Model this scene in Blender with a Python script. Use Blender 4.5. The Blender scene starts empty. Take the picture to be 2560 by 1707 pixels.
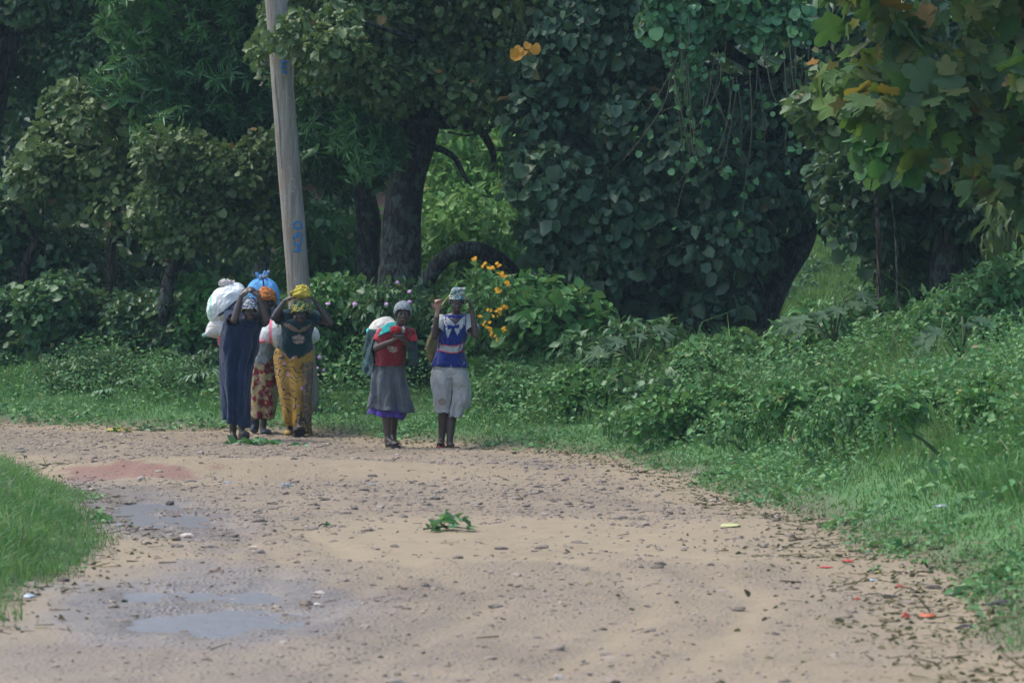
import bpy, bmesh, math, random
import numpy as np
from mathutils import Vector, Matrix, noise as mnoise
from mathutils.bvhtree import BVHTree
from mathutils.geometry import delaunay_2d_cdt

SC = bpy.context.scene
COL = SC.collection
RNG = np.random.default_rng(7)
random.seed(7)
R = math.radians

# ------------------------------------------------------------------ camera
CAMZ = 1.9
PITCH = math.atan(213.5 / 9600.0)
cam_d = bpy.data.cameras.new('camera')
cam_d.sensor_width = 36.0
cam_d.lens = 135.0
cam_d.clip_start = 0.5
cam_d.clip_end = 1500.0
cam_d.dof.use_dof = True
cam_d.dof.focus_distance = 38.5
cam_d.dof.aperture_fstop = 5.6
cam = bpy.data.objects.new('camera', cam_d)
COL.objects.link(cam)
cam.location = (0, 0, CAMZ)
cam.rotation_euler = (math.pi / 2 - PITCH, 0, 0)
SC.camera = cam

# ------------------------------------------------------------------ world / sun / exposure
SUN_EL, SUN_AZ = R(60), R(285)
W = bpy.data.worlds.new('World')
SC.world = W
W.use_nodes = True
wn = W.node_tree.nodes
wl = W.node_tree.links
bg = wn['Background']
sky = wn.new('ShaderNodeTexSky')
sky.sky_type = 'NISHITA'
sky.sun_disc = False
sky.sun_elevation = SUN_EL
sky.sun_rotation = SUN_AZ
sky.air_density = 1.0
sky.dust_density = 2.5
wl.new(sky.outputs[0], bg.inputs[0])
bg.inputs[1].default_value = 0.15
sun_d = bpy.data.lights.new('sun', 'SUN')
sun_d.energy = 0.95
sun_d.angle = R(16)
sun_d.color = (1.0, 0.96, 0.9)
sun = bpy.data.objects.new('sun', sun_d)
COL.objects.link(sun)
# soft light from the upper left, slightly behind the trees
sd = Vector((math.sin(SUN_AZ) * math.cos(SUN_EL), math.cos(SUN_AZ) * math.cos(SUN_EL), math.sin(SUN_EL)))
sun.rotation_euler = (-sd).to_track_quat('-Z', 'Y').to_euler()
SC.view_settings.view_transform = 'Standard'
SC.view_settings.look = 'None'
SC.view_settings.exposure = 1.25
SC.view_settings.gamma = 1.0
SC.view_settings.use_curve_mapping = False
cy = SC.cycles
cy.use_denoising = True
cy.max_bounces = 6
cy.diffuse_bounces = 3
cy.glossy_bounces = 2
cy.transmission_bounces = 3
cy.transparent_max_bounces = 4
cy.caustics_reflective = False
cy.caustics_refractive = False

# ------------------------------------------------------------------ helpers
def at(px, py, Y):
    """world point seen at photograph pixel (px, py) at distance Y"""
    u = (px - 1280) / 9600.0
    v = -(py - 853.5) / 9600.0
    ca, sa = math.cos(PITCH), math.sin(PITCH)
    d = np.array([u, ca + v * sa, -sa + v * ca])
    d = d * (Y / d[1])
    return np.array([d[0], d[1], d[2] + CAMZ])

def gp(px, py):
    """point of the road plane z=0 under a photograph pixel"""
    a = at(px, py, 1.0) - np.array([0, 0, CAMZ])
    t = -CAMZ / a[2]
    return np.array([a[0] * t, a[1] * t])

def topx(P):
    """world points -> photograph pixels (used only to know what the photo shows)"""
    ca, sa = math.cos(PITCH), math.sin(PITCH)
    x = P[:, 0]; y = P[:, 1]; z = P[:, 2] - CAMZ
    f = y * ca - z * sa
    u = y * sa + z * ca
    f = np.maximum(f, 0.1)
    return 1280 + 9600 * x / f, 853.5 - 9600 * u / f

def mk_mesh(name, V, faces, attrs=None, smooth=False):
    me = bpy.data.meshes.new(name)
    V = np.asarray(V, dtype=np.float32)
    if not isinstance(faces, list):
        faces = [faces]
    faces = [np.asarray(f, dtype=np.int32) for f in faces if len(f)]
    me.vertices.add(len(V))
    me.vertices.foreach_set('co', V.ravel())
    li = np.concatenate([f.ravel() for f in faces])
    tot = np.concatenate([np.full(len(f), f.shape[1], dtype=np.int32) for f in faces])
    st = np.concatenate([[0], np.cumsum(tot)[:-1]]).astype(np.int32)
    me.loops.add(len(li))
    me.loops.foreach_set('vertex_index', li)
    me.polygons.add(len(tot))
    me.polygons.foreach_set('loop_start', st)
    if smooth:
        me.polygons.foreach_set('use_smooth', np.ones(len(tot), dtype=bool))
    else:
        me.polygons.foreach_set('use_smooth', np.zeros(len(tot), dtype=bool))
    me.update(calc_edges=True)
    if attrs:
        for k, a in attrs.items():
            at_ = me.attributes.new(k, 'FLOAT', 'POINT')
            at_.data.foreach_set('value', np.asarray(a, dtype=np.float32))
    return me

def ob(name, me, mat=None, parent=None, loc=None, kind=None):
    o = bpy.data.objects.new(name, me)
    COL.objects.link(o)
    if mat is not None:
        ms = mat if isinstance(mat, (list, tuple)) else [mat]
        if len(me.materials) == 0:
            for m_ in ms:
                me.materials.append(m_)
    if parent is not None:
        o.parent = parent
    if loc is not None:
        o.location = loc
    if kind:
        o['kind'] = kind
    return o

def thing(name, label, cat, loc=(0, 0, 0), group=None):
    o = bpy.data.objects.new(name, None)
    COL.objects.link(o)
    o.location = loc
    o.empty_display_size = 0.2
    o['label'] = label
    o['category'] = cat
    if group:
        o['group'] = group
    return o

def tag(o, label, cat, group=None):
    o['label'] = label
    o['category'] = cat
    if group:
        o['group'] = group
    return o

def _hash(ix, iy, seed):
    seed = int(seed)
    h = (ix.astype(np.int64) * 374761393 + iy.astype(np.int64) * 668265263 + seed * 1442695041) & 0xffffffff
    h = ((h ^ (h >> 13)) * 1274126177) & 0xffffffff
    h = h ^ (h >> 16)
    return (h & 0xffff) / 65535.0

def vn(x, y, seed=0):
    x = np.asarray(x, float); y = np.asarray(y, float)
    ix = np.floor(x); iy = np.floor(y)
    fx = x - ix; fy = y - iy
    fx = fx * fx * (3 - 2 * fx); fy = fy * fy * (3 - 2 * fy)
    a = _hash(ix, iy, seed); b = _hash(ix + 1, iy, seed)
    c = _hash(ix, iy + 1, seed); d = _hash(ix + 1, iy + 1, seed)
    return (a + (b - a) * fx) * (1 - fy) + (c + (d - c) * fx) * fy - 0.5

def fbm(x, y, seed=0, octv=3):
    s = 0; a = 1.0; f = 1.0
    for i in range(octv):
        s = s + a * vn(np.asarray(x) * f + 17.3 * i, np.asarray(y) * f - 9.1 * i, seed + i)
        a *= 0.5; f *= 2.03
    return s

def smooth(a, b, x):
    t = np.clip((np.asarray(x, float) - a) / (b - a), 0, 1)
    return t * t * (3 - 2 * t)

# ------------------------------------------------------------------ node materials
class NT:
    def __init__(self, name):
        self.m = bpy.data.materials.new(name)
        self.m.use_nodes = True
        self.t = self.m.node_tree
        self.n = self.t.nodes
        self.l = self.t.links
        self.bsdf = self.n['Principled BSDF']
        self.out = self.n['Material Output']
    def new(self, typ, **kw):
        nd = self.n.new(typ)
        for k, v in kw.items():
            if k.startswith('i_'):
                nd.inputs[k[2:].replace('_', ' ')].default_value = v
            else:
                setattr(nd, k, v)
        return nd
    def link(self, a, b):
        self.l.new(a, b)
    def coord(self, kind='Object', scale=None, rot=None):
        tc = self.new('ShaderNodeTexCoord')
        o = tc.outputs[kind]
        if scale is not None or rot is not None:
            mp = self.new('ShaderNodeMapping')
            if scale is not None:
                mp.inputs['Scale'].default_value = scale
            if rot is not None:
                mp.inputs['Rotation'].default_value = rot
            self.link(o, mp.inputs[0])
            o = mp.outputs[0]
        return o
    def noise(self, vec, scale, detail=3, rough=0.55):
        nd = self.new('ShaderNodeTexNoise')
        nd.inputs['Scale'].default_value = scale
        nd.inputs['Detail'].default_value = detail
        nd.inputs['Roughness'].default_value = rough
        if vec is not None:
            self.link(vec, nd.inputs['Vector'])
        return nd.outputs['Fac']
    def vor(self, vec, scale, out='Distance', feature='F1'):
        nd = self.new('ShaderNodeTexVoronoi', feature=feature)
        nd.inputs['Scale'].default_value = scale
        if vec is not None:
            self.link(vec, nd.inputs['Vector'])
        return nd.outputs[out]
    def ramp(self, fac, stops, interp='LINEAR'):
        r = self.new('ShaderNodeValToRGB')
        r.color_ramp.interpolation = interp
        e = r.color_ramp.elements
        while len(e) > 1:
            e.remove(e[-1])
        for i, (p, c) in enumerate(stops):
            if i == 0:
                e[0].position = p
                x = e[0]
            else:
                x = e.new(p)
            x.color = (c[0], c[1], c[2], 1) if not np.isscalar(c) else (c, c, c, 1)
        self.link(fac, r.inputs[0])
        return r.outputs[0]
    def mix(self, fac, a, b, typ='MIX'):
        nd = self.new('ShaderNodeMix', data_type='RGBA', blend_type=typ)
        for src, idx in ((fac, 0), (a, 6), (b, 7)):
            if isinstance(src, (int, float)):
                nd.inputs[idx].default_value = src
            elif isinstance(src, (tuple, list)):
                nd.inputs[idx].default_value = (src[0], src[1], src[2], 1)
            else:
                self.link(src, nd.inputs[idx])
        return nd.outputs[2]
    def math(self, op, a, b=None, c=None, clamp=False):
        nd = self.new('ShaderNodeMath', operation=op, use_clamp=clamp)
        for i, s in enumerate((a, b, c)):
            if s is None:
                continue
            if isinstance(s, (int, float)):
                nd.inputs[i].default_value = s
            else:
                self.link(s, nd.inputs[i])
        return nd.outputs[0]
    def attr(self, name):
        nd = self.new('ShaderNodeAttribute', attribute_name=name)
        return nd.outputs['Fac']
    def bump(self, h, strength=0.3, dist=0.01):
        b = self.new('ShaderNodeBump')
        b.inputs['Strength'].default_value = strength
        b.inputs['Distance'].default_value = dist
        self.link(h, b.inputs['Height'])
        self.link(b.outputs[0], self.bsdf.inputs['Normal'])
        return b
    def base(self, s):
        if isinstance(s, (tuple, list)):
            self.bsdf.inputs['Base Color'].default_value = (s[0], s[1], s[2], 1)
        else:
            self.link(s, self.bsdf.inputs['Base Color'])
    def setp(self, rough=0.8, spec=0.3, metal=0.0):
        if isinstance(rough, (int, float)):
            self.bsdf.inputs['Roughness'].default_value = rough
        else:
            self.link(rough, self.bsdf.inputs['Roughness'])
        self.bsdf.inputs['Specular IOR Level'].default_value = spec
        self.bsdf.inputs['Metallic'].default_value = metal

def leaf_mat(name, cols, odd=None, oddf=0.02, rough=0.5, spec=0.4, trans=0.25):
    """cols: list of base colours blended per leaf; odd: colour of the few yellow or dead leaves"""
    t = NT(name)
    a = t.attr('rnd')
    oi = t.new('ShaderNodeObjectInfo').outputs['Random']
    f = t.math('FRACT', t.math('ADD', a, oi))
    cols = [(c[0] * 1.22, c[1] * 1.36, c[2] * 1.10) for c in cols]
    n = len(cols)
    st = [(i / max(1, n - 1) * (1 - oddf), c) for i, c in enumerate(cols)]
    if odd is not None:
        st[-1] = (1 - oddf - 0.004, cols[-1])
        st.append((1 - oddf, odd))
    col = t.ramp(f, st)
    geo = t.new('ShaderNodeNewGeometry')
    no = t.noise(geo.outputs['Position'], 14.0, 2)
    col = t.mix(t.math('MULTIPLY', no, 0.55), col, (0.02, 0.03, 0.012), 'MIX')
    # undersides are paler and duller
    col = t.mix(t.math('MULTIPLY', geo.outputs['Backfacing'], 0.35), col, (0.13, 0.17, 0.12))
    t.base(col)
    t.setp(rough, spec)
    tr = t.new('ShaderNodeBsdfTranslucent')
    t.link(t.mix(0.35, col, (0.16, 0.30, 0.03)), tr.inputs[0])
    mx = t.new('ShaderNodeMixShader')
    mx.inputs[0].default_value = trans
    t.link(t.bsdf.outputs[0], mx.inputs[1])
    t.link(tr.outputs[0], mx.inputs[2])
    t.link(mx.outputs[0], t.out.inputs[0])
    return t.m

def bark_mat(name, c1, c2, lichen=None, lf=0.5, vscale=(6, 6, 1.2)):
    t = NT(name)
    v = t.coord('Object', vscale)
    n1 = t.noise(v, 3.0, 6, 0.7)
    vo = t.vor(t.coord('Object', (16, 16, 5)), 1.0, 'Distance', 'DISTANCE_TO_EDGE')
    n2 = t.noise(t.coord('Object'), 6.5, 6, 0.7)
    col = t.ramp(n1, [(0.3, c1), (0.7, c2)])
    col = t.mix(t.ramp(vo, [(0.0, 0.8), (0.12, 0.0)]), col, tuple(q * 0.4 for q in c1))
    if lichen:
        col = t.mix(t.math('MULTIPLY', t.ramp(n2, [(0.50, 0.0), (0.56, 1.0)]), lf), col, lichen)
    t.base(col)
    t.setp(0.9, 0.2)
    t.bump(t.math('ADD', n1, t.ramp(vo, [(0.0, 0.0), (0.15, 1.0)])), 0.9, 0.03)
    return t.m

def plain(name, c, rough=0.8, spec=0.3, var=0.25, nscale=12.0, bump=0.0):
    t = NT(name)
    n1 = t.noise(t.coord('Object'), nscale, 4)
    dark = tuple(x * (1 - var) for x in c)
    lite = tuple(min(1, x * (1 + var)) for x in c)
    t.base(t.ramp(n1, [(0.3, dark), (0.7, lite)]))
    t.setp(rough, spec)
    if bump:
        t.bump(n1, bump, 0.01)
    return t.m

# ------------------------------------------------------------------ road outline (plan)
right_px = [(2640, 1790), (2560, 1715), (2450, 1610), (2380, 1530), (2290, 1455), (2180, 1410), (2060, 1360), (1950, 1300),
            (1830, 1250), (1700, 1200), (1560, 1166), (1420, 1142), (1300, 1130), (1180, 1121), (1050, 1112),
            (900, 1096), (800, 1084), (650, 1079), (500, 1077), (300, 1073), (100, 1067), (0, 1065)]
left_px = [(0, 1560), (90, 1500), (180, 1455), (270, 1405), (295, 1350), (255, 1290), (225, 1240)]
ring = [np.array([3.1, -60.0]), np.array([2.9, 9.0])]
ring += [gp(*p) for p in right_px]
ring += [np.array([-14, 44.3]), np.array([-60, 50.0]), np.array([-60, 45.6]), np.array([-14, 40.0]), np.array([-6.6, 38.6]), np.array([-4.9, 36.0]), np.array([-3.95, 33.0])]
ring += [gp(*p) for p in left_px[::-1]]
ring += [np.array([-3.0, 17.0]), np.array([-3.3, 9.0]), np.array([-3.3, -60.0])]
RING = np.array(ring)

def edge_dist(x, y):
    """signed distance to the road edge, negative on the road"""
    x = np.asarray(x, float).ravel(); y = np.asarray(y, float).ravel()
    out = np.full(len(x), 1e9)
    ins = np.zeros(len(x), bool)
    n = len(RING)
    for i in range(n):
        a = RING[i]; b = RING[(i + 1) % n]
        ab = b - a
        t = np.clip(((x - a[0]) * ab[0] + (y - a[1]) * ab[1]) / (ab @ ab + 1e-12), 0, 1)
        dx = x - a[0] - t * ab[0]; dy = y - a[1] - t * ab[1]
        out = np.minimum(out, dx * dx + dy * dy)
        cond = ((a[1] > y) != (b[1] > y))
        xi = a[0] + (y - a[1]) / (b[1] - a[1] + 1e-12) * ab[0]
        ins ^= cond & (x < xi)
    d = np.sqrt(out)
    d = np.where(ins, -d, d)
    return d + 0.22 * fbm(x * 1.3, y * 0.9, 11, 3) * smooth(0, 1.0, 1.2 - np.abs(d))

def ell(x, y, cx, cy, rx, ry, rot=0.0):
    c, s = math.cos(rot), math.sin(rot)
    u = ((x - cx) * c + (y - cy) * s) / rx
    v = (-(x - cx) * s + (y - cy) * c) / ry
    return np.sqrt(u * u + v * v)

RUTS = [[(330, 1760), (520, 1600), (640, 1500), (720, 1420), (640, 1360), (560, 1300)],
        [(1150, 1760), (1500, 1620), (1640, 1520), (1560, 1440), (1300, 1400)],
        [(760, 1760), (960, 1640), (1180, 1540), (1230, 1480), (1000, 1420)],
        [(560, 1400), (620, 1350), (760, 1330), (860, 1380), (900, 1420)],
        [(430, 1760), (640, 1600), (860, 1500), (1000, 1440)], [(1500, 1760), (1800, 1620), (1900, 1500), (1700, 1420)],
        [(1250, 1400), (1500, 1370), (1720, 1390), (1850, 1450)]]
RUTS = [np.array([gp(*p) for p in r]) for r in RUTS]
PUD1 = (-1.74, 20.9, 0.62, 1.55, 0.10)
PUD2 = (-2.75, 28.6, 0.42, 2.3, 0.22)
PUDS = [PUD1, PUD2]

def rut_field(x, y):
    z = np.zeros(len(x))
    for r in RUTS:
        out = np.full(len(x), 1e9)
        for a, b in zip(r[:-1], r[1:]):
            ab = b - a
            t = np.clip(((x - a[0]) * ab[0] + (y - a[1]) * ab[1]) / (ab @ ab), 0, 1)
            out = np.minimum(out, (x - a[0] - t * ab[0]) ** 2 + (y - a[1] - t * ab[1]) ** 2)
        d = np.sqrt(out)
        z += -np.exp(-(d / 0.11) ** 2) + 0.5 * np.exp(-((d - 0.2) / 0.08) ** 2)
    return z

def H(x, y, full=False):
    sh = np.shape(x)
    x = np.asarray(x, float).ravel(); y = np.asarray(y, float).ravel()
    d = edge_dist(x, y)
    onr = smooth(0.25, -0.35, d)
    near = smooth(60, 48, y)
    road = 0.030 * fbm(x * 0.55, y * 0.35, 3, 3) + 0.016 * fbm(x * 2.6, y * 1.6, 5, 3) + 0.012 * fbm(x * 9, y * 7, 9, 2)
    road += 0.013 * rut_field(x, y)
    road += 0.13 * np.exp(-ell(x, y, -2.3, 33.6, 2.4, 0.95, 0.05) ** 2 * 1.6)
    road += 0.07 * np.exp(-ell(x, y, -3.1, 33.1, 0.8, 0.4) ** 2 * 1.5) * (1 + fbm(x * 5, y * 4, 19, 2))
    road += 0.05 * np.exp(-((y - 23.4 - 0.25 * vn(x * 0.8, x * 0, 4)) / 0.5) ** 2) * smooth(-3, -1, x)
    road += 0.05 * np.exp(-((y - 26.6) / 1.0) ** 2) * smooth(-1.5, 0.5, x)
    for (cx, cy_, rx, ry, rt) in PUDS:
        e = ell(x, y, cx, cy_, rx, ry, rt)
        road -= (0.050 + 0.075 * fbm(x * 4.2, y * 2.6, 17, 3)) * smooth(1.3, 0.6, e)
    dd = np.maximum(d, 0)
    patch = smooth(-1.2, -2.2, x) * smooth(41, 36, y)
    bank = 0.95 * (1 - np.exp(-dd * 0.24)) * (1 + 0.75 * smooth(1.5, 4.0, x) * smooth(44, 32, y))
    pz = 0.30 * smooth(0.0, 2.2, dd)
    side = bank * (1 - patch) + pz * patch
    side = side + 0.10 * fbm(x * 0.6, y * 0.6, 21, 3) * smooth(0, 1.5, dd) + 0.03 * fbm(x * 3, y * 3, 23, 2) * smooth(0, .3, dd)
    hill = 0.12 * np.maximum(0, y - 54) + 0.26 * np.maximum(0, y - 76)
    hill = np.minimum(hill, 24 + 2 * fbm(x * .02, y * .02, 2, 2))
    hill = hill + 0.8 * fbm(x * 0.08, y * 0.08, 31, 3) * smooth(56, 80, y)
    z = road * onr + side * (1 - onr) + hill
    if full:
        return z.reshape(sh), d.reshape(sh)
    return z.reshape(sh)

def h1(x, y):
    return float(H(np.array([x]), np.array([y]))[0])

# ------------------------------------------------------------------ ground materials
def ground_material(name, road):
    t = NT(name)
    v = t.coord('Object')
    big = t.noise(v, 0.9, 5, 0.6)
    mid = t.noise(v, 7.0, 5, 0.65)
    fine = t.noise(v, 45.0, 4, 0.7)
    peb = t.vor(v, 26.0, 'Distance')
    pebc = t.vor(v, 26.0, 'Color')
    e = t.attr('edge')
    sand = t.attr('sand')
    mud = t.ramp(big, [(0.3, (0.160, 0.124, 0.080)), (0.5, (0.208, 0.163, 0.104)), (0.7, (0.260, 0.203, 0.127))])
    mud = t.mix(t.math('MULTIPLY', mid, 0.35), mud, (0.185, 0.14, 0.105))
    pc = t.mix(0.85, pebc, (0.27, 0.22, 0.18))
    mud = t.mix(t.ramp(peb, [(0.14, 0.6), (0.38, 0.0)]), mud, pc)
    snd = t.ramp(mid, [(0.3, (0.228, 0.178, 0.108)), (0.7, (0.282, 0.221, 0.134))])
    col = t.mix(sand, mud, snd)
    col = t.mix(t.attr('red'), col, t.mix(fine, (0.15, 0.070, 0.052), (0.24, 0.135, 0.10)))
    col = t.mix(t.math('MULTIPLY', t.math('MULTIPLY', t.attr('wet'), 0.8), t.ramp(mid, [(0.35, 0.3), (0.6, 1.0)])), col, (0.125, 0.095, 0.075))
    # trodden dark humus and soil along the grass
    soil = t.mix(mid, (0.075, 0.062, 0.042), (0.17, 0.135, 0.09))
    ef = t.ramp(t.math('ADD', e, t.math('MULTIPLY_ADD', mid, 0.7, -0.35)), [(0.0, 0.0), (0.30, 1.0)])
    col = t.mix(ef, col, soil)
    grn = t.mix(mid, (0.045, 0.110, 0.030), (0.085, 0.19, 0.055))
    gf = t.ramp(e, [(0.12, 0.0), (0.55, 1.0)])
    col = t.mix(gf, col, grn)
    t.base(col)
    rg = t.math('MULTIPLY_ADD', t.attr('wet'), -0.60, 0.88, clamp=True)
    t.setp(rg, 0.35)
    hgt = t.math('ADD', t.math('MULTIPLY', fine, 0.5), t.math('MULTIPLY', t.ramp(peb, [(0.1, 1.0), (0.45, 0.0)]), t.math('SUBTRACT', 1.0, sand)))
    t.bump(hgt, 0.8, 0.018)
    return t.m

def masks(x, y, d):
    """sand, red and wet areas of the road surface"""
    sand = smooth(-0.9, -0.15, d) * smooth(0.5, -0.1, d)
    sand = np.maximum(sand, smooth(28.6, 27.0, y) * smooth(22.9, 23.6, y) * smooth(-2.3, -0.6, x))
    sand = np.maximum(sand, 0.9 * np.exp(-ell(x, y, -1.5, 33.2, 2.9, 1.1) ** 2))
    sand = np.maximum(sand, 0.5 * smooth(0.0, 1.3, x) * smooth(24, 21, y))
    sand = sand * 0.75 + 0.45 * np.clip(-rut_field(x, y), 0, 1)
    sand = np.clip(sand * 1.0 + 0.5 * fbm(x * 1.2, y * 0.7, 41, 3), 0, 1)
    red = 0.85 * smooth(1.0, 0.75, ell(x, y, -3.25, 32.7, 0.62, 0.5) + 0.9 * fbm(x * 4, y * 3, 43, 4))
    wet = np.zeros(len(x))
    for (cx, cy_, rx, ry, rt) in PUDS:
        wet = np.maximum(wet, smooth(2.0, 0.9, ell(x, y, cx, cy_, rx, ry, rt) + 0.5 * fbm(x * 3, y * 1.5, 45, 3)))
    wet = np.maximum(wet, 0.35 * smooth(22, 19, y) * smooth(0.5, -1.5, x))
    return sand, red, wet

# ground: one sheet to the horizon, finer where the photo shows it
def axis(fine_a, fine_b, step, far_a, far_b):
    c = list(np.arange(fine_a, fine_b, step))
    s = step; p = fine_b
    while p < far_b:
        c.append(p); s *= 1.25; p += s
    c.append(far_b)
    s = step; p = fine_a - step
    lo = []
    while p > far_a:
        lo.append(p); s *= 1.25; p -= s
    lo.append(far_a)
    return np.array(lo[::-1] + c)

def grid_faces(nx, ny):
    i, j = np.meshgrid(np.arange(nx - 1), np.arange(ny - 1), indexing='ij')
    a = (i * ny + j).ravel()
    return np.stack([a, a + ny, a + ny + 1, a + 1], 1)

GX = axis(-7.5, 8.5, 0.16, -500, 500)
GY = axis(12, 58, 0.20, -120, 700)
xx, yy = np.meshgrid(GX, GY, indexing='ij')
zz, dd_ = H(xx, yy, True)
# under the road sheet the ground lies lower
low = np.where((dd_ < 0.05), 0.05, 0.0)
V = np.stack([xx.ravel(), yy.ravel(), (zz - low).ravel()], 1)
zero = np.zeros(len(V))
me = mk_mesh('ground', V, grid_faces(len(GX), len(GY)), {'edge': dd_.ravel(), 'sand': zero, 'red': zero, 'wet': zero}, True)
MG = ground_material('soil_and_moss', False)
ob('ground', me, MG, kind='structure')

RX = axis(-6.6, 3.6, 0.045, -62, 3.7)
RY = axis(16.2, 44.6, 0.075, -60, 51)
xx, yy = np.meshgrid(RX, RY, indexing='ij')
zz, dr = H(xx, yy, True)
s_, r_, w_ = masks(xx.ravel(), yy.ravel(), dr.ravel())
V = np.stack([xx.ravel(), yy.ravel(), zz.ravel() + 0.006], 1)
F = grid_faces(len(RX), len(RY))
fd = dr.ravel()[F].min(1)
F = F[fd < 0.12]
used = np.unique(F)
remap = np.full(len(V), -1); remap[used] = np.arange(len(used))
me = mk_mesh('dirt_road', V[used], remap[F], {'edge': dr.ravel()[used], 'sand': s_[used], 'red': r_[used], 'wet': w_[used]}, True)
ob('dirt_road', me, ground_material('packed_dirt', True), kind='structure')

# puddles
tw = NT('muddy_water')
tw.base((0.14, 0.125, 0.11))
tw.setp(0.33, 1.0)
tw.bsdf.inputs['IOR'].default_value = 1.33
tw.bump(tw.noise(tw.coord('Object', (1, 1, 1)), 9.0, 5), 0.5, 0.04)
for (cx, cy_, rx, ry, rt) in PUDS:
    a = np.linspace(0, 2 * math.pi, 49)[:-1]
    c, s = math.cos(rt), math.sin(rt)
    px_ = 1.12 * rx * np.cos(a); py_ = 1.12 * ry * np.sin(a)
    zc = float(np.mean(H(cx + 0.9 * (px_ * c - py_ * s), cy_ + 0.9 * (px_ * s + py_ * c)))) - 0.016
    V = np.stack([cx + px_ * c - py_ * s, cy_ + px_ * s + py_ * c, np.full(48, zc)], 1)
    V = np.vstack([V, [[cx, cy_, zc]]])
    Fp = [[i, (i + 1) % 48, 48] for i in range(48)]
    ob('puddle', mk_mesh('puddle', V, np.array(Fp)), tw.m, kind='structure')

# thin bluish haze volume, added as a veil to lift the darks
th = NT('haze_veil')
th.n.remove(th.bsdf)
pv = th.new('ShaderNodeVolumePrincipled')
pv.inputs['Color'].default_value = (0.60, 0.88, 1.0, 1)
pv.inputs['Density'].default_value = 0.00045
pv.inputs['Anisotropy'].default_value = 0.0
th.link(pv.outputs[0], th.out.inputs['Volume'])
hv = np.array([[x_, y_, z_] for z_ in (-2.5, 34.0) for y_ in (-125.0, 705.0) for x_ in (-505.0, 505.0)])
hf = np.array([[0, 2, 3, 1], [4, 5, 7, 6], [0, 1, 5, 4], [2, 6, 7, 3], [0, 4, 6, 2], [1, 3, 7, 5]])
ob('haze', mk_mesh('haze', hv, hf), th.m, kind='stuff')
# ------------------------------------------------------------------ leaf shapes (unit length, base at origin, tip along +y, face up +z)
def fan(outline, fold=0.12, droop=0.15, mid=0.45):
    o = np.array(outline, float)
    V = np.zeros((len(o) + 1, 3))
    V[0] = (0, mid, 0)
    V[1:, 0] = o[:, 0]; V[1:, 1] = o[:, 1]
    V[1:, 2] = np.abs(o[:, 0]) * fold * 2
    V[:, 2] -= droop * V[:, 1] ** 2
    n = len(o)
    F = [[0, 1 + i, 1 + (i + 1) % n] for i in range(n)]
    return V, np.array(F)

def strip(prof, fold=0.1, droop=0.2):
    """prof: (y, halfwidth) from base to tip; two rows of quads cut into triangles"""
    V = []; F = []
    for y, w in prof:
        V += [(-w, y, w * fold * 2 - droop * y * y), (w, y, w * fold * 2 - droop * y * y)]
    for i in range(len(prof) - 1):
        a = 2 * i
        F += [[a, a + 1, a + 3], [a, a + 3, a + 2]]
    return np.array(V, float), np.array(F)

T_ROUND = fan([(0, 0.03), (0.26, -0.05), (0.48, 0.16), (0.52, 0.48), (0.38, 0.80), (0, 0.97), (-0.38, 0.80), (-0.52, 0.48), (-0.48, 0.16), (-0.26, -0.05)], 0.07, 0.3)
T_ROUND6 = fan([(0, 0), (0.44, 0.15), (0.44, 0.62), (0, 1.0), (-0.44, 0.62), (-0.44, 0.15)], 0.12, 0.25)
T_OVATE = fan([(0, 0), (0.27, 0.25), (0.24, 0.62), (0, 1.0), (-0.24, 0.62), (-0.27, 0.25)], 0.15, 0.3)
def hexleaf(w1, y1, w2, y2, fold, droop, wb=0.0, wt=0.0):
    V = np.array([[0, 0, 0], [w1, y1, w1 * fold * 2], [w2, y2, w2 * fold * 2], [0, 1, 0], [-w2, y2, w2 * fold * 2], [-w1, y1, w1 * fold * 2]], float)
    V[:, 2] -= droop * V[:, 1] ** 2
    return V, np.array([[0, 1, 2], [0, 2, 3], [0, 3, 4], [0, 4, 5]])
T_ROUND6 = hexleaf(0.46, 0.14, 0.42, 0.72, 0.12, 0.25)
T_OVATE4 = hexleaf(0.27, 0.25, 0.24, 0.62, 0.15, 0.3)
T_LANCE2 = (np.array([[0, 0, 0], [0.12, 0.45, 0.02], [0, 1.0, -0.3], [-0.12, 0.45, 0.02]]), np.array([[0, 1, 2], [0, 2, 3]]))
T_LANCE = fan([(0, 0), (0.13, 0.35), (0.09, 0.7), (0, 1.0), (-0.09, 0.7), (-0.13, 0.35)], 0.2, 0.35, 0.4)
T_GRASSY = strip([(0, 0.03), (0.5, 0.035), (1.0, 0.004)], 0.1, 0.5)

def lobed(lobes, w, notch, droop=0.2):
    """lobes: list of (angle deg from tip, length); a leaf cut into rounded or pointed lobes"""
    o = []
    c = np.array([0.0, 0.35])
    lobes = sorted(lobes)
    o.append((0.02, 0.0))
    pts = []
    for i, (a, L) in enumerate(lobes):
        for da, f in ((-w, 0.82), (-w * 0.35, 0.98), (0, 1.0), (w * 0.35, 0.98), (w, 0.82)):
            t = R(a + da)
            pts.append((c[0] + math.sin(t) * L * f, c[1] + math.cos(t) * L * f))
        if i < len(lobes) - 1:
            t = R((a + lobes[i + 1][0]) / 2)
            pts.append((c[0] + math.sin(t) * notch, c[1] + math.cos(t) * notch))
    o = [(0.0, 0.05)] + pts
    V, F = fan(o, 0.06, droop, 0.35)
    # lobes fold along their veins
    r = np.hypot(V[:, 0], V[:, 1] - 0.35)
    V[:, 2] += 0.09 * (r > 0.55) - 0.10 * (r > 0.3) * np.random.default_rng(3).random(len(V)) * 0.6
    return V, F
T_FIG = lobed([(-120, .42), (-60, .52), (0, .65), (60, .52), (120, .42)], 22, 0.37)
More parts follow.
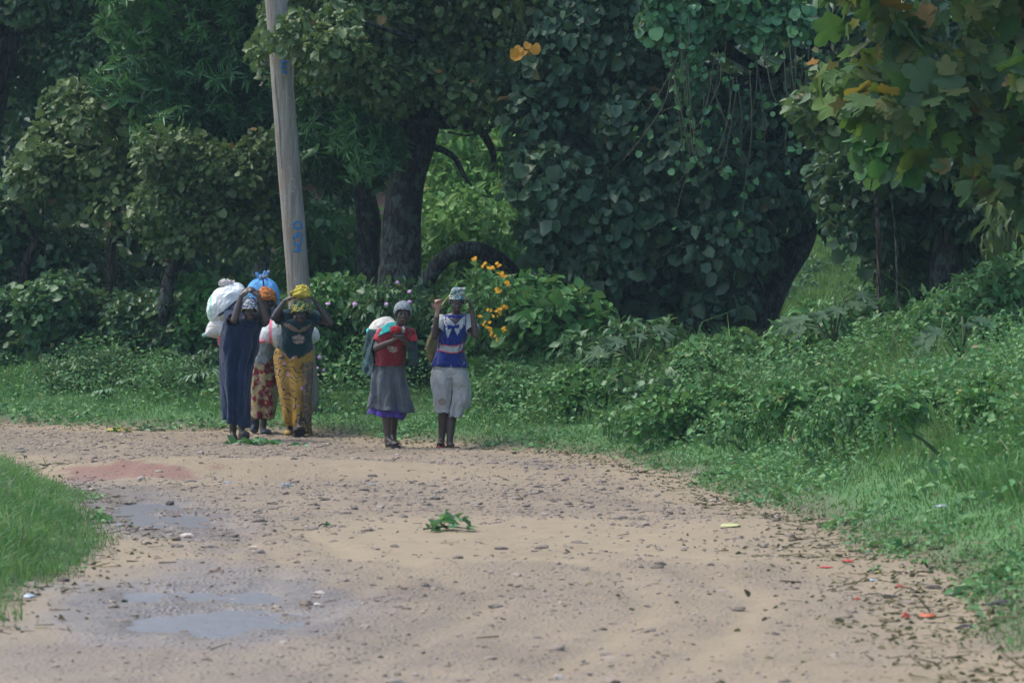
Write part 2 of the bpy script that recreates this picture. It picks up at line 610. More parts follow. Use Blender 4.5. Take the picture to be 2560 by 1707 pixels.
T_FIGS = fan([(0, 0.02), (0.36, 0.02), (0.30, 0.3), (0.56, 0.62), (0.24, 0.62), (0, 1.0), (-0.24, 0.62), (-0.56, 0.62), (-0.30, 0.3), (-0.36, 0.02)], 0.08, 0.25, 0.35)
T_PALM = lobed([(-130, .34), (-88, .46), (-44, .58), (0, .65), (44, .58), (88, .46), (130, .34)], 9, 0.20)
T_PETAL = fan([(0, 0), (0.3, 0.4), (0.2, 0.9), (0, 1.0), (-0.2, 0.9), (-0.3, 0.4)], 0.2, -0.2)

def unit(v):
    return v / (np.linalg.norm(v, axis=-1, keepdims=True) + 1e-9)

class Leaves:
    """collects leaf positions; build() makes the largest ones objects of their own and joins the rest"""
    def __init__(self):
        self.P = []; self.A = []; self.N = []; self.S = []
    def add(self, P, A, N, S):
        self.P.append(P); self.A.append(A); self.N.append(N); self.S.append(S)
    def build(self, parent, tmpl, mat, nparts=0, name='foliage', leafname='leaf', base=(0, 0, 0), stuff_tmpl=None):
        P = np.vstack(self.P); A = unit(np.vstack(self.A)); N = unit(np.vstack(self.N)); S = np.concatenate(self.S)
        X = unit(np.cross(A, N)); N = np.cross(X, A)
        base = np.array(base)
        px, py = topx(P)
        inf = (px > -20) & (px < 2580) & (py > -20) & (py < 1730)
        sel = np.zeros(len(P), bool)
        if nparts and inf.any():
            yq = np.quantile(P[inf, 1], 0.45)
            sc = S / P[:, 1] * (1 + 0.25 * RNG.random(len(P))) * inf * np.where(P[:, 1] < yq, 1.0, 0.6)
            idx = np.argsort(-sc)[:nparts]
            idx = idx[inf[idx]]
            sel[idx] = True
            tv, tf = tmpl
            lm = mk_mesh(leafname, tv, tf, None, True)
            lm.materials.append(mat)
            for i in idx:
                o = bpy.data.objects.new(leafname, lm)
                COL.objects.link(o)
                o.parent = parent
                s = float(S[i])
                M = Matrix(((X[i, 0] * s, A[i, 0] * s, N[i, 0] * s, P[i, 0] - base[0]),
                            (X[i, 1] * s, A[i, 1] * s, N[i, 1] * s, P[i, 1] - base[1]),
                            (X[i, 2] * s, A[i, 2] * s, N[i, 2] * s, P[i, 2] - base[2]), (0, 0, 0, 1)))
                o.matrix_local = M
        r = ~sel
        if r.any():
            if stuff_tmpl is None and tmpl is T_OVATE:
                stuff_tmpl = T_OVATE4
            if stuff_tmpl is None and tmpl is T_LANCE:
                stuff_tmpl = T_LANCE2
            if stuff_tmpl is None and tmpl is T_ROUND:
                stuff_tmpl = T_ROUND6
            if stuff_tmpl is None and tmpl is T_FIG:
                stuff_tmpl = T_FIGS
            tv, tf = stuff_tmpl or tmpl
            k = len(tv); n = int(r.sum())
            Pr, Ar, Nr, Xr, Sr = P[r], A[r], N[r], X[r], S[r]
            curl = (RNG.random(n) * 2 - 0.6)[:, None, None]
            t3 = tv[None, :, :] * np.ones((n, 1, 1))
            t3 = np.concatenate([t3[:, :, :2], t3[:, :, 2:] * (1 + curl)], 2)
            VV = Pr[:, None, :] + Sr[:, None, None] * (t3[:, :, 0:1] * Xr[:, None, :] + t3[:, :, 1:2] * Ar[:, None, :] + t3[:, :, 2:3] * Nr[:, None, :])
            VV = VV.reshape(-1, 3) - base
            FF = (tf[None] + (np.arange(n) * k)[:, None, None]).reshape(-1, 3)
            me = mk_mesh(name, VV, FF, {'rnd': np.repeat(RNG.random(n), k)}, True)
            o = ob(name, me, mat, parent)
            if parent is None or nparts or n > 30:
                o['kind'] = 'stuff'
            return o

def rdir(n):
    v = RNG.normal(size=(n, 3))
    return unit(v)

def clump_leaves(L, clumps, size, dens=1.4, svar=0.35, droop=0.5, up=0.7, inner=0.35, area_k=0.5, camside=None):
    """leaves on and in the shell of each clump (c, (rx, ry, rz))"""
    for c, r in clumps:
        r = np.array(r)
        area = 4 * math.pi * ((r[0] * r[1]) ** 1.6 / 3 + (r[0] * r[2]) ** 1.6 / 3 + (r[1] * r[2]) ** 1.6 / 3) ** (1 / 1.6)
        n = int(dens * area / (size * size * area_k))
        if n < 3:
            n = 3
        d = rdir(n)
        # few leaves on the underside
        keep = RNG.random(n) < np.where(d[:, 2] < -0.35, 0.45, 1.0)
        d = d[keep]; n = len(d)
        lump = 1 + 0.28 * fbm(d[:, 0] * 2.2 + c[0] * 3, d[:, 1] * 2.2 + d[:, 2] * 2.7 + c[2] * 2, 77, 2)
        rad = np.where(RNG.random(n) < inner, 0.45 + 0.5 * RNG.random(n), 0.86 + 0.24 * RNG.random(n)) * lump
        P = np.array(c) + d * r * rad[:, None]
        out = unit(d / r)
        N = unit(out * (1 - up) + np.array([0, 0, up]) + 0.38 * RNG.normal(size=(n, 3)))
        A = unit(out * 0.9 + 0.65 * RNG.normal(size=(n, 3)) - np.array([0, 0, droop]))
        S = size * np.exp(svar * RNG.normal(size=n))
        L.add(P, A, N, np.clip(S, size * 0.4, size * 2.0))

def rosettes(L, clumps, size, dens=1.0, k=8, svar=0.25):
    """whorls of narrow leaves at twig tips"""
    for c, r in clumps:
        r = np.array(r)
        area = 4 * math.pi * (r[0] * r[1] + r[0] * r[2] + r[1] * r[2]) / 3
        n = max(3, int(dens * area / (size * size * 1.3)))
        d = rdir(n)
        keep = RNG.random(n) < np.where(d[:, 2] < -0.5, 0.5, 1.0)
        d = d[keep]; n = len(d)
        rad = 0.55 + 0.5 * RNG.random(n)
        P = np.array(c) + d * r * rad[:, None]
        ax = unit(unit(d / r) + 0.5 * RNG.normal(size=(n, 3)) + np.array([0, 0, 0.25]))
        tmp = unit(np.cross(ax, np.array([0.3, 0.2, 0.9])))
        b2 = np.cross(ax, tmp)
        for j in range(k):
            a = 2 * math.pi * (j + RNG.random(n) * 0.6) / k
            dirn = tmp * np.cos(a)[:, None] + b2 * np.sin(a)[:, None]
            A = unit(dirn + ax * 0.45 - np.array([0, 0, 0.35]))
            N = unit(ax + 0.3 * RNG.normal(size=(n, 3)))
            L.add(P, A, N, size * np.exp(svar * RNG.normal(size=n)))

def inpoly(px, py, poly):
    ins = np.zeros(len(px), bool)
    n = len(poly)
    for i in range(n):
        a = poly[i]; b = poly[(i + 1) % n]
        cond = ((a[1] > py) != (b[1] > py))
        xi = a[0] + (py - a[1]) / (b[1] - a[1] + 1e-12) * (b[0] - a[0])
        ins ^= cond & (px < xi)
    return ins

HOLES = [(2085, 688, 90, 58), (1195, 400, 85, 85), (1200, 560, 80, 80)]
def fill(poly, Y0, Y1, r0, r1, n, flat=0.85, depth=0.8, gap=0.75):
    """clumps that fill the part of the crown seen inside an outline of the photograph, at real distances Y0..Y1"""
    p = np.array(poly, float)
    lo = p.min(0); hi = p.max(0)
    out = []; tries = 0
    while len(out) < n and tries < n * 60:
        tries += 1
        q = lo + (hi - lo) * RNG.random(2)
        if not inpoly(np.array([q[0]]), np.array([q[1]]), poly)[0]:
            continue
        Y = Y0 + (Y1 - Y0) * RNG.random()
        r = r0 + (r1 - r0) * RNG.random()
        c = at(q[0], q[1], Y)
        rp = r * 9600 / Y * 0.8
        if Y < 50.2 and any(((q[0] - h[0]) / (h[2] + rp)) ** 2 + ((q[1] - h[1]) / (h[3] + rp)) ** 2 < 1 for h in HOLES):
            continue
        if any(np.linalg.norm(c - o[0]) < gap * min(r, o[1][0]) for o in out):
            continue
        out.append((c, (r, r * depth, r * flat)))
    return out

def tube(pts, rad, n=8, step=0.15, wob=0.0, seed=0, cap=True):
    """smooth tapered tube through points -> V, quads"""
    pts = np.array(pts, float); rad = np.array(rad, float)
    P = []; Q = []
    m = len(pts)
    for i in range(m - 1):
        p0 = pts[max(0, i - 1)]; p1 = pts[i]; p2 = pts[i + 1]; p3 = pts[min(m - 1, i + 2)]
        k = max(1, int(np.linalg.norm(p2 - p1) / step))
        for j in range(k):
            t = j / k
            P.append(0.5 * ((2 * p1) + (-p0 + p2) * t + (2 * p0 - 5 * p1 + 4 * p2 - p3) * t * t + (-p0 + 3 * p1 - 3 * p2 + p3) * t ** 3))
            Q.append(rad[i] * (1 - t) + rad[i + 1] * t)
    P.append(pts[-1]); Q.append(rad[-1])
    P = np.array(P); Q = np.array(Q)
    T = unit(np.gradient(P, axis=0))
    u = np.cross(T[0], [0.123, 0.9, 0.21]); u = u / np.linalg.norm(u)
    V = []
    a = np.arange(n) * 2 * math.pi / n
    for i in range(len(P)):
        u = u - T[i] * (u @ T[i]); u = u / np.linalg.norm(u)
        w = np.cross(T[i], u)
        rr = Q[i] * (1 + wob * fbm(np.cos(a) * 1.3 + seed, np.sin(a) * 1.3 + i * step * 2.5, 50 + seed, 2))
        V.append(P[i] + (np.cos(a) * rr)[:, None] * u + (np.sin(a) * rr)[:, None] * w)
    V = np.vstack(V)
    F = []
    for i in range(len(P) - 1):
        for j in range(n):
            F.append([i * n + j, i * n + (j + 1) % n, (i + 1) * n + (j + 1) % n, (i + 1) * n + j])
    fl = [np.array(F)]
    if cap:
        fl.append(np.array([list(range(n))[::-1]])); fl.append(np.array([list(range((len(P) - 1) * n, len(P) * n))]))
    return V, fl

def tube_obj(name, pts, rad, mat, parent=None, base=(0, 0, 0), n=8, step=0.15, wob=0.0, seed=0):
    V, F = tube(pts, rad, n, step, wob, seed)
    return ob(name, mk_mesh(name, V - np.array(base), F, None, True), mat, parent)

def tubes_obj(name, lst, mat, parent=None, base=(0, 0, 0), n=5, step=0.2, wob=0.0):
    VV = []; FF = {}
    off = 0
    for k, (pts, rad) in enumerate(lst):
        V, F = tube(pts, rad, n, step, wob, k)
        VV.append(V)
        for f in F:
            FF.setdefault(f.shape[1], []).append(f + off)
        off += len(V)
    V = np.vstack(VV) - np.array(base)
    return ob(name, mk_mesh(name, V, [np.vstack(v) for v in FF.values()], None, True), mat, parent)

def ground_at(x, y):
    return np.array([x, y, h1(x, y)])

# ------------------------------------------------------------------ foliage materials
ML_DARK = leaf_mat('leaf_bluegreen_dark', [(0.018, 0.052, 0.036), (0.030, 0.078, 0.050), (0.050, 0.105, 0.066), (0.034, 0.062, 0.022), (0.070, 0.120, 0.070)], (0.24, 0.11, 0.04), 0.006, 0.45, 0.38, 0.15)
ML_OLIVE = leaf_mat('leaf_olive', [(0.055, 0.095, 0.036), (0.085, 0.130, 0.045), (0.135, 0.170, 0.060), (0.065, 0.105, 0.055)], (0.28, 0.15, 0.04), 0.008, 0.5, 0.35, 0.25)
ML_LANCE = leaf_mat('leaf_deep_green', [(0.028, 0.105, 0.032), (0.046, 0.155, 0.044), (0.070, 0.21, 0.058)], None, 0.01, 0.42, 0.45, 0.25)
ML_FRESH = leaf_mat('leaf_fresh_green', [(0.045, 0.135, 0.034), (0.070, 0.19, 0.048), (0.11, 0.27, 0.065)], (0.35, 0.33, 0.06), 0.008, 0.48, 0.4, 0.3)
ML_MID = leaf_mat('leaf_mid_green', [(0.030, 0.092, 0.032), (0.050, 0.13, 0.045), (0.075, 0.17, 0.058)], (0.34, 0.28, 0.06), 0.006, 0.46, 0.45, 0.25)
ML_BUSH = leaf_mat('leaf_bush_green', [(0.032, 0.080, 0.036), (0.050, 0.115, 0.046), (0.088, 0.16, 0.062)], (0.26, 0.18, 0.07), 0.008, 0.44, 0.5, 0.22)
ML_FIG = leaf_mat('leaf_fig', [(0.032, 0.085, 0.030), (0.050, 0.110, 0.028), (0.085, 0.15, 0.026), (0.12, 0.13, 0.018), (0.20, 0.16, 0.018)], (0.36, 0.17, 0.02), 0.05, 0.6, 0.18, 0.4)
ML_LIME = leaf_mat('leaf_lime', [(0.09, 0.20, 0.045), (0.14, 0.29, 0.06), (0.20, 0.36, 0.08)], (0.36, 0.33, 0.06), 0.01, 0.5, 0.35, 0.35)
ML_VINE = leaf_mat('leaf_vine', [(0.045, 0.14, 0.070), (0.07, 0.20, 0.095), (0.11, 0.26, 0.10)], (0.30, 0.30, 0.08), 0.015, 0.45, 0.45, 0.3)
ML_PALM = leaf_mat('leaf_palmate', [(0.026, 0.080, 0.040), (0.040, 0.10, 0.046)], None, 0.01, 0.65, 0.12, 0.25)
ML_SILVER = leaf_mat('leaf_silvery', [(0.14, 0.22, 0.16), (0.20, 0.29, 0.20)], None, 0.01, 0.6, 0.3, 0.2)
ML_GRASS = leaf_mat('grass_blade', [(0.060, 0.165, 0.050), (0.095, 0.225, 0.068), (0.15, 0.29, 0.095), (0.24, 0.32, 0.14)], (0.38, 0.30, 0.16), 0.035, 0.6, 0.15, 0.35)
ML_WEED = leaf_mat('leaf_weed', [(0.040, 0.125, 0.045), (0.070, 0.19, 0.066), (0.12, 0.27, 0.10), (0.18, 0.30, 0.11)], (0.30, 0.20, 0.10), 0.01, 0.5, 0.35, 0.3)
ML_FAR = leaf_mat('leaf_far', [(0.045, 0.10, 0.04), (0.07, 0.15, 0.055), (0.11, 0.20, 0.07)], (0.2, 0.16, 0.07), 0.01, 0.6, 0.3, 0.25)
MB_DARK = bark_mat('bark_dark', (0.020, 0.020, 0.018), (0.055, 0.052, 0.046), (0.095, 0.125, 0.105), 0.55)
MB_BROWN = bark_mat('bark_brown', (0.045, 0.035, 0.028), (0.10, 0.080, 0.060))
MB_PALE = bark_mat('bark_pale', (0.09, 0.10, 0.095), (0.20, 0.22, 0.21), (0.34, 0.38, 0.35), 0.8)
MB_STEM = plain('green_stem', (0.07, 0.11, 0.045))
MB_DEAD = bark_mat('bark_dead_twig', (0.08, 0.08, 0.075), (0.20, 0.20, 0.19))

def make_tree(name, label, base, trunk, clumps, tmpl, mat, size, bark, nparts=250, dens=1.3, ros=False, group=None,
              trunk_r=None, branches=(), stuff_tmpl=None, cat='tree', nlimbs=9, **kw):
    t = thing(name, label, cat, tuple(base), group)
    if trunk is not None:
        tube_obj('trunk', trunk, trunk_r, bark, t, base, 14, 0.10, 0.22, len(label))
        tops = trunk[len(trunk) // 2:]
        # limbs from the trunk to the nearest clumps
        cl = sorted(clumps, key=lambda c: np.linalg.norm(c[0] - trunk[-1]))[::max(1, len(clumps) // nlimbs)][:nlimbs]
        for i, c in enumerate(cl):
            s = min(tops, key=lambda p: np.linalg.norm(p - c[0]))
            m = (s + c[0]) / 2 + RNG.normal(size=3) * 0.12 - np.array([0, 0, 0.12])
            tube_obj('branch', [s, m, c[0]], [trunk_r[-1] * 0.55, trunk_r[-1] * 0.35, 0.012], bark, t, base, 7, 0.14, 0.15, i)
    for pts, rad in branches:
        tube_obj('branch', pts, rad, bark, t, base, 9, 0.08, 0.25, 3)
    L = Leaves()
    if ros:
        rosettes(L, clumps, size, dens)
    else:
        clump_leaves(L, clumps, size, dens, **kw)
    L.build(t, tmpl, mat, nparts, base=base, stuff_tmpl=stuff_tmpl)
    return t

def make_bush(label, clumps, tmpl, mat, size, nparts=120, dens=1.3, stems=9, name='bush', cat='bush', group=None, stemmat=None, stuff_tmpl=None, ros=False, **kw):
    c = np.array([k[0] for k in clumps])
    bx, by = float(c[:, 0].mean()), float(c[:, 1].mean())
    base = ground_at(bx, by)
    t = thing(name, label, cat, tuple(base), group)
    ls = []
    for i in range(stems):
        k = clumps[RNG.integers(len(clumps))][0] + RNG.normal(size=3) * 0.1
        s = ground_at(bx + (k[0] - bx) * 0.4 + RNG.normal() * 0.08, by + (k[1] - by) * 0.4 + RNG.normal() * 0.08) - np.array([0, 0, 0.05])
        m = (s + k) / 2 + RNG.normal(size=3) * 0.08
        ls.append(([s, m, k], [0.018, 0.012, 0.004]))
    tubes_obj('stem', ls, stemmat or MB_BROWN, t, base, 5, 0.2)
    L = Leaves()
    if ros:
        rosettes(L, clumps, size, dens)
    else:
        clump_leaves(L, clumps, size, dens, **kw)
    L.build(t, tmpl, mat, nparts, base=base, stuff_tmpl=stuff_tmpl)
    return t

# ------------------------------------------------------------------ far woodland on the hill behind
def far_wood():
    L = Leaves()
    cl = []
    for i in range(300):
        y = 66 + 44 * RNG.random() ** 1.2
        x = (RNG.random() * 2 - 1) * (0.17 * y + 4)
        px = 1280 + 9600 * x / y
        if 1950 < px < 2190 and y < 84:
            continue
        r = 0.8 + 1.4 * RNG.random()
        z = h1(x, y)
        cl.append((np.array([x, y, z + r * 0.6]), (r, r, r * 0.9)))
    clump_leaves(L, cl, 0.44, 0.8, 0.3, 0.4, 0.6, 0.15)
    o = L.build(None, T_OVATE, ML_FAR, 0, name='far_woodland')
    tag(o, 'hazy green woodland covering the hillside far behind the trees', 'woodland')
    o['kind'] = 'stuff'
far_wood()

# ------------------------------------------------------------------ trees
# 1 vine-hung tree, far left
b = ground_at(-7.0, 51.5)
make_tree('tree', 'broad tree hung with creepers at the top left corner, small mixed green leaves', b,
          [b, at(-60, 560, 51.5), at(-20, 300, 51.5), at(40, 60, 51.5)],
          fill([(-420, -230), (420, -230), (420, 60), (300, 210), (180, 250), (60, 215), (-420, 240)], 50.4, 53.5, 0.45, 0.85, 46),
          T_ROUND6, ML_BUSH, 0.075, MB_BROWN, 260, 0.85, trunk_r=[0.22, 0.18, 0.15, 0.10])
# 1b dark thicket deeper in
b = ground_at(-8.2, 57)
make_tree('tree', 'shadowy dark leaved tree standing deep behind the small round-leaved tree on the left', b,
          [b, at(-100, 500, 57), at(60, 200, 57)],
          fill([(-500, 180), (480, 150), (620, 350), (620, 760), (-500, 800)], 55.5, 59, 0.7, 1.2, 40),
          T_OVATE, ML_DARK, 0.17, MB_DARK, 0, 0.8, trunk_r=[0.2, 0.16, 0.1])
# 2 small tree with round leaves
b = ground_at(*at(280, 760, 48.0)[:2])
make_tree('tree', 'small tree on the left with a thin brown stem and round olive leaves', b,
          [b, at(278, 640, 48), at(284, 520, 48), at(270, 430, 48), at(262, 330, 48)],
          fill([(95, 430), (150, 330), (200, 262), (300, 262), (380, 330), (420, 430), (340, 520), (210, 505), (120, 480)], 47.3, 48.8, 0.28, 0.45, 24),
          T_ROUND, ML_OLIVE, 0.072, MB_BROWN, 280, 1.0, trunk_r=[0.07, 0.06, 0.055, 0.045, 0.03], stuff_tmpl=T_ROUND6, nlimbs=12)
# 2b lower left
b = ground_at(*at(60, 760, 48.6)[:2])
make_tree('tree', 'low leafy tree at the left border, grey-green round leaves above the bush row', b,
          [b, at(60, 680, 48.6), at(90, 600, 48.6)],
          fill([(-400, 470), (0, 440), (120, 540), (250, 590), (240, 690), (-400, 740)], 48.0, 49.8, 0.35, 0.6, 26),
          T_ROUND6, ML_BUSH, 0.08, MB_BROWN, 240, 0.9, trunk_r=[0.07, 0.06, 0.04])
# 3 deep green tree with whorled narrow leaves, behind the pole
b = ground_at(*at(925, 760, 46.6)[:2])
make_tree('tree', 'deep green tree with whorls of narrow pointed leaves behind the wooden pole', b,
          [b, at(918, 640, 46.6), at(922, 560, 46.6), at(905, 470, 46.6), at(860, 330, 46.8), at(780, 180, 47)],
          fill([(290, -230), (720, -230), (720, 300), (600, 380), (480, 430), (400, 330), (310, 240)], 46.8, 49.0, 0.40, 0.70, 46)
          + fill([(735, 160), (860, 190), (960, 270), (1005, 385), (930, 420), (900, 470), (800, 420), (740, 440)], 46.0, 47.4, 0.28, 0.42, 20)
          + fill([(880, 260), (985, 300), (1000, 400), (930, 470), (880, 400)], 44.2, 44.6, 0.14, 0.24, 12),
          T_LANCE, ML_LANCE, 0.135, MB_DARK, 300, 0.95, True, trunk_r=[0.17, 0.15, 0.155, 0.13, 0.10, 0.06])
# 5 mottled tree between
b = ground_at(*at(385, 770, 46.2)[:2])
make_tree('tree', 'slanting dark tree left of the pole with small olive mottled leaves', b,
          [b, at(430, 680, 46.2), at(500, 580, 46.2), at(560, 460, 46.2), at(600, 380, 46.2)],
          fill([(390, 360), (560, 380), (700, 360), (690, 560), (560, 640), (480, 600), (400, 620)], 45.8, 47.2, 0.22, 0.38, 42),
          T_ROUND6, ML_OLIVE, 0.060, MB_DARK, 220, 0.85, trunk_r=[0.09, 0.08, 0.07, 0.05, 0.03])
# lichen trunk
b = ground_at(*at(650, 780, 49.0)[:2])
make_tree('tree', 'pale lichen-covered trunk directly left of the wooden pole', b,
          [b, at(652, 650, 49), at(658, 560, 49), at(655, 420, 49), at(640, 250, 49.5)],
          fill([(520, 60), (720, 60), (720, 330), (560, 330)], 49.5, 51.0, 0.4, 0.6, 8),
          T_ROUND6, ML_BUSH, 0.11, MB_PALE, 30, 0.9, trunk_r=[0.12, 0.115, 0.11, 0.10, 0.07], nlimbs=4)
# 4 central old tree
b = ground_at(*at(985, 770, 45.0)[:2])
Y4 = 45.0
trunk4 = [b - np.array([0, 0, .1]), at(1000, 660, Y4), at(1003, 560, Y4), at(1013, 480, Y4), at(1030, 400, Y4), at(1052, 310, Y4), at(1075, 230, Y4), at(1090, 120, Y4), at(1080, -40, Y4)]
t4b = [([at(1055, 330, Y4), at(1120, 260, Y4 - .2), at(1240, 180, Y4 - .4), at(1400, 120, Y4 - .6)], [0.17, 0.13, 0.10, 0.05]),
       ([at(1030, 360, Y4), at(1000, 240, Y4 - .2), at(960, 170, Y4 - .6), at(860, 120, Y4 - 1.6), at(740, 90, Y4 - 3.0)], [0.13, 0.10, 0.08, 0.05, 0.02]),
       ([at(1100, 315, Y4), at(1180, 315, Y4), at(1215, 345, Y4), at(1235, 390, Y4), at(1228, 425, Y4)], [0.05, 0.05, 0.05, 0.04, 0.02]),
       ([at(1050, 365, Y4), at(1105, 375, Y4), at(1140, 400, Y4), at(1160, 440, Y4), at(1180, 465, Y4)], [0.06, 0.045, 0.035, 0.025, 0.012]),
       ([at(1120, 330, Y4), at(1170, 340, Y4 - .1), at(1215, 325, Y4 - .1), at(1240, 310, Y4)], [0.015, 0.012, 0.01, 0.005]),
       ([at(1130, 322, Y4), at(1160, 316, Y4 - .1), at(1200, 318, Y4 - .2), at(1250, 316, Y4)], [0.014, 0.012, 0.008, 0.004]),
       ([at(1060, 740, Y4 - .2), at(1075, 690, Y4 - .4), at(1120, 640, Y4 - .5), at(1180, 625, Y4 - .5), at(1240, 645, Y4 - .4), at(1290, 690, Y4 - .2), at(1330, 760, Y4)], [0.12, 0.10, 0.095, 0.10, 0.09, 0.08, 0.07])]
c4 = fill([(690, 40), (800, 10), (1000, 20), (1250, -20), (1420, 0), (1460, 200), (1300, 250), (1200, 290), (1060, 250), (900, 215), (760, 190), (690, 130)], 43.6, 45.6, 0.26, 0.42, 60) \
    + fill([(700, -230), (1480, -230), (1480, 0), (1000, 10), (760, 10)], 43.6, 46.5, 0.4, 0.75, 30) \
    + fill([(670, 75), (740, 55), (860, 30), (900, 150), (800, 150), (690, 108)], 41.0, 41.7, 0.13, 0.20, 18)
make_tree('tree', 'old thick-trunked dark tree in the middle with olive crown and bare crooked limbs', b, trunk4, c4,
          T_ROUND, ML_OLIVE, 0.066, MB_DARK, 300, 0.95, trunk_r=[0.32, 0.24, 0.215, 0.21, 0.21, 0.22, 0.19, 0.15, 0.09],
          branches=t4b, stuff_tmpl=T_ROUND6, nlimbs=10)
t = thing('dead_branch_tip', 'small cluster of bright orange dead leaves high in the crown at top centre', 'branch', tuple(at(1300, 125, 42.9)))
b = np.array(t.location)
tube_obj('stem', [at(1350, 90, 43.4), at(1320, 112, 43.0), at(1292, 132, 42.9)], [0.012, 0.009, 0.005], MB_BROWN, t, b, 6, 0.1)
L = Leaves()
P = np.array([at(x_, y_, 42.8 + 0.05 * i) for i, (x_, y_) in enumerate([(1284, 122), (1292, 140), (1302, 118), (1312, 126), (1322, 108), (1334, 112), (1298, 128), (1328, 118)])])
L.add(P, np.array([[-0.3, -0.4, -0.8]] * 8) + 0.4 * RNG.normal(size=(8, 3)), np.array([[0.1, -1, 0.3]] * 8) + 0.3 * RNG.normal(size=(8, 3)), 0.09 + 0.05 * RNG.random(8))
L.build(t, T_ROUND, leaf_mat('leaf_orange', [(0.50, 0.20, 0.02), (0.60, 0.26, 0.05)], None, 0.0, 0.6, 0.2, 0.3), 8, base=b)
# gap bushes behind the central tree
make_bush('light feathery bush seen through the gap right of the thick dark trunk',
          fill([(1080, 270), (1300, 260), (1330, 470), (1200, 520), (1080, 480)], 54.5, 56.5, 0.4, 0.65, 14), T_OVATE, ML_LIME, 0.12, 160, 0.8)
make_bush('yellowish green scrub low in the gap between the thick trunk and the dark leaf curtain',
          fill([(1060, 560), (1380, 540), (1380, 700), (1060, 700)], 51.0, 53.0, 0.4, 0.6, 18), T_OVATE, ML_LIME, 0.11, 160, 0.8)
make_bush('scrub with yellow-green leaves between the wooden pole and the twin dark trunks',
          fill([(735, 540), (900, 520), (900, 720), (735, 720)], 49.5, 51.0, 0.35, 0.5, 14), T_OVATE, ML_FRESH, 0.11, 120, 0.9)
# dark curtain tree
b = ground_at(*at(1900, 900, 44.5)[:2])
c6 = fill([(1260, 200), (1420, 60), (1500, -60), (1650, -60), (1650, 200), (1400, 430), (1330, 420)], 43.2, 44.8, 0.30, 0.5, 34) \
    + fill([(1290, 400), (1500, 300), (1700, 200), (1980, 260), (1960, 470), (1900, 600), (1720, 640), (1500, 700), (1400, 660), (1320, 560)], 43.0, 44.6, 0.30, 0.5, 62) \
    + fill([(1380, 640), (1700, 600), (1880, 620), (1840, 760), (1740, 850), (1640, 880), (1520, 800), (1400, 720)], 43.6, 45.4, 0.28, 0.45, 36) \
    + fill([(1980, 150), (2180, 150), (2150, 480), (2060, 560), (1960, 420)], 43.2, 45.0, 0.28, 0.45, 18) \
    + fill([(1480, -230), (2200, -230), (2200, 0), (1480, 0)], 43.4, 47, 0.5, 0.8, 30)
make_tree('tree', 'huge dark tree draped to the ground in a curtain of round blue-green leaves', b,
          [b - np.array([0, 0, .1]), at(1875, 800, 44.5), at(1930, 700, 44.4), at(2000, 600, 44.5), at(2010, 500, 44.6), at(1970, 400, 44.7), at(1940, 200, 44.8)],
          c6, T_ROUND, ML_DARK, 0.092, MB_DARK, 300, 1.0, trunk_r=[0.55, 0.36, 0.22, 0.17, 0.15, 0.13, 0.08], stuff_tmpl=T_ROUND6, nlimbs=10, droop=0.9, up=0.45, svar=0.42)
b = ground_at(1.9, 48.0)
make_tree('tree', 'shaded tree filling the dark space behind the leaf curtain', b,
          [b, at(1650, 500, 48), at(1700, 200, 48)],
          fill([(1420, 100), (2050, 100), (1900, 600), (1850, 820), (1500, 820)], 47, 49, 0.6, 0.9, 26),
          T_OVATE, ML_DARK, 0.18, MB_DARK, 0, 0.8, trunk_r=[0.2, 0.16, 0.1])
# creeper
b = ground_at(*at(1850, 900, 43.2)[:2])
t = thing('creeper', 'light green heart-leaved creeper trailing over the top of the dark curtain tree', 'creeper', tuple(b))
L = Leaves()
clump_leaves(L, fill([(1610, -60), (2060, -60), (2050, 90), (1960, 110), (1850, 70), (1760, 130), (1660, 110)], 42.3, 42.9, 0.12, 0.24, 34, depth=0.5), 0.085, 1.1, 0.3, 0.9, 0.3)
clump_leaves(L, fill([(1640, 40), (1730, 60), (1740, 240), (1690, 240)], 42.4, 42.8, 0.10, 0.16, 9, depth=0.5), 0.07, 1.0, 0.3, 0.9, 0.3)
vl = []
for i in range(26):
    x0 = 1640 + 560 * RNG.random(); y0 = 20 + 200 * RNG.random(); ln = 150 + 260 * RNG.random()
    dx = RNG.normal() * 50
    Yv = 42.35 + RNG.random() * 0.3
    vl.append(([at(x0, y0, Yv), at(x0 + dx * .3 + 10, y0 + ln * .4, Yv - .1), at(x0 + dx, y0 + ln * .8, Yv - .05), at(x0 + dx * 1.5 + 20 * RNG.normal(), y0 + ln, Yv)], [0.008, 0.007, 0.006, 0.004]))
for i in range(6):
    x0 = 1660 + 420 * RNG.random(); y0 = 60 + 120 * RNG.random(); w = 60 + 120 * RNG.random(); hgt = 120 + 200 * RNG.random()
    vl.append(([at(x0, y0, 42.3), at(x0 + w * .2, y0 + hgt, 42.2), at(x0 + w * .7, y0 + hgt * 1.05, 42.25), at(x0 + w, y0 + hgt * .3, 42.4)], [0.008, 0.007, 0.007, 0.006]))
M_VINEST = plain('vine_stem', (0.07, 0.07, 0.04))
for v in vl:
    tube_obj('vine', v[0], v[1], M_VINEST, t, b, 5, 0.12)
    k = 7
    q = RNG.random(k)
    P = np.array([v[0][min(3, int(a * 3.99))] + RNG.normal(size=3) * 0.06 for a in q])
    L.add(P, rdir(k) - np.array([0, 0, 0.8]), rdir(k) * .5 + np.array([0, -0.7, 0.5]), 0.06 + 0.03 * RNG.random(k))
L.build(t, T_ROUND, ML_VINE, 280, base=b, stuff_tmpl=T_ROUND6)
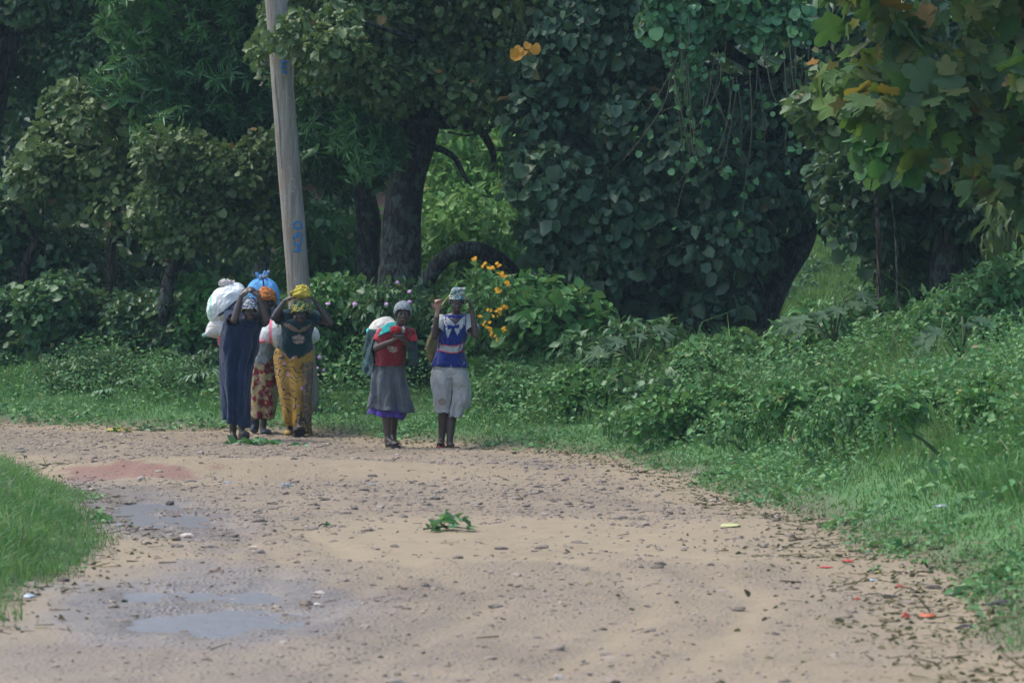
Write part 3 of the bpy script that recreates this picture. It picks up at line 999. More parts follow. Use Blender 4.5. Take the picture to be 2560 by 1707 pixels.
# right near tree with large lobed leaves
b = ground_at(*at(2700, 900, 35.5)[:2])
c8 = fill([(2100, 60), (2250, -60), (2400, -80), (2700, -80), (2760, 420), (2520, 470), (2420, 440), (2300, 360), (2150, 330)], 34.0, 35.6, 0.22, 0.36, 34) \
   + fill([(2100, -230), (2800, -230), (2800, -60), (2100, -60)], 34.0, 36, 0.3, 0.5, 18)
make_tree('tree', 'near tree at the upper right with very large lobed leaves, some turned yellow and brown', b,
          [b, at(2690, 600, 35.5), at(2640, 300, 35.3), at(2560, 100, 35.2)], c8,
          T_FIG, ML_FIG, 0.19, MB_BROWN, 300, 0.9, trunk_r=[0.13, 0.11, 0.09, 0.06], droop=0.9, up=0.35, inner=0.5)
b = ground_at(*at(2365, 800, 39.0)[:2])
make_tree('tree', 'straight dark trunk in deep shade below the large lobed leaves on the right', b,
          [b - np.array([0, 0, .1]), at(2365, 700, 39), at(2370, 600, 39), at(2360, 480, 39), at(2330, 300, 39)],
          fill([(2090, 420), (2180, 380), (2330, 420), (2560, 460), (2700, 470), (2700, 640), (2480, 600), (2300, 560), (2200, 640), (2110, 600)], 38.6, 40.2, 0.22, 0.38, 40)
          + fill([(2050, 200), (2300, 260), (2330, 420), (2120, 440)], 39.2, 40.6, 0.25, 0.4, 16)
          + fill([(2180, 640), (2330, 600), (2330, 760), (2230, 760)], 40.0, 41.0, 0.2, 0.3, 8),
          T_ROUND, ML_DARK, 0.09, MB_DARK, 280, 0.95, trunk_r=[0.19, 0.17, 0.15, 0.13, 0.09], stuff_tmpl=T_ROUND6)
b = ground_at(*at(2450, 800, 43.0)[:2])
make_tree('tree', 'shaded tree behind the right-hand trunk closing the view', b,
          [b, at(2480, 600, 43), at(2480, 300, 43)],
          fill([(2200, 0), (2700, 0), (2700, 760), (2420, 790), (2380, 600), (2200, 500)], 42.4, 44, 0.45, 0.8, 26),
          T_OVATE, ML_DARK, 0.15, MB_DARK, 0, 0.9, trunk_r=[0.12, 0.1, 0.08])
b = ground_at(*at(2200, 760, 38.5)[:2])
make_tree('tree', 'yellow-olive leaved sapling branch reaching left at the top right of the dark curtain', b,
          [b, at(2195, 560, 38.5), at(2170, 400, 38.4), at(2090, 300, 38.2)],
          fill([(1990, 260), (2060, 190), (2150, 230), (2170, 320), (2080, 330), (2010, 310)], 37.8, 38.4, 0.13, 0.2, 12),
          T_ROUND, ML_OLIVE, 0.085, MB_BROWN, 160, 1.0, trunk_r=[0.03, 0.028, 0.022, 0.015])
b = ground_at(*at(2250, 760, 37.0)[:2])
make_tree('tree', 'slender sapling with fresh green heart leaves hanging beside the large lobed leaves', b,
          [b, at(2240, 600, 37), at(2220, 450, 37), at(2190, 330, 37)],
          fill([(2140, 250), (2290, 220), (2330, 330), (2290, 470), (2180, 450)], 36.6, 37.2, 0.13, 0.2, 13),
          T_ROUND, ML_FRESH, 0.11, MB_DARK, 160, 0.6, trunk_r=[0.014, 0.013, 0.01, 0.008], droop=1.2, up=0.2)
b = ground_at(*at(2540, 760, 37.0)[:2])
make_tree('bamboo_clump', 'thin olive bamboo-like drooping foliage at the right border', b,
          [b, at(2540, 600, 37), at(2535, 480, 37)],
          fill([(2470, 450), (2700, 430), (2700, 720), (2480, 700)], 36.6, 37.6, 0.2, 0.34, 16),
          T_LANCE, ML_OLIVE, 0.17, MB_STEM, 160, 0.55, trunk_r=[0.02, 0.02, 0.015], droop=1.6, up=0.2, area_k=0.25, cat='bamboo')

# ------------------------------------------------------------------ bushes
bl = [([(-300, 780), (60, 745), (130, 740), (150, 960), (-300, 980)], 'pale green bush at the left border above the grass slope', T_ROUND6, ML_MID, 0.065),
      ([(100, 770), (170, 725), (260, 760), (330, 800), (330, 950), (120, 960)], 'dark round-leaved bush below the thin stemmed tree on the left', T_ROUND, ML_BUSH, 0.072),
      ([(300, 800), (380, 765), (440, 780), (460, 900), (330, 950)], 'tangled dusky bush between the dark round-leaved bush and the white sack', T_ROUND6, ML_BUSH, 0.065),
      ([(400, 775), (470, 745), (560, 750), (640, 770), (660, 880), (560, 900), (430, 920)], 'bright topped bush right behind the big white sack', T_ROUND6, ML_FRESH, 0.062)]
for poly, lab, tm, mt, sz in bl:
    make_bush(lab, fill(poly, 46.2, 47.8, 0.26, 0.42, 24), tm, mt, sz, 200, 1.15, stuff_tmpl=T_ROUND6)
make_bush('green bush with pale pink flowers behind the woman in the yellow skirt',
          fill([(740, 760), (840, 730), (930, 760), (960, 830), (940, 960), (760, 970)], 43.4, 44.6, 0.22, 0.34, 30), T_OVATE, ML_FRESH, 0.07, 220, 1.1)
make_bush('leafy green bush behind the woman in the red blouse',
          fill([(920, 770), (1060, 745), (1170, 740), (1200, 950), (940, 960)], 43.0, 44.4, 0.22, 0.34, 34), T_OVATE, ML_MID, 0.07, 240, 1.1)
shrub = make_bush('sprawling fresh green shrub with orange daisy flowers beside the woman in the blue vest',
                  fill([(1160, 760), (1200, 705), (1290, 730), (1330, 800), (1310, 960), (1150, 970)], 41.6, 42.8, 0.2, 0.32, 26), T_OVATE, ML_FRESH, 0.09, 240, 1.1, name='flowering_shrub', cat='shrub')
make_bush('bright green vine-covered mound at the foot of the dark leaf curtain',
          fill([(1290, 780), (1350, 725), (1420, 740), (1490, 800), (1490, 870), (1420, 960), (1300, 970)], 41.0, 42.4, 0.2, 0.34, 28), T_ROUND6, ML_FRESH, 0.09, 240, 1.1)
make_bush('low shadowy undergrowth bush under the dark leaf curtain',
          fill([(1440, 860), (1640, 830), (1680, 960), (1460, 1000)], 40.2, 41.6, 0.2, 0.3, 16), T_OVATE, ML_MID, 0.08, 160, 1.1)
make_bush('yellowish green mound of undergrowth right of centre under the leaf curtain',
          fill([(1690, 930), (1760, 870), (1880, 860), (1960, 900), (1940, 1010), (1720, 1020)], 38.6, 39.8, 0.18, 0.3, 22), T_ROUND6, ML_WEED, 0.06, 200, 1.1)
make_bush('leafy tangle of weeds below the bright meadow gap',
          fill([(1940, 820), (2040, 770), (2150, 760), (2260, 800), (2260, 960), (1960, 980)], 38.0, 39.4, 0.2, 0.32, 28), T_OVATE, ML_WEED, 0.07, 220, 1.1)
make_bush('tall vine-covered bush at the right border rising over the bank',
          fill([(2300, 820), (2400, 740), (2480, 700), (2700, 670), (2700, 1010), (2340, 1010)], 34.8, 36.4, 0.2, 0.34, 40), T_OVATE, ML_WEED, 0.07, 280, 1.1)
make_bush('dark creeping bush low on the right border above the litter',
          fill([(2440, 1060), (2700, 1000), (2760, 1330), (2560, 1360), (2450, 1200)], 30.2, 31.4, 0.16, 0.28, 28), T_ROUND6, ML_WEED, 0.06, 280, 1.15)
make_bush('loose weedy bush on the grass bank between the yellowish mound and the right border',
          fill([(2040, 1000), (2140, 950), (2300, 940), (2400, 1010), (2380, 1110), (2080, 1100)], 35.0, 36.4, 0.14, 0.24, 26), T_OVATE, ML_WEED, 0.055, 220, 0.9)
make_bush('small mid-green weed bush on the verge in front of the dark curtain',
          fill([(1560, 960), (1700, 950), (1760, 1040), (1600, 1070)], 37.4, 38.2, 0.13, 0.2, 14), T_ROUND6, ML_MID, 0.06, 140, 1.0)
make_bush('low dark weed clump on the grass at the far left of the road edge',
          fill([(60, 980), (200, 950), (280, 990), (240, 1020), (80, 1030)], 45.2, 46.2, 0.14, 0.2, 12), T_OVATE, ML_MID, 0.06, 100, 1.0)

# daisies and other flowers, children of their shrubs
def flower_mat(name, c):
    t = NT(name)
    t.base(c); t.setp(0.6, 0.3)
    return t.m
MF_OR = flower_mat('petal_orange', (0.85, 0.44, 0.02))
MF_PK = flower_mat('petal_pink', (0.62, 0.36, 0.60))
def flower_mesh(n=9):
    VV = []; FF = []
    tv, tf = T_PETAL
    for i in range(n):
        a = 2 * math.pi * i / n
        c, s = math.cos(a), math.sin(a)
        v = tv.copy(); v[:, 0] *= (0.62 if n > 5 else 1.5)
        VV.append(np.stack([v[:, 0] * c - v[:, 1] * s, v[:, 0] * s + v[:, 1] * c, v[:, 2] + 0.02 * (i % 2)], 1))
        FF.append(tf + i * len(tv))
    return np.vstack(VV), np.vstack(FF)
fv, ff = flower_mesh()
FM_OR = mk_mesh('flower', fv, ff); FM_OR.materials.append(MF_OR)
fv, ff = flower_mesh(5)
FM_PK = mk_mesh('flower', fv * np.array([1.5, 1.1, -2]), ff); FM_PK.materials.append(MF_PK)
def put_flower(parent, P, r, mesh, nrm=(0, -0.6, 0.8)):
    o = bpy.data.objects.new('flower', mesh)
    COL.objects.link(o); o.parent = parent
    n = Vector(nrm) + Vector(RNG.normal(size=3) * 0.35)
    q = n.to_track_quat('Z', 'Y')
    o.rotation_mode = 'QUATERNION'; o.rotation_quaternion = q
    o.scale = (r, r, r)
    o.location = Vector(P) - parent.location
for (px, py, k) in [(1186, 649, 4), (1216, 664, 5), (1228, 671, 3), (1240, 660, 4), (1248, 668, 2), (1251, 684, 4), (1258, 690, 5), (1266, 706, 3), (1273, 710, 3), (1242, 722, 4),
                    (1250, 727, 3), (1220, 775, 2), (1255, 772, 5), (1262, 768, 3), (1246, 783, 4), (1240, 790, 3), (1198, 790, 3), (1218, 805, 4), (1212, 812, 3), (1228, 825, 4),
                    (1258, 822, 5), (1230, 838, 4), (1241, 849, 2)]:
    for i in range(k):
        P = at(px + RNG.normal() * 4, py + RNG.normal() * 2.5, 41.0 + RNG.random() * 0.1)
        put_flower(shrub, P, 0.016 + 0.010 * RNG.random(), FM_OR, (RNG.normal() * .4, -0.7, 0.7))
stl = []
for i in range(16):
    P = at(1190 + 80 * RNG.random(), 655 + 190 * RNG.random(), 41.05)
    stl.append(([P, P + np.array([0.05 * RNG.normal(), 0.25, -0.18]), P + np.array([0.1 * RNG.normal(), 0.6, -0.5])], [0.004, 0.005, 0.006]))
tubes_obj('flower_stalk', stl, MB_STEM, shrub, np.array(shrub.location), 5, 0.15)
pkb = [o for o in COL.objects if o.parent is None and o.name.startswith('bush') and 'pale pink' in o.get('label', '')][0]
for (px, py) in [(820, 757), (800, 893), (790, 918), (812, 925), (886, 760)]:
    put_flower(pkb, at(px, py, 43.05), 0.022, FM_PK, (0, -1, 0.3))
rb = [o for o in COL.objects if o.parent is None and 'red blouse' in str(o.get('label', ''))][0]
for (px, py) in [(965, 760), (1022, 728), (995, 705), (1024, 754)]:
    put_flower(rb, at(px, py, 42.8), 0.02, FM_PK, (0, -1, 0.3))
cb = [o for o in COL.objects if o.parent is None and 'low on the right border' in str(o.get('label', ''))][0]
for (px, py) in [(2498, 1217), (2540, 1182)]:
    put_flower(cb, at(px, py, 29.9), 0.02, FM_PK, (0, -1, 0.3))

# ------------------------------------------------------------------ broad-leaved plants standing alone
def plant(label, px, py, Y, n, size, tmpl, mat, hgt, spread=0.35, name='broadleaf_plant', cat='plant', group=None, droop=0.35):
    x, y = at(px, py, Y)[:2]
    b = ground_at(x, y)
    t = thing(name, label, cat, tuple(b), group)
    L = Leaves(); st = []
    for i in range(n):
        a = 2 * math.pi * (i / n) + RNG.random() * 0.7
        f = (i + 0.5) / n
        z = hgt * (0.45 + 0.6 * f)
        rr = spread * (1.15 - 0.7 * f)
        p = b + np.array([math.cos(a) * rr, math.sin(a) * rr * 0.8, z])
        st.append(([b + np.array([0, 0, z * 0.5]), b + np.array([math.cos(a) * rr * .5, math.sin(a) * rr * .4, z * 0.95]), p], [0.012, 0.009, 0.005]))
        L.add(p[None], np.array([[math.cos(a), math.sin(a) * .8 - 0.3, -droop]]), np.array([[math.cos(a) * .35, -0.5 + 0.2 * RNG.normal(), 0.8]]), np.array([size * (0.75 + 0.5 * RNG.random())]))
    st.append(([b - np.array([0, 0, 0.05]), b + np.array([0.02, 0, hgt * .5]), b + np.array([0, 0, hgt])], [0.02, 0.016, 0.01]))
    tubes_obj('stem', st, MB_STEM, t, b, 6, 0.15)
    L.build(t, tmpl, mat, n, base=b)
    return t
plant('castor plant with star-shaped leaves at the foot of the dark leaf curtain', 1590, 960, 39.6, 11, 0.25, T_PALM, ML_PALM, 0.75, 0.38)
plant('tall castor plant with large star-shaped leaves under the meadow gap', 2085, 900, 37.4, 13, 0.28, T_PALM, ML_PALM, 0.95, 0.42)
plant('castor plant with one very large pale leaf near the right border', 2405, 1050, 33.2, 7, 0.26, T_PALM, ML_PALM, 0.62, 0.3)
plant('young castor plant low on the right bank', 2190, 1180, 31.6, 6, 0.2, T_PALM, ML_PALM, 0.3, 0.2)
plant('silvery leaved weed at the road edge left of the navy dress', 505, 1010, 43.6, 26, 0.12, T_LANCE, ML_SILVER, 0.34, 0.24)
plant('small silvery leaved weed far left at the road edge', 262, 1062, 43.9, 12, 0.10, T_OVATE, ML_SILVER, 0.16, 0.1)
plant('small dark leaved weed on the far left slope', 330, 1035, 44.4, 14, 0.09, T_OVATE, ML_MID, 0.2, 0.15)
WL = ['nearest the woman in the blue vest', 'left of the castor plant under the leaf curtain', 'below the castor plant under the leaf curtain', 'below the yellowish mound', 'half way down the bank right of centre',
      'low on the bank under the meadow gap', 'under the large pale castor leaf', 'small one at the grass edge right of centre', 'low near the grass edge below the tangle', 'left of the dark creeping bush',
      'at the far verge behind the gravel', 'in front of the bright vine mound', 'between the yellowish mound and the meadow gap', 'lowest one near the grey purple scrap', 'above the brown clod in the grass']
for i, (px, py, Y) in enumerate([(1395, 1010, 40.2), (1500, 1050, 38.4), (1660, 1080, 36.6), (1815, 1060, 36.4), (1985, 1085, 35.2), (2100, 1150, 33.4), (2260, 1130, 32.8), (1740, 1110, 35.6),
                                 (1920, 1160, 33.6), (2330, 1240, 30.6), (1290, 1045, 40.0), (1560, 1000, 39.2), (1880, 1010, 37.2), (2440, 1330, 28.4), (2200, 1260, 30.4)]):
    x, y = at(px, py, Y)[:2]
    g = ground_at(x, y)
    cl = [(g + np.array([0.28 * RNG.normal(), 0.2 * RNG.normal(), 0.12 + 0.16 * RNG.random()]), (0.13 + 0.1 * RNG.random(), 0.13, 0.10 + 0.08 * RNG.random())) for _ in range(6)]
    make_bush('fine-leaved weed on the right bank, ' + WL[i], cl, [T_OVATE, T_ROUND6][i % 2], [ML_WEED, ML_FRESH][i % 2], 0.045, 40, 1.0, 5, name='weed', cat='weed', stemmat=MB_STEM, group='weeds on the right bank')

for lab, px, py, Y in [('scruffy green weed on the slope left of the silvery weed by the navy dress', 420, 1010, 44.2), ('scruffy weed on the far left slope above the pale leafy sprig', 330, 985, 45.2),
                       ('scruffy weed low on the far left slope near the left border', 150, 1035, 44.8), ('brighter scruffy weed high on the slope behind the white sack', 470, 940, 45.4),
                       ('dark scruffy weed in the middle of the far left slope', 240, 1000, 45.0)]:
    x, y = at(px, py, Y)[:2]
    g = ground_at(x, y)
    cl = [(g + np.array([0.34 * RNG.normal(), 0.2 * RNG.normal(), 0.08 + 0.14 * RNG.random()]), (0.16 + 0.1 * RNG.random(), 0.13, 0.10 + 0.07 * RNG.random())) for _ in range(7)]
    make_bush(lab, cl, T_OVATE, [ML_MID, ML_WEED][int(px) % 2 if 'dark' not in lab else 0], 0.05, 40, 0.9, 5, name='weed', cat='weed', stemmat=MB_STEM)

# ------------------------------------------------------------------ grass
def grass(name, n, xr, yr, cond, hfun, label, wid=0.0045, mat=ML_GRASS, lean=0.75):
    x = xr[0] + (xr[1] - xr[0]) * RNG.random(n); y = yr[0] + (yr[1] - yr[0]) * RNG.random(n)
    px = 1280 + 9600 * x / y
    k = (px > -260) & (px < 2820)
    x, y = x[k], y[k]
    z, d = H(x, y, True)
    k = cond(x, y, d, z)
    x, y, z, d = x[k], y[k], z[k], d[k]
    hh = hfun(x, y, d) * np.exp(0.3 * RNG.normal(size=len(x)))
    n = len(x)
    az = RNG.random(n) * 2 * math.pi
    # tufts lean together
    ta = 6.28 * vn(x * 2.2, y * 2.2, 91) * 2
    az = np.where(RNG.random(n) < 0.6, ta + 0.6 * RNG.normal(size=n), az)
    ln = lean * (0.4 + RNG.random(n) * 1.2)
    dx = np.cos(az); dy = np.sin(az)
    w = wid * (0.6 + 0.8 * RNG.random(n)) * np.clip(hh / 0.12, 0.8, 1.7)
    sa = RNG.random(n) * math.pi
    sx = np.cos(sa) * w; sy = np.sin(sa) * w * 0.5
    V = np.zeros((n, 5, 3))
    V[:, 0] = np.stack([x - sx, y - sy, z - 0.01], 1)
    V[:, 1] = np.stack([x + sx, y + sy, z - 0.01], 1)
    m = 0.55
    V[:, 2] = np.stack([x - sx * .8 + dx * hh * ln * .3, y - sy * .8 + dy * hh * ln * .3, z + hh * m], 1)
    V[:, 3] = np.stack([x + sx * .8 + dx * hh * ln * .3, y + sy * .8 + dy * hh * ln * .3, z + hh * m], 1)
    V[:, 4] = np.stack([x + dx * hh * ln, y + dy * hh * ln, z + hh * (1 - 0.35 * np.minimum(ln, 1.6))], 1)
    o_ = (np.arange(n) * 5)[:, None]
    F = np.concatenate([o_ + np.array([[0, 1, 3]]), o_ + np.array([[0, 3, 2]]), o_ + np.array([[2, 3, 4]])], 0)
    rn = np.clip(0.5 + 0.75 * fbm(x * 0.9, y * 0.9, 61, 3) + 0.22 * RNG.normal(size=n), 0, 0.995)
    dead = RNG.random(n) < 0.03 + 0.10 * np.exp(-d * 2.0)
    rn = np.where(dead, 0.998, rn * 0.95)
    o = ob(name, mk_mesh(name, V.reshape(-1, 3), F, {'rnd': np.repeat(rn, 5)}), mat)
    tag(o, label, 'grass'); o['kind'] = 'stuff'
    return n
thin = lambda x, y, d, f: RNG.random(len(x)) < np.clip(f, 0, 1)
# right and far bank
grass('grass', 560000, (-8, 7.2), (18, 50), lambda x, y, d, z: (d > 0.0) & ~((x < -1.2) & (y < 39)) & thin(x, y, d, 0.10 + 0.9 * smooth(0.0, 0.35, d) * (0.65 + 0.9 * vn(x * 3, y * 3, 63))) & (d < 7),
      lambda x, y, d: 0.03 + 0.07 * smooth(0.2, 1.8, d) + 0.12 * smooth(0.6, 3.0, d) * np.clip(0.5 + 1.5 * fbm(x * 0.8, y * 0.8, 65, 2), 0, 1.6),
      'green grass growing thick on the bank along the far and right side of the road', 0.0052)
# near left patch
grass('grass', 190000, (-7.5, -2.0), (17.5, 39), lambda x, y, d, z: (d > 0.0) & thin(x, y, d, 0.15 + 0.85 * smooth(0.0, 0.3, d)),
      lambda x, y, d: 0.05 + 0.20 * smooth(0.1, 1.2, d) + 0.10 * np.clip(fbm(x * 1.2, y * 1.2, 67, 2), 0, 1),
      'longer grass of the rounded patch inside the bend at the left border', 0.0036)
grass('tall_grass', 90000, (0.2, 7.2), (24, 42), lambda x, y, d, z: (d > 1.0) & (d < 5.5) & thin(x, y, d, 0.25 + 1.6 * vn(x * 1.4, y * 1.2, 64)),
      lambda x, y, d: 0.22 + 0.26 * smooth(0.8, 2.6, d),
      'tall feathery grass standing among the weeds on the right bank', 0.0042, lean=0.9)
# small round weeds in the grass
def groundcover():
    n = 420000
    x = -8 + 15.2 * RNG.random(n); y = 18 + 30 * RNG.random(n)
    d = edge_dist(x, y)
    px = 1280 + 9600 * x / y
    m = fbm(x * 1.0, y * 0.8, 71, 3)
    k = (d > 0.05) & (d < 6.5) & (y < 47.5) & (px > -220) & (px < 2780) & (RNG.random(n) < np.clip(0.30 + 1.1 * m + 0.5 * smooth(0.8, 2.6, d), 0.03, 1)) & ~((x < -2) & (y < 37) & (RNG.random(n) < 0.8))
    x, y, d, m = x[k], y[k], d[k], m[k]
    z = H(x, y)
    n = len(x)
    top = 0.03 + 0.15 * smooth(0.2, 1.2, d) + 0.48 * smooth(0.7, 2.0, d) * np.clip(0.35 + 1.6 * m + 0.8 * vn(x * 3.1, y * 2.6, 73), 0.0, 1.2)
    top = np.where((x < -2.2) & (y > 40), top * 0.75, top)
    hh = top * RNG.random(n) ** 0.45
    P = np.stack([x, y, z + hh], 1)
    A = unit(RNG.normal(size=(n, 3)) * np.array([1, 1, 0.45]) + np.array([0, -0.3, 0.0]))
    N = unit(np.array([0, -0.3, 1]) + 0.5 * RNG.normal(size=(n, 3)))
    S = (0.020 + 0.040 * RNG.random(n) ** 1.5) * np.where(vn(x * 1.7, y * 1.7, 75) > 0.12, 1.6, 1.0)
    L = Leaves(); L.add(P, A, N, S)
    tv = np.array([[0, 0, 0], [0.3, 0.45, 0.06], [0, 1, -0.15], [-0.3, 0.45, 0.06]]); tf = np.array([[0, 1, 2], [0, 2, 3]])
    o = L.build(None, (tv, tf), ML_WEED, 0, name='ground_cover')
    tag(o, 'small leafy weeds mixed through the grass of the verges', 'weeds'); o['kind'] = 'stuff'
groundcover()

# bright meadow on the slope seen under the leaning limb
def meadow():
    n = 90000
    y = 54 + 20 * RNG.random(n); x = y * (1930 + 330 * RNG.random(n) - 1280) / 9600
    z = H(x, y)
    P = np.stack([x, y, z + 0.04 * RNG.random(n)], 1)
    A = unit(np.stack([0.5 * RNG.normal(size=n), 0.5 * RNG.normal(size=n), 0.9 + 0 * x], 1)); N = unit(np.array([0, -0.8, 0.5]) + 0.4 * RNG.normal(size=(n, 3)))
    L = Leaves(); L.add(P, A, N, (0.10 + 0.12 * RNG.random(n)) * (1 + 0.5 * fbm(x * 2, y * 1.0, 33, 2)))
    L.S[0] = L.S[0] * np.where(vn(x * 3, y * 1.2, 35) > 0.2, 1.7, 1.0)
    o = L.build(None, (np.array([[-0.08, 0, 0], [0.08, 0, 0], [0, 1, 0.1]]), np.array([[0, 1, 2]])), leaf_mat('meadow_blade', [(0.07, 0.13, 0.04), (0.15, 0.25, 0.08), (0.26, 0.33, 0.15)], None, 0, 0.6, 0.1, 0.3), 0, name='meadow_grass')
    tag(o, 'light green meadow on the slope seen under the leaning dark limb', 'grass'); o['kind'] = 'stuff'
meadow()

# tufts and low scrub dotted over the meadow
L = Leaves()
for i in range(60):
    y = 56 + 16 * RNG.random(); x = y * (1950 + 260 * RNG.random() - 1280) / 9600
    r = 0.08 + 0.16 * RNG.random()
    clump_leaves(L, [(np.array([x, y, h1(x, y) + r * .4]), (r * 1.6, r, r))], 0.07, 0.9)
o = L.build(None, T_OVATE, ML_MID, 0, name='meadow_scrub')
tag(o, 'low darker scrub dotted over the light meadow in the gap', 'scrub'); o['kind'] = 'stuff'
# ------------------------------------------------------------------ people
def capsule(a, b, ra, rb, n=14):
    a = np.array(a, float); b = np.array(b, float)
    ax = b - a; L = np.linalg.norm(ax)
    if L < 1e-6:
        ax = np.array([0, 0, 1.0]); L = 1e-6
    ax = ax / L if L > 1e-6 else ax
    u = np.cross(ax, [0.31, 0.87, 0.12]); u /= np.linalg.norm(u); w = np.cross(ax, u)
    prof = []
    for k in range(5):
        t = math.pi / 2 * (1 - k / 4.0)
        prof.append((a - ax * ra * math.sin(t), ra * math.cos(t)))
    for k in range(5):
        t = math.pi / 2 * (k / 4.0)
        prof.append((b + ax * rb * math.sin(t), rb * math.cos(t)))
    return revolve(prof, u, w, n)

def revolve(prof, u, w, n, ku=1.0, kw=1.0):
    V = []; an = np.arange(n) * 2 * math.pi / n
    for c, r in prof:
        r = max(r, 1e-4)
        V.append(c + (np.cos(an) * r * ku)[:, None] * u + (np.sin(an) * r * kw)[:, None] * w)
    V = np.vstack(V); F = []
    for i in range(len(prof) - 1):
        for j in range(n):
            F.append([i * n + j, i * n + (j + 1) % n, (i + 1) * n + (j + 1) % n, (i + 1) * n + j])
    return V, F, n, len(prof)

def ellipsoid(c, r, M=None, n=16, m=10):
    prof = [(np.array([0, 0, -math.cos(math.pi * k / m)]), math.sin(math.pi * k / m)) for k in range(m + 1)]
    V, F, n_, m_ = revolve(prof, np.array([1.0, 0, 0]), np.array([0, 1.0, 0]), n)
    V = V * np.array(r)
    if M is not None:
        V = V @ np.array(M).T
    return V + np.array(c), F, n_, m_

class Body:
    def __init__(self):
        self.V = []; self.F = []; self.off = 0
    def add(self, g):
        V, F, n, m = g
        self.V.append(V)
        self.F += [[a + self.off for a in f] for f in F]
        self.F.append([self.off + j for j in range(n)][::-1])
        self.F.append([self.off + (m - 1) * n + j for j in range(n)])
        self.off += len(V)
    def cap(self, a, b, ra, rb):
        self.add(capsule(a, b, ra, rb))
    def ell(self, c, r, M=None):
        self.add(ellipsoid(c, r, M))
    def mesh(self, name, voxel=0.0065, sm=4):
        me = bpy.data.meshes.new(name + '_src')
        me.from_pydata(np.vstack(self.V).tolist(), [], self.F)
        o = bpy.data.objects.new(name + '_src', me)
        COL.objects.link(o)
        bm = bmesh.new(); bm.from_mesh(me); bmesh.ops.recalc_face_normals(bm, faces=bm.faces); bm.to_mesh(me); bm.free()
        md = o.modifiers.new('r', 'REMESH'); md.mode = 'VOXEL'; md.voxel_size = voxel; md.use_smooth_shade = True
        ms = o.modifiers.new('s', 'SMOOTH'); ms.factor = 0.5; ms.iterations = sm
        mdc = o.modifiers.new('d', 'DECIMATE'); mdc.ratio = 0.38
        dg = bpy.context.evaluated_depsgraph_get()
        out = bpy.data.meshes.new_from_object(o.evaluated_get(dg))
        out.name = name
        bpy.data.objects.remove(o); bpy.data.meshes.remove(me)
        for p in out.polygons:
            p.use_smooth = True
        return out

def rotm(pitch=0.0, yaw=0.0, roll=0.0):
    """head basis: pitch>0 looks down (towards -y), yaw>0 turns to image right, roll tilts"""
    m = Matrix.Rotation(yaw, 3, 'Z') @ Matrix.Rotation(pitch, 3, 'X') @ Matrix.Rotation(roll, 3, 'Y')
    return np.array(m)

def add_head(B, c, M, s=1.0):
    """head facing -y in its own frame; centre c is the middle of the head"""
    def L(p):
        return np.array(c) + M @ (np.array(p) * s)
    def e(p, r, mm=None):
        B.ell(L(p), np.array(r) * s, M)
    e((0, 0.012, 0.022), (0.072, 0.088, 0.080))
    e((0, -0.022, -0.038), (0.056, 0.060, 0.062))
    e((0, -0.048, -0.082), (0.030, 0.026, 0.022))       # chin
    e((0.034, -0.052, -0.022), (0.026, 0.024, 0.022))   # cheeks
    e((-0.034, -0.052, -0.022), (0.026, 0.024, 0.022))
    e((0, -0.070, 0.022), (0.046, 0.014, 0.012))        # brow
    B.cap(L((0, -0.076, 0.012)), L((0, -0.094, -0.022)), 0.0085 * s, 0.013 * s)
    e((0.012, -0.086, -0.026), (0.0095, 0.010, 0.008))
    e((-0.012, -0.086, -0.026), (0.0095, 0.010, 0.008))
    e((0, -0.083, -0.048), (0.024, 0.010, 0.0075))      # lips
    e((0, -0.081, -0.060), (0.021, 0.010, 0.008))
    e((0.076, 0.010, -0.008), (0.008, 0.018, 0.030))    # ears
    e((-0.076, 0.010, -0.008), (0.008, 0.018, 0.030))
    return L

def add_hand(B, wrist, fdir, pdir, side, s=1.0, curl=0.5):
    """fdir: direction of the fingers, pdir: where the palm faces, side: +1/-1 which side the thumb leaves"""
    f = np.array(fdir, float); f /= np.linalg.norm(f)
    p = np.array(pdir, float); p -= f * (p @ f); p /= np.linalg.norm(p)
    w = np.cross(f, p) * side
    wr = np.array(wrist, float)
    pc = wr + f * 0.045 * s
    M = np.stack([w, f, p], 1)
    B.ell(pc, (0.038 * s, 0.048 * s, 0.016 * s), M)
    B.cap(wr - f * 0.01, wr + f * 0.03 * s, 0.021 * s, 0.022 * s)
    for i, (o, L1) in enumerate([(-0.028, 0.060), (-0.010, 0.074), (0.009, 0.079), (0.027, 0.072)]):
        a = pc + w * o * s + f * 0.034 * s
        c1 = curl * (0.9 + 0.15 * i)
        d1 = f * math.cos(c1 * .8) + p * math.sin(c1 * .8) + w * o * 2.5
        d2 = f * math.cos(c1 * 2.0) + p * math.sin(c1 * 2.0)
        m = a + d1 * L1 * 0.5 * s
        B.cap(a - f * 0.01 * s, m, 0.0098 * s, 0.0090 * s)
        B.cap(m, m + d2 * L1 * 0.5 * s, 0.0090 * s, 0.0072 * s)
    a = wr + w * 0.024 * s + f * 0.022 * s
    m = a + (w * 0.75 + f * 0.6 + p * 0.25) * 0.036 * s
    B.cap(a, m, 0.013 * s, 0.0105 * s)
    B.cap(m, m + (w * 0.25 + f * 0.9 + p * 0.4) * 0.030 * s, 0.0105 * s, 0.0082 * s)
    return pc

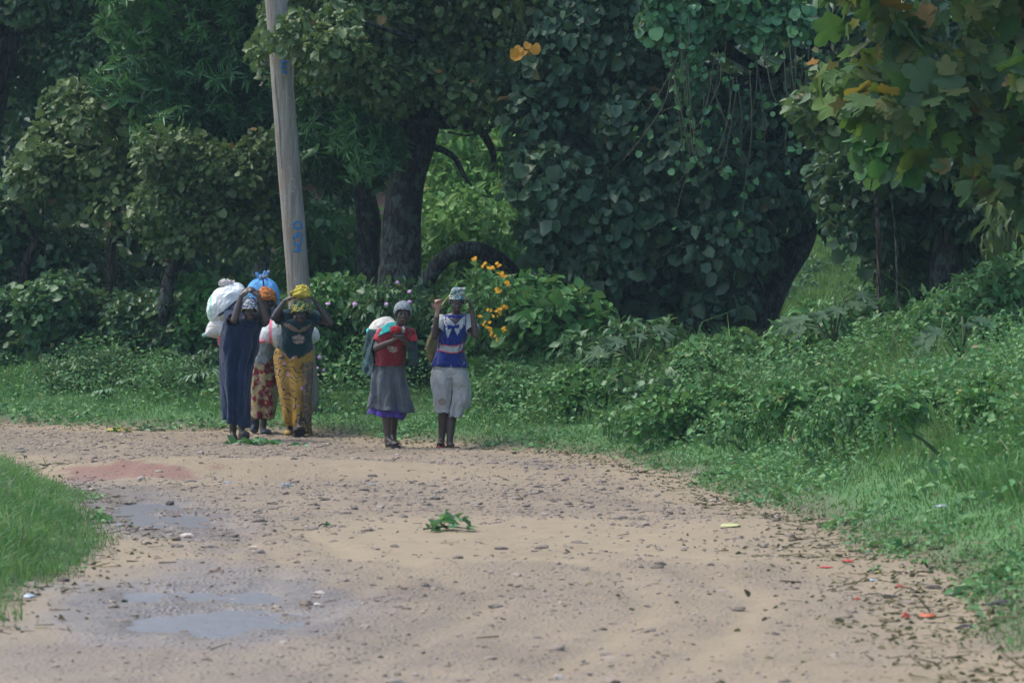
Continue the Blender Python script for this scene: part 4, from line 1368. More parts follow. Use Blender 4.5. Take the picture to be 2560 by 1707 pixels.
def add_foot(B, ankle, heel, toe, s=1.0):
    a, h, t = (np.array(q, float) for q in (ankle, heel, toe))
    B.cap(a, h + np.array([0, 0, 0.012]), 0.033 * s, 0.030 * s)
    m = h * 0.35 + t * 0.65
    B.cap(h, m + np.array([0, 0, 0.004]), 0.029 * s, 0.034 * s)
    B.cap(a + (t - h) * 0.12 - np.array([0, 0, 0.02]), m + np.array([0, 0, 0.008]), 0.030 * s, 0.024 * s)
    d = (t - h) / (np.linalg.norm(t - h) + 1e-6)
    w = np.cross(d, [0, 0, 1.0]); w /= (np.linalg.norm(w) + 1e-6)
    B.cap(m, m + (t - m) * 0.8 , 0.032 * s, 0.024 * s)
    for i, o in enumerate([-0.026, -0.012, 0.001, 0.013, 0.024]):
        q = m + (t - m) * 0.75 + w * o * s
        B.cap(q, q + d * 0.028 * s * (1 - 0.12 * i), 0.0095 * s, 0.0085 * s)

def catmull(rows, k=4):
    rows = np.array(rows, float); out = []
    m = len(rows)
    for i in range(m - 1):
        p0 = rows[max(0, i - 1)]; p1 = rows[i]; p2 = rows[i + 1]; p3 = rows[min(m - 1, i + 2)]
        for j in range(k):
            t = j / k
            out.append(0.5 * ((2 * p1) + (-p0 + p2) * t + (2 * p0 - 5 * p1 + 4 * p2 - p3) * t * t + (-p0 + 3 * p1 - 3 * p2 + p3) * t ** 3))
    out.append(rows[-1])
    return np.array(out)

def garment(name, rows, mat, parent, fold=0.012, nf=9, seed=0, n=56, k=5, sq=0.9, attrs=None, wrinkle=0.004, closed_top=False, hemw=0.0):
    """rows from top to bottom: (z, xl, xr, yc, ry, slope) ; slope = how much the right side hangs lower; fold grows downwards"""
    rr = catmull([list(r) + [0] * (6 - len(r)) for r in rows], k)
    a = np.arange(n) * 2 * math.pi / n
    V = []
    m = len(rr)
    for i, (z, xl, xr, yc, ry, sl) in enumerate(rr):
        t = i / (m - 1)
        ca, sa = np.cos(a), np.sin(a)
        ex = np.sign(ca) * np.abs(ca) ** sq; ey = np.sign(sa) * np.abs(sa) ** sq
        f = 1.5 * fold * t ** 1.1 * (np.sin(nf * a + seed + 1.5 * math.sin(t * 3 + seed)) + 0.6 * np.sin((nf * 2 - 3) * a + seed * 2 + 2 * t))
        wr = wrinkle * 3.4 * (fbm(np.cos(a) * 2.4 + seed, np.sin(a) * 2.4 + t * 6 + seed * 3, 81 + seed, 3) + 0.5 * fbm(np.cos(a - t * 1.5) * 6, np.sin(a - t * 1.5) * 6 + t * 9, 84 + seed, 2))
        rx = (xr - xl) / 2
        x = (xl + xr) / 2 + ex * (rx + f * 0.6 + wr); y = yc + ey * (ry + f + wr)
        zz = z - sl * (ex * 0.5) + (hemw * np.sin(5 * a + seed) * t ** 4)
        V.append(np.stack([x, y, zz], 1))
    V = np.vstack(V); F = []
    for i in range(m - 1):
        for j in range(n):
            F.append([i * n + j, (i + 1) * n + j, (i + 1) * n + (j + 1) % n, i * n + (j + 1) % n])
    me = mk_mesh(name, V, [np.array(F)], None, True)
    o = ob(name, me, mat, parent)
    md = o.modifiers.new('cloth', 'SOLIDIFY'); md.thickness = 0.004; md.offset = 1
    return o

def sleeve(name, pts, rad, mat, parent, n=16, wob=0.12, seed=1):
    V, F = tube(pts, rad, n, 0.015, wob, seed, cap=False)
    o = ob(name, mk_mesh(name, V, F, None, True), mat, parent)
    md = o.modifiers.new('cloth', 'SOLIDIFY'); md.thickness = 0.004; md.offset = 1
    return o

def sheet(name, grid, mat, parent, thick=0.006, sub=4, wob=0.01, seed=0):
    """cloth spanned by a grid of control points [rows][cols] of (x,y,z)"""
    g = np.array(grid, float)
    a = np.array([catmull(r, sub) for r in g])
    b = np.array([catmull(a[:, j], sub) for j in range(a.shape[1])])
    nx, ny = b.shape[:2]
    V = b.reshape(-1, 3)
    q = fbm(V[:, 0] * 14 + seed, V[:, 2] * 9 + V[:, 1] * 9, 85 + seed, 3)
    V[:, 1] += q * wob; V[:, 0] += q * wob * 0.5
    o = ob(name, mk_mesh(name, V, [grid_faces(nx, ny)], None, True), mat, parent)
    md = o.modifiers.new('cloth', 'SOLIDIFY'); md.thickness = thick; md.offset = 0
    return o

def decal(name, target, poly, mat, parent, off=0.006, grid=0.012, sub=True, from_dir=(0, 1, 0), start=-1.5):
    """thin printed or sewn piece, cut to an (x,z) outline and laid on the front of a garment"""
    me = target.data
    bv = BVHTree.FromPolygons([v.co[:] for v in me.vertices], [p.vertices[:] for p in me.polygons])
    P = [Vector(p) for p in poly]
    xs = [p.x for p in P]; zs = [p.y for p in P]
    pts = list(P); ed = [(i, (i + 1) % len(P)) for i in range(len(P))]
    x = min(xs) + grid / 2
    while x < max(xs):
        z = min(zs) + grid / 2
        while z < max(zs):
            if inpoly(np.array([x]), np.array([z]), poly)[0]:
                pts.append(Vector((x, z)))
            z += grid
        x += grid
    r = delaunay_2d_cdt(pts, ed, [], 1, 1e-5)
    vs = []; 
    for v in r[0]:
        h = bv.ray_cast(Vector((v.x, start, v.y)), Vector(from_dir))
        y = h[0].y if h[0] is not None else None
        vs.append([v.x, y, v.y])
    ys = [v[1] for v in vs if v[1] is not None]
    if not ys:
        return None
    fb = sum(ys) / len(ys)
    for v in vs:
        if v[1] is None:
            v[1] = fb
        v[1] -= off
    F3 = [list(f) for f in r[2]]
    m2 = bpy.data.meshes.new(name)
    m2.from_pydata(vs, [], F3)
    for p in m2.polygons:
        p.use_smooth = True
    o = ob(name, m2, mat, parent)
    md = o.modifiers.new('t', 'SOLIDIFY'); md.thickness = 0.003; md.offset = 0
    return o

# ---- skin, cloth materials
def skin_mat(name, c):
    t = NT(name)
    n1 = t.noise(t.coord('Object'), 22.0, 4)
    t.base(t.ramp(n1, [(0.3, tuple(x * 0.8 for x in c)), (0.7, tuple(x * 1.2 for x in c))]))
    t.setp(0.42, 0.45)
    t.bsdf.inputs['Subsurface Weight'].default_value = 0.05
    t.bsdf.inputs['Subsurface Radius'].default_value = (0.01, 0.004, 0.002)
    t.bsdf.inputs['Subsurface Scale'].default_value = 0.3
    t.bump(t.noise(t.coord('Object'), 90.0, 3), 0.15, 0.003)
    return t.m
MS1 = skin_mat('skin_deep_brown', (0.050, 0.031, 0.025))
MS2 = skin_mat('skin_dark_brown', (0.040, 0.026, 0.022))
MPALM = skin_mat('palm_skin', (0.30, 0.16, 0.12))
M_EYEW = plain('eye_white', (0.20, 0.17, 0.15), 0.3, 0.5, 0.05)
M_EYEB = plain('eye_iris', (0.012, 0.009, 0.008), 0.2, 0.6, 0.05)
M_LIP = skin_mat('lip_skin', (0.11, 0.052, 0.045))

def cloth(name, c, var=0.18, weave=240, rough=0.9):
    t = NT(name)
    v = t.coord('Object')
    n1 = t.noise(v, 5.0, 4); n2 = t.noise(v, float(weave), 2)
    col = t.ramp(n1, [(0.3, tuple(x * (1 - var) for x in c)), (0.7, tuple(min(1, x * (1 + var)) for x in c))])
    t.base(col)
    t.setp(rough, 0.15)
    t.bsdf.inputs['Sheen Weight'].default_value = 0.15
    nd = t.new('ShaderNodeTexNoise'); nd.inputs['Scale'].default_value = 7.0; nd.inputs['Detail'].default_value = 4; nd.inputs['Distortion'].default_value = 1.2
    mp = t.new('ShaderNodeMapping'); mp.inputs['Scale'].default_value = (1.6, 1.6, 0.7); t.link(v, mp.inputs[0]); t.link(mp.outputs[0], nd.inputs['Vector'])
    rid = t.math('ABSOLUTE', t.math('SUBTRACT', nd.outputs['Fac'], 0.5))
    t.bump(t.math('ADD', t.math('MULTIPLY', n2, 0.2), t.math('MULTIPLY', rid, 4.0)), 0.7, 0.02)
    return t.m

def print_red(name):
    t = NT(name)
    v = t.coord('Object')
    w = t.new('ShaderNodeMapping'); w.inputs['Scale'].default_value = (1, 0.8, 1)
    t.link(v, w.inputs[0]); v = w.outputs[0]
    nz = t.new('ShaderNodeTexNoise'); nz.inputs['Scale'].default_value = 7.0; t.link(v, nz.inputs['Vector'])
    vm = t.mix(0.12, v, nz.outputs['Color'])
    d = t.vor(vm, 9.0, 'Distance'); n = t.noise(v, 10.0, 2)
    col = t.ramp(n, [(0.38, (0.27, 0.23, 0.12)), (0.48, (0.17, 0.13, 0.10)), (0.54, (0.13, 0.014, 0.018)), (0.66, (0.22, 0.024, 0.02))], 'CONSTANT')
    col = t.mix(t.ramp(d, [(0.0, 1.0), (0.22, 1.0), (0.26, 0.0)]), col, (0.15, 0.014, 0.02))
    col = t.mix(t.ramp(t.vor(v, 17.0, 'Distance'), [(0.0, 1.0), (0.15, 1.0), (0.19, 0.0)]), col, (0.55, 0.36, 0.06))
    t.base(col); t.setp(0.85, 0.2)
    t.bump(t.noise(v, 14.0, 3), 0.4, 0.012)
    return t.m

def print_yellow(name):
    t = NT(name)
    v = t.coord('Object')
    n0 = t.noise(v, 6.0, 3)
    base = t.ramp(n0, [(0.3, (0.22, 0.125, 0.022)), (0.6, (0.34, 0.20, 0.03)), (0.75, (0.28, 0.20, 0.08))])
    wv = t.new('ShaderNodeTexWave', wave_type='RINGS', rings_direction='SPHERICAL')
    wv.inputs['Scale'].default_value = 4.5; wv.inputs['Distortion'].default_value = 16.0
    wv.inputs['Detail'].default_value = 1.5; wv.inputs['Detail Scale'].default_value = 1.6
    mp = t.new('ShaderNodeMapping'); mp.inputs['Location'].default_value = (0.1, 0.2, -0.35); t.link(v, mp.inputs[0]); t.link(mp.outputs[0], wv.inputs[0])
    line = t.ramp(wv.outputs['Fac'], [(0.0, 0.0), (0.86, 0.0), (0.91, 1.0)])
    col = t.mix(t.math('MULTIPLY', line, t.ramp(t.noise(v, 5.0, 2), [(0.44, 0.0), (0.50, 1.0)])), base, (0.04, 0.028, 0.04))
    wv2 = t.ramp(wv.outputs['Fac'], [(0.55, 0.0), (0.60, 1.0), (0.68, 1.0), (0.72, 0.0)])
    col = t.mix(t.math('MULTIPLY', wv2, t.ramp(t.noise(v, 3.5), [(0.45, 0.0), (0.55, 0.8)])), col, (0.42, 0.36, 0.24))
    col = t.mix(t.ramp(t.vor(v, 7.5, 'Distance'), [(0.0, 1.0), (0.14, 1.0), (0.18, 0.0)]), col, (0.50, 0.25, 0.42))
    t.base(col); t.setp(0.85, 0.2)
    t.bump(t.noise(v, 14.0, 3), 0.4, 0.012)
    return t.m

def print_generic(name, c0, c1, c2, scale=16.0, stripe=None):
    t = NT(name)
    v = t.coord('Object')
    n = t.noise(v, scale, 2)
    col = t.ramp(n, [(0.40, c0), (0.47, c1), (0.56, c0), (0.60, c2)], 'CONSTANT')
    if stripe:
        wv = t.new('ShaderNodeTexWave', wave_type='BANDS', bands_direction=stripe)
        wv.inputs['Scale'].default_value = 9.0; wv.inputs['Distortion'].default_value = 2.5
        t.link(v, wv.inputs[0])
        col = t.mix(t.ramp(wv.outputs['Fac'], [(0.7, 0.0), (0.76, 1.0)]), col, c1)
    t.base(col); t.setp(0.88, 0.15)
    t.bump(t.noise(v, 18.0, 3), 0.5, 0.01)
    return t.m

MC_NAVY = cloth('cloth_navy', (0.008, 0.018, 0.052), 0.2)
MC_NAVYD = cloth('cloth_dark_navy', (0.010, 0.016, 0.04))
MC_TEAL = cloth('cloth_dark_teal', (0.005, 0.030, 0.040))
MC_TAN = cloth('cloth_tan', (0.22, 0.14, 0.095))
MC_PRINT = print_generic('print_emblem', (0.36, 0.28, 0.27), (0.10, 0.09, 0.10), (0.45, 0.36, 0.33), 40.0)
MC_RED = cloth('cloth_red', (0.17, 0.012, 0.020), 0.2)
MC_REDB = cloth('cloth_bright_red', (0.34, 0.022, 0.03))
MC_GREY = cloth('cloth_grey', (0.075, 0.083, 0.094), 0.18)
MC_GREYL = cloth('cloth_light_grey', (0.22, 0.26, 0.27), 0.12)
MC_PURPLE = cloth('cloth_purple', (0.07, 0.04, 0.22), 0.3)
MC_ROYAL = cloth('cloth_royal_blue', (0.007, 0.018, 0.145), 0.15)
MC_WHITE = cloth('cloth_white', (0.32, 0.35, 0.36), 0.08)
MC_SHORT = cloth('cloth_offwhite', (0.33, 0.33, 0.32), 0.12)
MC_MUDDY = cloth('mud_stain', (0.24, 0.18, 0.15))
MC_TRIM = cloth('cloth_trim_red', (0.50, 0.05, 0.05))
MC_YELLOW = cloth('cloth_yellow', (0.50, 0.40, 0.05), 0.25)
MC_YPRINT = print_yellow('print_yellow_swirl')
MC_RPRINT = print_red('print_red_cream')
MC_BROWNSHADE = print_generic('print_brown_shade', (0.10, 0.075, 0.05), (0.18, 0.12, 0.06), (0.06, 0.05, 0.06), 12.0)  # darker brown print, shade painted in for the skirt's right side
MC_SCARFG = print_generic('scarf_green_yellow', (0.015, 0.075, 0.055), (0.36, 0.30, 0.06), (0.02, 0.05, 0.05), 26.0)
MC_SCARFB = print_generic('scarf_blue_white', (0.015, 0.035, 0.12), (0.36, 0.36, 0.34), (0.02, 0.07, 0.28), 14.0, 'DIAGONAL')
MC_SCARFO = print_generic('scarf_orange', (0.28, 0.075, 0.025), (0.42, 0.19, 0.05), (0.16, 0.04, 0.03), 15.0)
MC_SCARFW = print_generic('scarf_white_print', (0.50, 0.52, 0.50), (0.03, 0.16, 0.18), (0.52, 0.44, 0.28), 24.0)
MC_CAPK = print_generic('cap_grey_knit', (0.22, 0.25, 0.26), (0.05, 0.07, 0.08), (0.36, 0.39, 0.38), 60.0)
MC_SHAWL = print_generic('shawl_dark_check', (0.018, 0.035, 0.042), (0.06, 0.085, 0.09), (0.010, 0.10, 0.09), 20.0)
MC_SHAWLT = print_generic('shawl_teal', (0.012, 0.24, 0.23), (0.015, 0.16, 0.16), (0.07, 0.42, 0.40), 7.0)
MC_OLIVE = print_generic('bag_olive', (0.09, 0.085, 0.04), (0.16, 0.14, 0.05), (0.05, 0.05, 0.04), 8.0)
M_ROPE = plain('rope', (0.30, 0.25, 0.12), 0.9, 0.2, 0.3, 60)
M_SOLE = plain('shoe_black', (0.016, 0.013, 0.013), 0.6, 0.3, 0.3, 30)
M_SOLEB = plain('shoe_brown_rim', (0.20, 0.12, 0.08), 0.8, 0.2, 0.3, 30)
M_BLUESH = plain('sandal_blue', (0.05, 0.11, 0.15), 0.6)
M_REDSH = plain('sandal_red', (0.30, 0.05, 0.035), 0.6)
M_GREYSH = plain('shoe_grey', (0.05, 0.06, 0.07), 0.8, 0.2, 0.3, 20)
M_YELSH = plain('shoe_yellow', (0.42, 0.28, 0.08), 0.8, 0.2, 0.5, 30)

def sack_mat(name, c, stripe=None, dirt=0.5, sx=None):
    t = NT(name)
    v = t.coord('Object')
    n1 = t.noise(v, 4.0, 4)
    col = t.ramp(n1, [(0.3, tuple(x * 0.88 for x in c)), (0.7, c)])
    sp = t.new('ShaderNodeSeparateXYZ'); t.link(v, sp.inputs[0])
    if stripe:
        sc, ax, pos, wid = stripe
        m_ = t.math('ABSOLUTE', t.math('SUBTRACT', sp.outputs[ax], pos))
        col = t.mix(t.ramp(m_, [(wid * .7, 1.0), (wid, 0.0)]), col, sc)
    wv = t.new('ShaderNodeTexWave', wave_type='BANDS', bands_direction='X'); wv.inputs['Scale'].default_value = 60; t.link(v, wv.inputs[0])
    wz = t.new('ShaderNodeTexWave', wave_type='BANDS', bands_direction='Z'); wz.inputs['Scale'].default_value = 60; t.link(v, wz.inputs[0])
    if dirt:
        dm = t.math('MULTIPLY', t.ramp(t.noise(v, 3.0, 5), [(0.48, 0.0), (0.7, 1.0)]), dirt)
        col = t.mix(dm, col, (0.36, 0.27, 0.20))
    t.base(col); t.setp(0.55, 0.35)
    nd = t.new('ShaderNodeTexNoise'); nd.inputs['Scale'].default_value = 6.0; nd.inputs['Detail'].default_value = 5; nd.inputs['Distortion'].default_value = 1.6; t.link(v, nd.inputs['Vector'])
    rid = t.math('ABSOLUTE', t.math('SUBTRACT', nd.outputs['Fac'], 0.5))
    hh = t.math('ADD', t.math('MULTIPLY', wv.outputs['Fac'], 0.05), t.math('ADD', t.math('MULTIPLY', wz.outputs['Fac'], 0.05), t.math('MULTIPLY', rid, 4.0)))
    t.bump(hh, 0.8, 0.025)
    return t.m

# ---- assembling a person
def person(label, px0, pyf, Y, cropx, cropy):
    """returns (empty, J): J turns enlarged-photo readings into the person's own metres"""
    s = 9600.0 / Y
    x = (px0 - 1280) / s
    b = np.array([x, Y, h1(x, Y) + 0.008])
    e = thing('person', label, 'person', tuple(b))
    py0 = topx(b[None])[1][0]
    def J(cx, cy, dy=0.0):
        p = at(cropx + cx / 3.408, cropy + cy / 3.408 + (py0 - pyf), Y + dy)
        return p - b
    return e, J, 1 / (3.408 * s)

def limbs(B, sh, el, wr, r=(0.040, 0.033, 0.022)):
    B.cap(sh, el, r[0], r[1]); B.cap(el, el + (wr - el) * 0.35, r[1] * 0.98, r[1] * 0.98); B.cap(el + (wr - el) * 0.35, wr, r[1] * 0.98, r[2])

def leg(B, hip, knee, ank, r=(0.078, 0.052, 0.030)):
    B.cap(hip, knee, r[0], r[1])
    c = knee + (ank - knee) * 0.32 + np.array([0, 0.012, 0])
    B.cap(knee, c, r[1] * 0.9, r[1] * 0.95); B.cap(c, ank, r[1] * 0.95, r[2])

def torso(B, pel, waist, chest, nb, shL, shR, tw=1.0):
    B.ell(pel, (0.150 * tw, 0.105, 0.11))
    B.cap(pel, waist, 0.10 * tw, 0.092 * tw)
    B.cap(waist, chest, 0.095 * tw, 0.10 * tw)
    B.ell(chest, (0.135 * tw, 0.095, 0.15))
    B.cap(shL, nb, 0.045, 0.05); B.cap(shR, nb, 0.045, 0.05)
    B.cap(chest, nb, 0.085, 0.055)

def finish_body(B, e, skin, palms=(), soles=()):
    me = B.mesh('body')
    me.materials.clear()
    me.materials.append(skin); me.materials.append(MPALM)
    for pc, pd, rad in list(palms) + list(soles):
        pc = Vector(pc); pd = Vector(pd).normalized()
        for p in me.polygons:
            if (p.center - pc).length < rad and p.normal.dot(pd) > 0.15:
                p.material_index = 1
    o = bpy.data.objects.new('body', me); COL.objects.link(o); o.parent = e
    return o

def face_bits(e, L, M, s=1.0, lips=True):
    for sx in (-1, 1):
        V, F, n, m = ellipsoid(L((0.029 * sx, -0.0685, 0.004)), (0.012 * s, 0.009 * s, 0.0055 * s), M, 12, 8)
        o = ob('eye', mk_mesh('eye', V, [np.array(F)], None, True), M_EYEW, e)
        V, F, n, m = ellipsoid(L((0.029 * sx, -0.0755, 0.004)), (0.0062 * s, 0.004 * s, 0.0066 * s), M, 10, 6)
        ob('iris', mk_mesh('iris', V, [np.array(F)], None, True), M_EYEB, o)
    if lips:
        V, F, n, m = ellipsoid(L((0, -0.089, -0.0535)), (0.021 * s, 0.006 * s, 0.0085 * s), M, 14, 8)
        ob('lips', mk_mesh('lips', V, [np.array(F)], None, True), M_LIP, e)

def wrap_head(name, L, M, mat, e, s=1.0, grow=1.10, front=0.035, back=-0.05, bump=0.006, seed=0):
    """headscarf: the part of a slightly larger skull above a line from brow to nape"""
    V, F, n, m = ellipsoid((0, 0.012, 0.022), (0.078 * grow, 0.094 * grow, 0.086 * grow), None, 40, 26)
    V = V + unit(V) * (fbm(V[:, 0] * 30 + seed, V[:, 2] * 34 + V[:, 1] * 22, 95 + seed, 3) * bump * 2)[:, None]
    lim = np.where(V[:, 1] < 0, front + (back - front) * smooth(-0.09, 0.03, V[:, 1]), back)
    F = np.array(F)
    F = F[(V[:, 2] > lim)[F].all(1)]
    used = np.unique(F); rm = np.full(len(V), -1); rm[used] = np.arange(len(used))
    W_ = np.array([L(v) for v in V[used]])
    o = ob(name, mk_mesh(name, W_, [rm[F]], None, True), mat, e)
    md = o.modifiers.new('t', 'SOLIDIFY'); md.thickness = 0.006 * s; md.offset = 1
    # rolled front edge
    pts = []
    for t in np.linspace(-1.35, 1.35, 15):
        x = 0.080 * grow * math.sin(t); y = 0.012 - 0.096 * grow * math.cos(t)
        zz = front + (back - front) * float(smooth(-0.09, 0.03, y)) + 0.004
        pts.append(L((x, y, zz)))
    r_ = [0.008 * s] * len(pts)
    V, F = tube(pts, r_, 8, 0.02, 0.3, seed)
    ob('headscarf_roll', mk_mesh('headscarf_roll', V, F, None, True), mat, o)
    return o

def lump_mesh(name, c, r, mat, parent, M=None, amp=0.12, freq=3.0, seed=0, n=40, m=26, tuck=None):
    V, F, n_, m_ = ellipsoid((0, 0, 0), (1, 1, 1), None, n, m)
    q = fbm(V[:, 0] * freq + seed, V[:, 2] * freq + V[:, 1] * freq * 0.8, 101 + seed, 3)
    q2 = 0.25 - np.abs(fbm(V[:, 0] * freq * 1.6 + seed * 2, V[:, 2] * freq * 1.6 - V[:, 1] * freq, 105 + seed, 2))
    V = V * (1 + amp * q + 0.35 * amp * q2)[:, None]
    V = V * np.array(r)
    if M is not None:
        V = V @ np.array(M).T
    V = V + np.array(c)
    return ob(name, mk_mesh(name, V, [np.array(F)], None, True), mat, parent)

def ruffle(name, c, R0, hgt, mat, parent, k=7, seed=0, lean=(0, 0), n=56):
    """gathered mouth of a tied sack or knotted cloth: a flaring, crumpled frill"""
    rows = []
    a = np.arange(n) * 2 * math.pi / n
    V = []
    prof = [(-0.2, 0.9), (0.05, 0.42), (0.2, 0.40), (0.45, 0.75), (0.75, 1.0), (1.0, 0.92)]
    for t, f in prof:
        fl = 1 + (0.35 * max(0, t)) * np.sin(k * a + seed) + 0.25 * max(0, t) * fbm(a * 3 + seed, a * 0 + t * 2, 111 + seed, 2) * 2
        V.append(np.stack([c[0] + lean[0] * t * hgt + R0 * f * fl * np.cos(a), c[1] + R0 * 0.8 * f * fl * np.sin(a), c[2] + hgt * t * (1 + 0.25 * np.sin(k * a * 0.5 + seed) * max(0, t)) + lean[1] * t], 1))
    V = np.vstack(V)
    F = []
    m = len(prof)
    for i in range(m - 1):
        for j in range(n):
            F.append([i * n + j, i * n + (j + 1) % n, (i + 1) * n + (j + 1) % n, (i + 1) * n + j])
    o = ob(name, mk_mesh(name, V, [np.array(F)], None, True), mat, parent)
    md = o.modifiers.new('t', 'SOLIDIFY'); md.thickness = 0.004
    return o

def shoe(name, heel, toe, mat, e, w=0.042, h=0.02, sole=None, up=(0, 0, 1)):
    """sole slab with rounded outline plus strap"""
    hl = np.array(heel, float); to = np.array(toe, float)
    d = to - hl; Ln = np.linalg.norm(d); d /= Ln
    u = np.array(up, float); u -= d * (u @ d); u /= np.linalg.norm(u)
    wv = np.cross(d, u)
    out = []
    for t, f in [(0, 0.3), (0.03, .62), (.12, .82), (.35, .78), (.62, .98), (.8, 1.0), (.93, .72), (1.0, .3)]:
        out.append((t, f))
    pl = [(t, f) for t, f in out] + [(t, -f) for t, f in out[::-1]]
    n = len(pl)
    V = []
    for k in (0, 1):
        for t, f in pl:
            V.append(hl + d * Ln * t + wv * w * f + u * h * (k - 1))
    F = [[i, (i + 1) % n, n + (i + 1) % n, n + i] for i in range(n)]
    me = mk_mesh(name, np.array(V), [np.array(F), np.array([list(range(n))[::-1]]), np.array([list(range(n, 2 * n))])])
    o = ob(name, me, sole or mat, e)
    st = []
    for s_ in (-1, 1):
        st.append(([hl + d * Ln * .45 + wv * w * s_ * .8 + u * 0.0, hl + d * Ln * .58 + wv * w * s_ * .5 + u * 0.045, hl + d * Ln * .74 + u * 0.03], [0.008, 0.009, 0.007]))
    tubes_obj('strap', st, mat, o, (0, 0, 0), 6, 0.03)
    return o

# ================= woman in blue vest and white knee trousers (right)
e, J, u1 = person('woman with hands raised, royal blue sailor-collar vest and white calf-length trousers', 1120, 1120, 37.9, 880, 680)
B = Body()
pel, wai, che, nb = J(830, 815, 0.0), J(838, 670, 0.0), J(858, 500, -0.01), J(882, 385, -0.02)
shL, shR = J(778, 410, 0.0), J(985, 405, 0.0)
elL, wrL = J(700, 560, -0.12), J(730, 335, -0.16)
elR, wrR = J(1052, 545, -0.12), J(1022, 330, -0.13)
torso(B, pel, wai, che, nb, shL, shR, 0.86)
hc = J(893, 262, -0.06)
B.cap(nb, hc + np.array([0, 0.02, -0.05]), 0.045, 0.045)
M = rotm(0.30, 0.15, 0.0)
L = add_head(B, hc, M, 0.94)
limbs(B, shL, elL, wrL); limbs(B, shR, elR, wrR)
p1 = add_hand(B, wrL, J(733, 240, -0.17) - wrL, (0.1, -1, 0.1), -1, 1.0, 0.75)
p2 = add_hand(B, wrR, J(1000, 250, -0.12) - wrR, (-1, -0.25, 0.1), 1, 1.0, 0.6)
kL, aL = J(778, 1130, -0.04), J(764, 1440, 0.0)
kR, aR = J(858, 1140, 0.0), J(832, 1450, -0.02)
leg(B, J(790, 860, 0), kL, aL, (0.075, 0.052, 0.029)); leg(B, J(885, 860, 0), kR, aR, (0.075, 0.054, 0.031))
add_foot(B, aL, J(762, 1478, 0.03) + [0, 0, 0.018], J(752, 1478, -0.17) + [0, 0, 0.016]); add_foot(B, aR, J(830, 1490, 0.01) + [0, 0, 0.018], J(845, 1490, -0.2) + [0, 0, 0.016])
finish_body(B, e, MS1, [(p1, (0, -1, 0.2), 0.105)])
face_bits(e, L, M, 0.94)
lump_mesh('hair', hc + M @ np.array([0, 0.03, 0.02]), (0.076, 0.082, 0.082), M_SOLE, e, None, 0.06, 6, 2, 30, 18)
def rw(J, rows, y0=0.0):
    out = []
    for cy_, xl, xr, yc, ry, *sl in rows:
        a = J(xl, cy_); b_ = J(xr, cy_)
        out.append((a[2], a[0], b_[0], yc, ry, (sl[0] * u1 if sl else 0)))
    return out
vest = garment('vest', rw(J, [(392, 838, 932, -0.03, 0.05), (372, 806, 965, -0.02, 0.075), (388, 768, 994, -0.01, 0.10), (450, 755, 996, -0.01, 0.118), (540, 742, 978, -0.01, 0.118),
                              (640, 728, 958, 0, 0.112), (700, 715, 955, 0, 0.115), (760, 695, 962, 0, 0.125), (790, 684, 972, 0, 0.13, 20), (812, 682, 975, 0, 0.13, 15)]), MC_ROYAL, e, 0.006, 7, 3, wrinkle=0.006)
zf = lambda cx, cy_: (J(cx, cy_)[0], J(cx, cy_)[2])
decal('collar', vest, [zf(*p) for p in [(772, 384), (806, 376), (835, 405), (882, 452), (862, 472), (830, 492), (800, 465), (778, 425)]], MC_WHITE, e)
decal('collar', vest, [zf(*p) for p in [(990, 386), (958, 376), (930, 405), (885, 454), (900, 476), (930, 492), (966, 450), (986, 415)]], MC_WHITE, e)
decal('bow', vest, [zf(*p) for p in [(812, 448), (865, 462), (912, 448), (916, 488), (868, 480), (816, 492)]], MC_ROYAL, e, 0.012)
decal('bow_tail', vest, [zf(*p) for p in [(800, 478), (855, 478), (835, 530), (820, 570), (806, 530)]], MC_WHITE, e, 0.009)
decal('bow_tail', vest, [zf(*p) for p in [(872, 480), (925, 478), (915, 520), (898, 545), (885, 515)]], MC_WHITE, e, 0.009)
decal('waist_band', vest, [zf(*p) for p in [(732, 612), (780, 622), (840, 630), (900, 627), (952, 612), (950, 672), (900, 690), (840, 693), (780, 680), (734, 662)]], MC_WHITE, e, 0.006)
decal('band_trim', vest, [zf(*p) for p in [(732, 607), (780, 620), (840, 628), (900, 625), (953, 608), (953, 616), (900, 634), (840, 637), (780, 629), (732, 616)]], MC_TRIM, e, 0.010)
decal('band_trim', vest, [zf(*p) for p in [(732, 657), (780, 676), (840, 689), (900, 686), (953, 666), (953, 675), (900, 695), (840, 698), (780, 685), (732, 667)]], MC_TRIM, e, 0.010)
M_NECK = MS1
decal('neck_opening', vest, [zf(*p) for p in [(836, 394), (930, 394), (922, 412), (884, 450), (842, 412)]], MS1, e, 0.004)
sleeve('sleeve', [shL + [0.01, 0, 0.01], shL * .55 + elL * .45, shL * .35 + elL * .65], [0.06, 0.062, 0.064], MC_WHITE, e)
sleeve('sleeve', [shR + [-0.01, 0, 0.01], shR * .55 + elR * .45, shR * .3 + elR * .7], [0.06, 0.064, 0.068], MC_WHITE, e)
tr = garment('trousers', rw(J, [(770, 700, 958, 0, 0.105), (830, 688, 972, 0, 0.112), (880, 682, 980, 0, 0.112), (905, 682, 980, 0, 0.105)]), MC_SHORT, e, 0.003, 6, 1)
garment('trouser_leg', rw(J, [(840, 680, 850, 0.0, 0.112), (925, 674, 854, -0.012, 0.118), (1000, 680, 852, -0.02, 0.105), (1080, 692, 848, -0.02, 0.10), (1150, 704, 838, -0.02, 0.095), (1200, 714, 832, -0.02, 0.09, 8)]), MC_SHORT, e, 0.010, 5, 2, hemw=0.006)
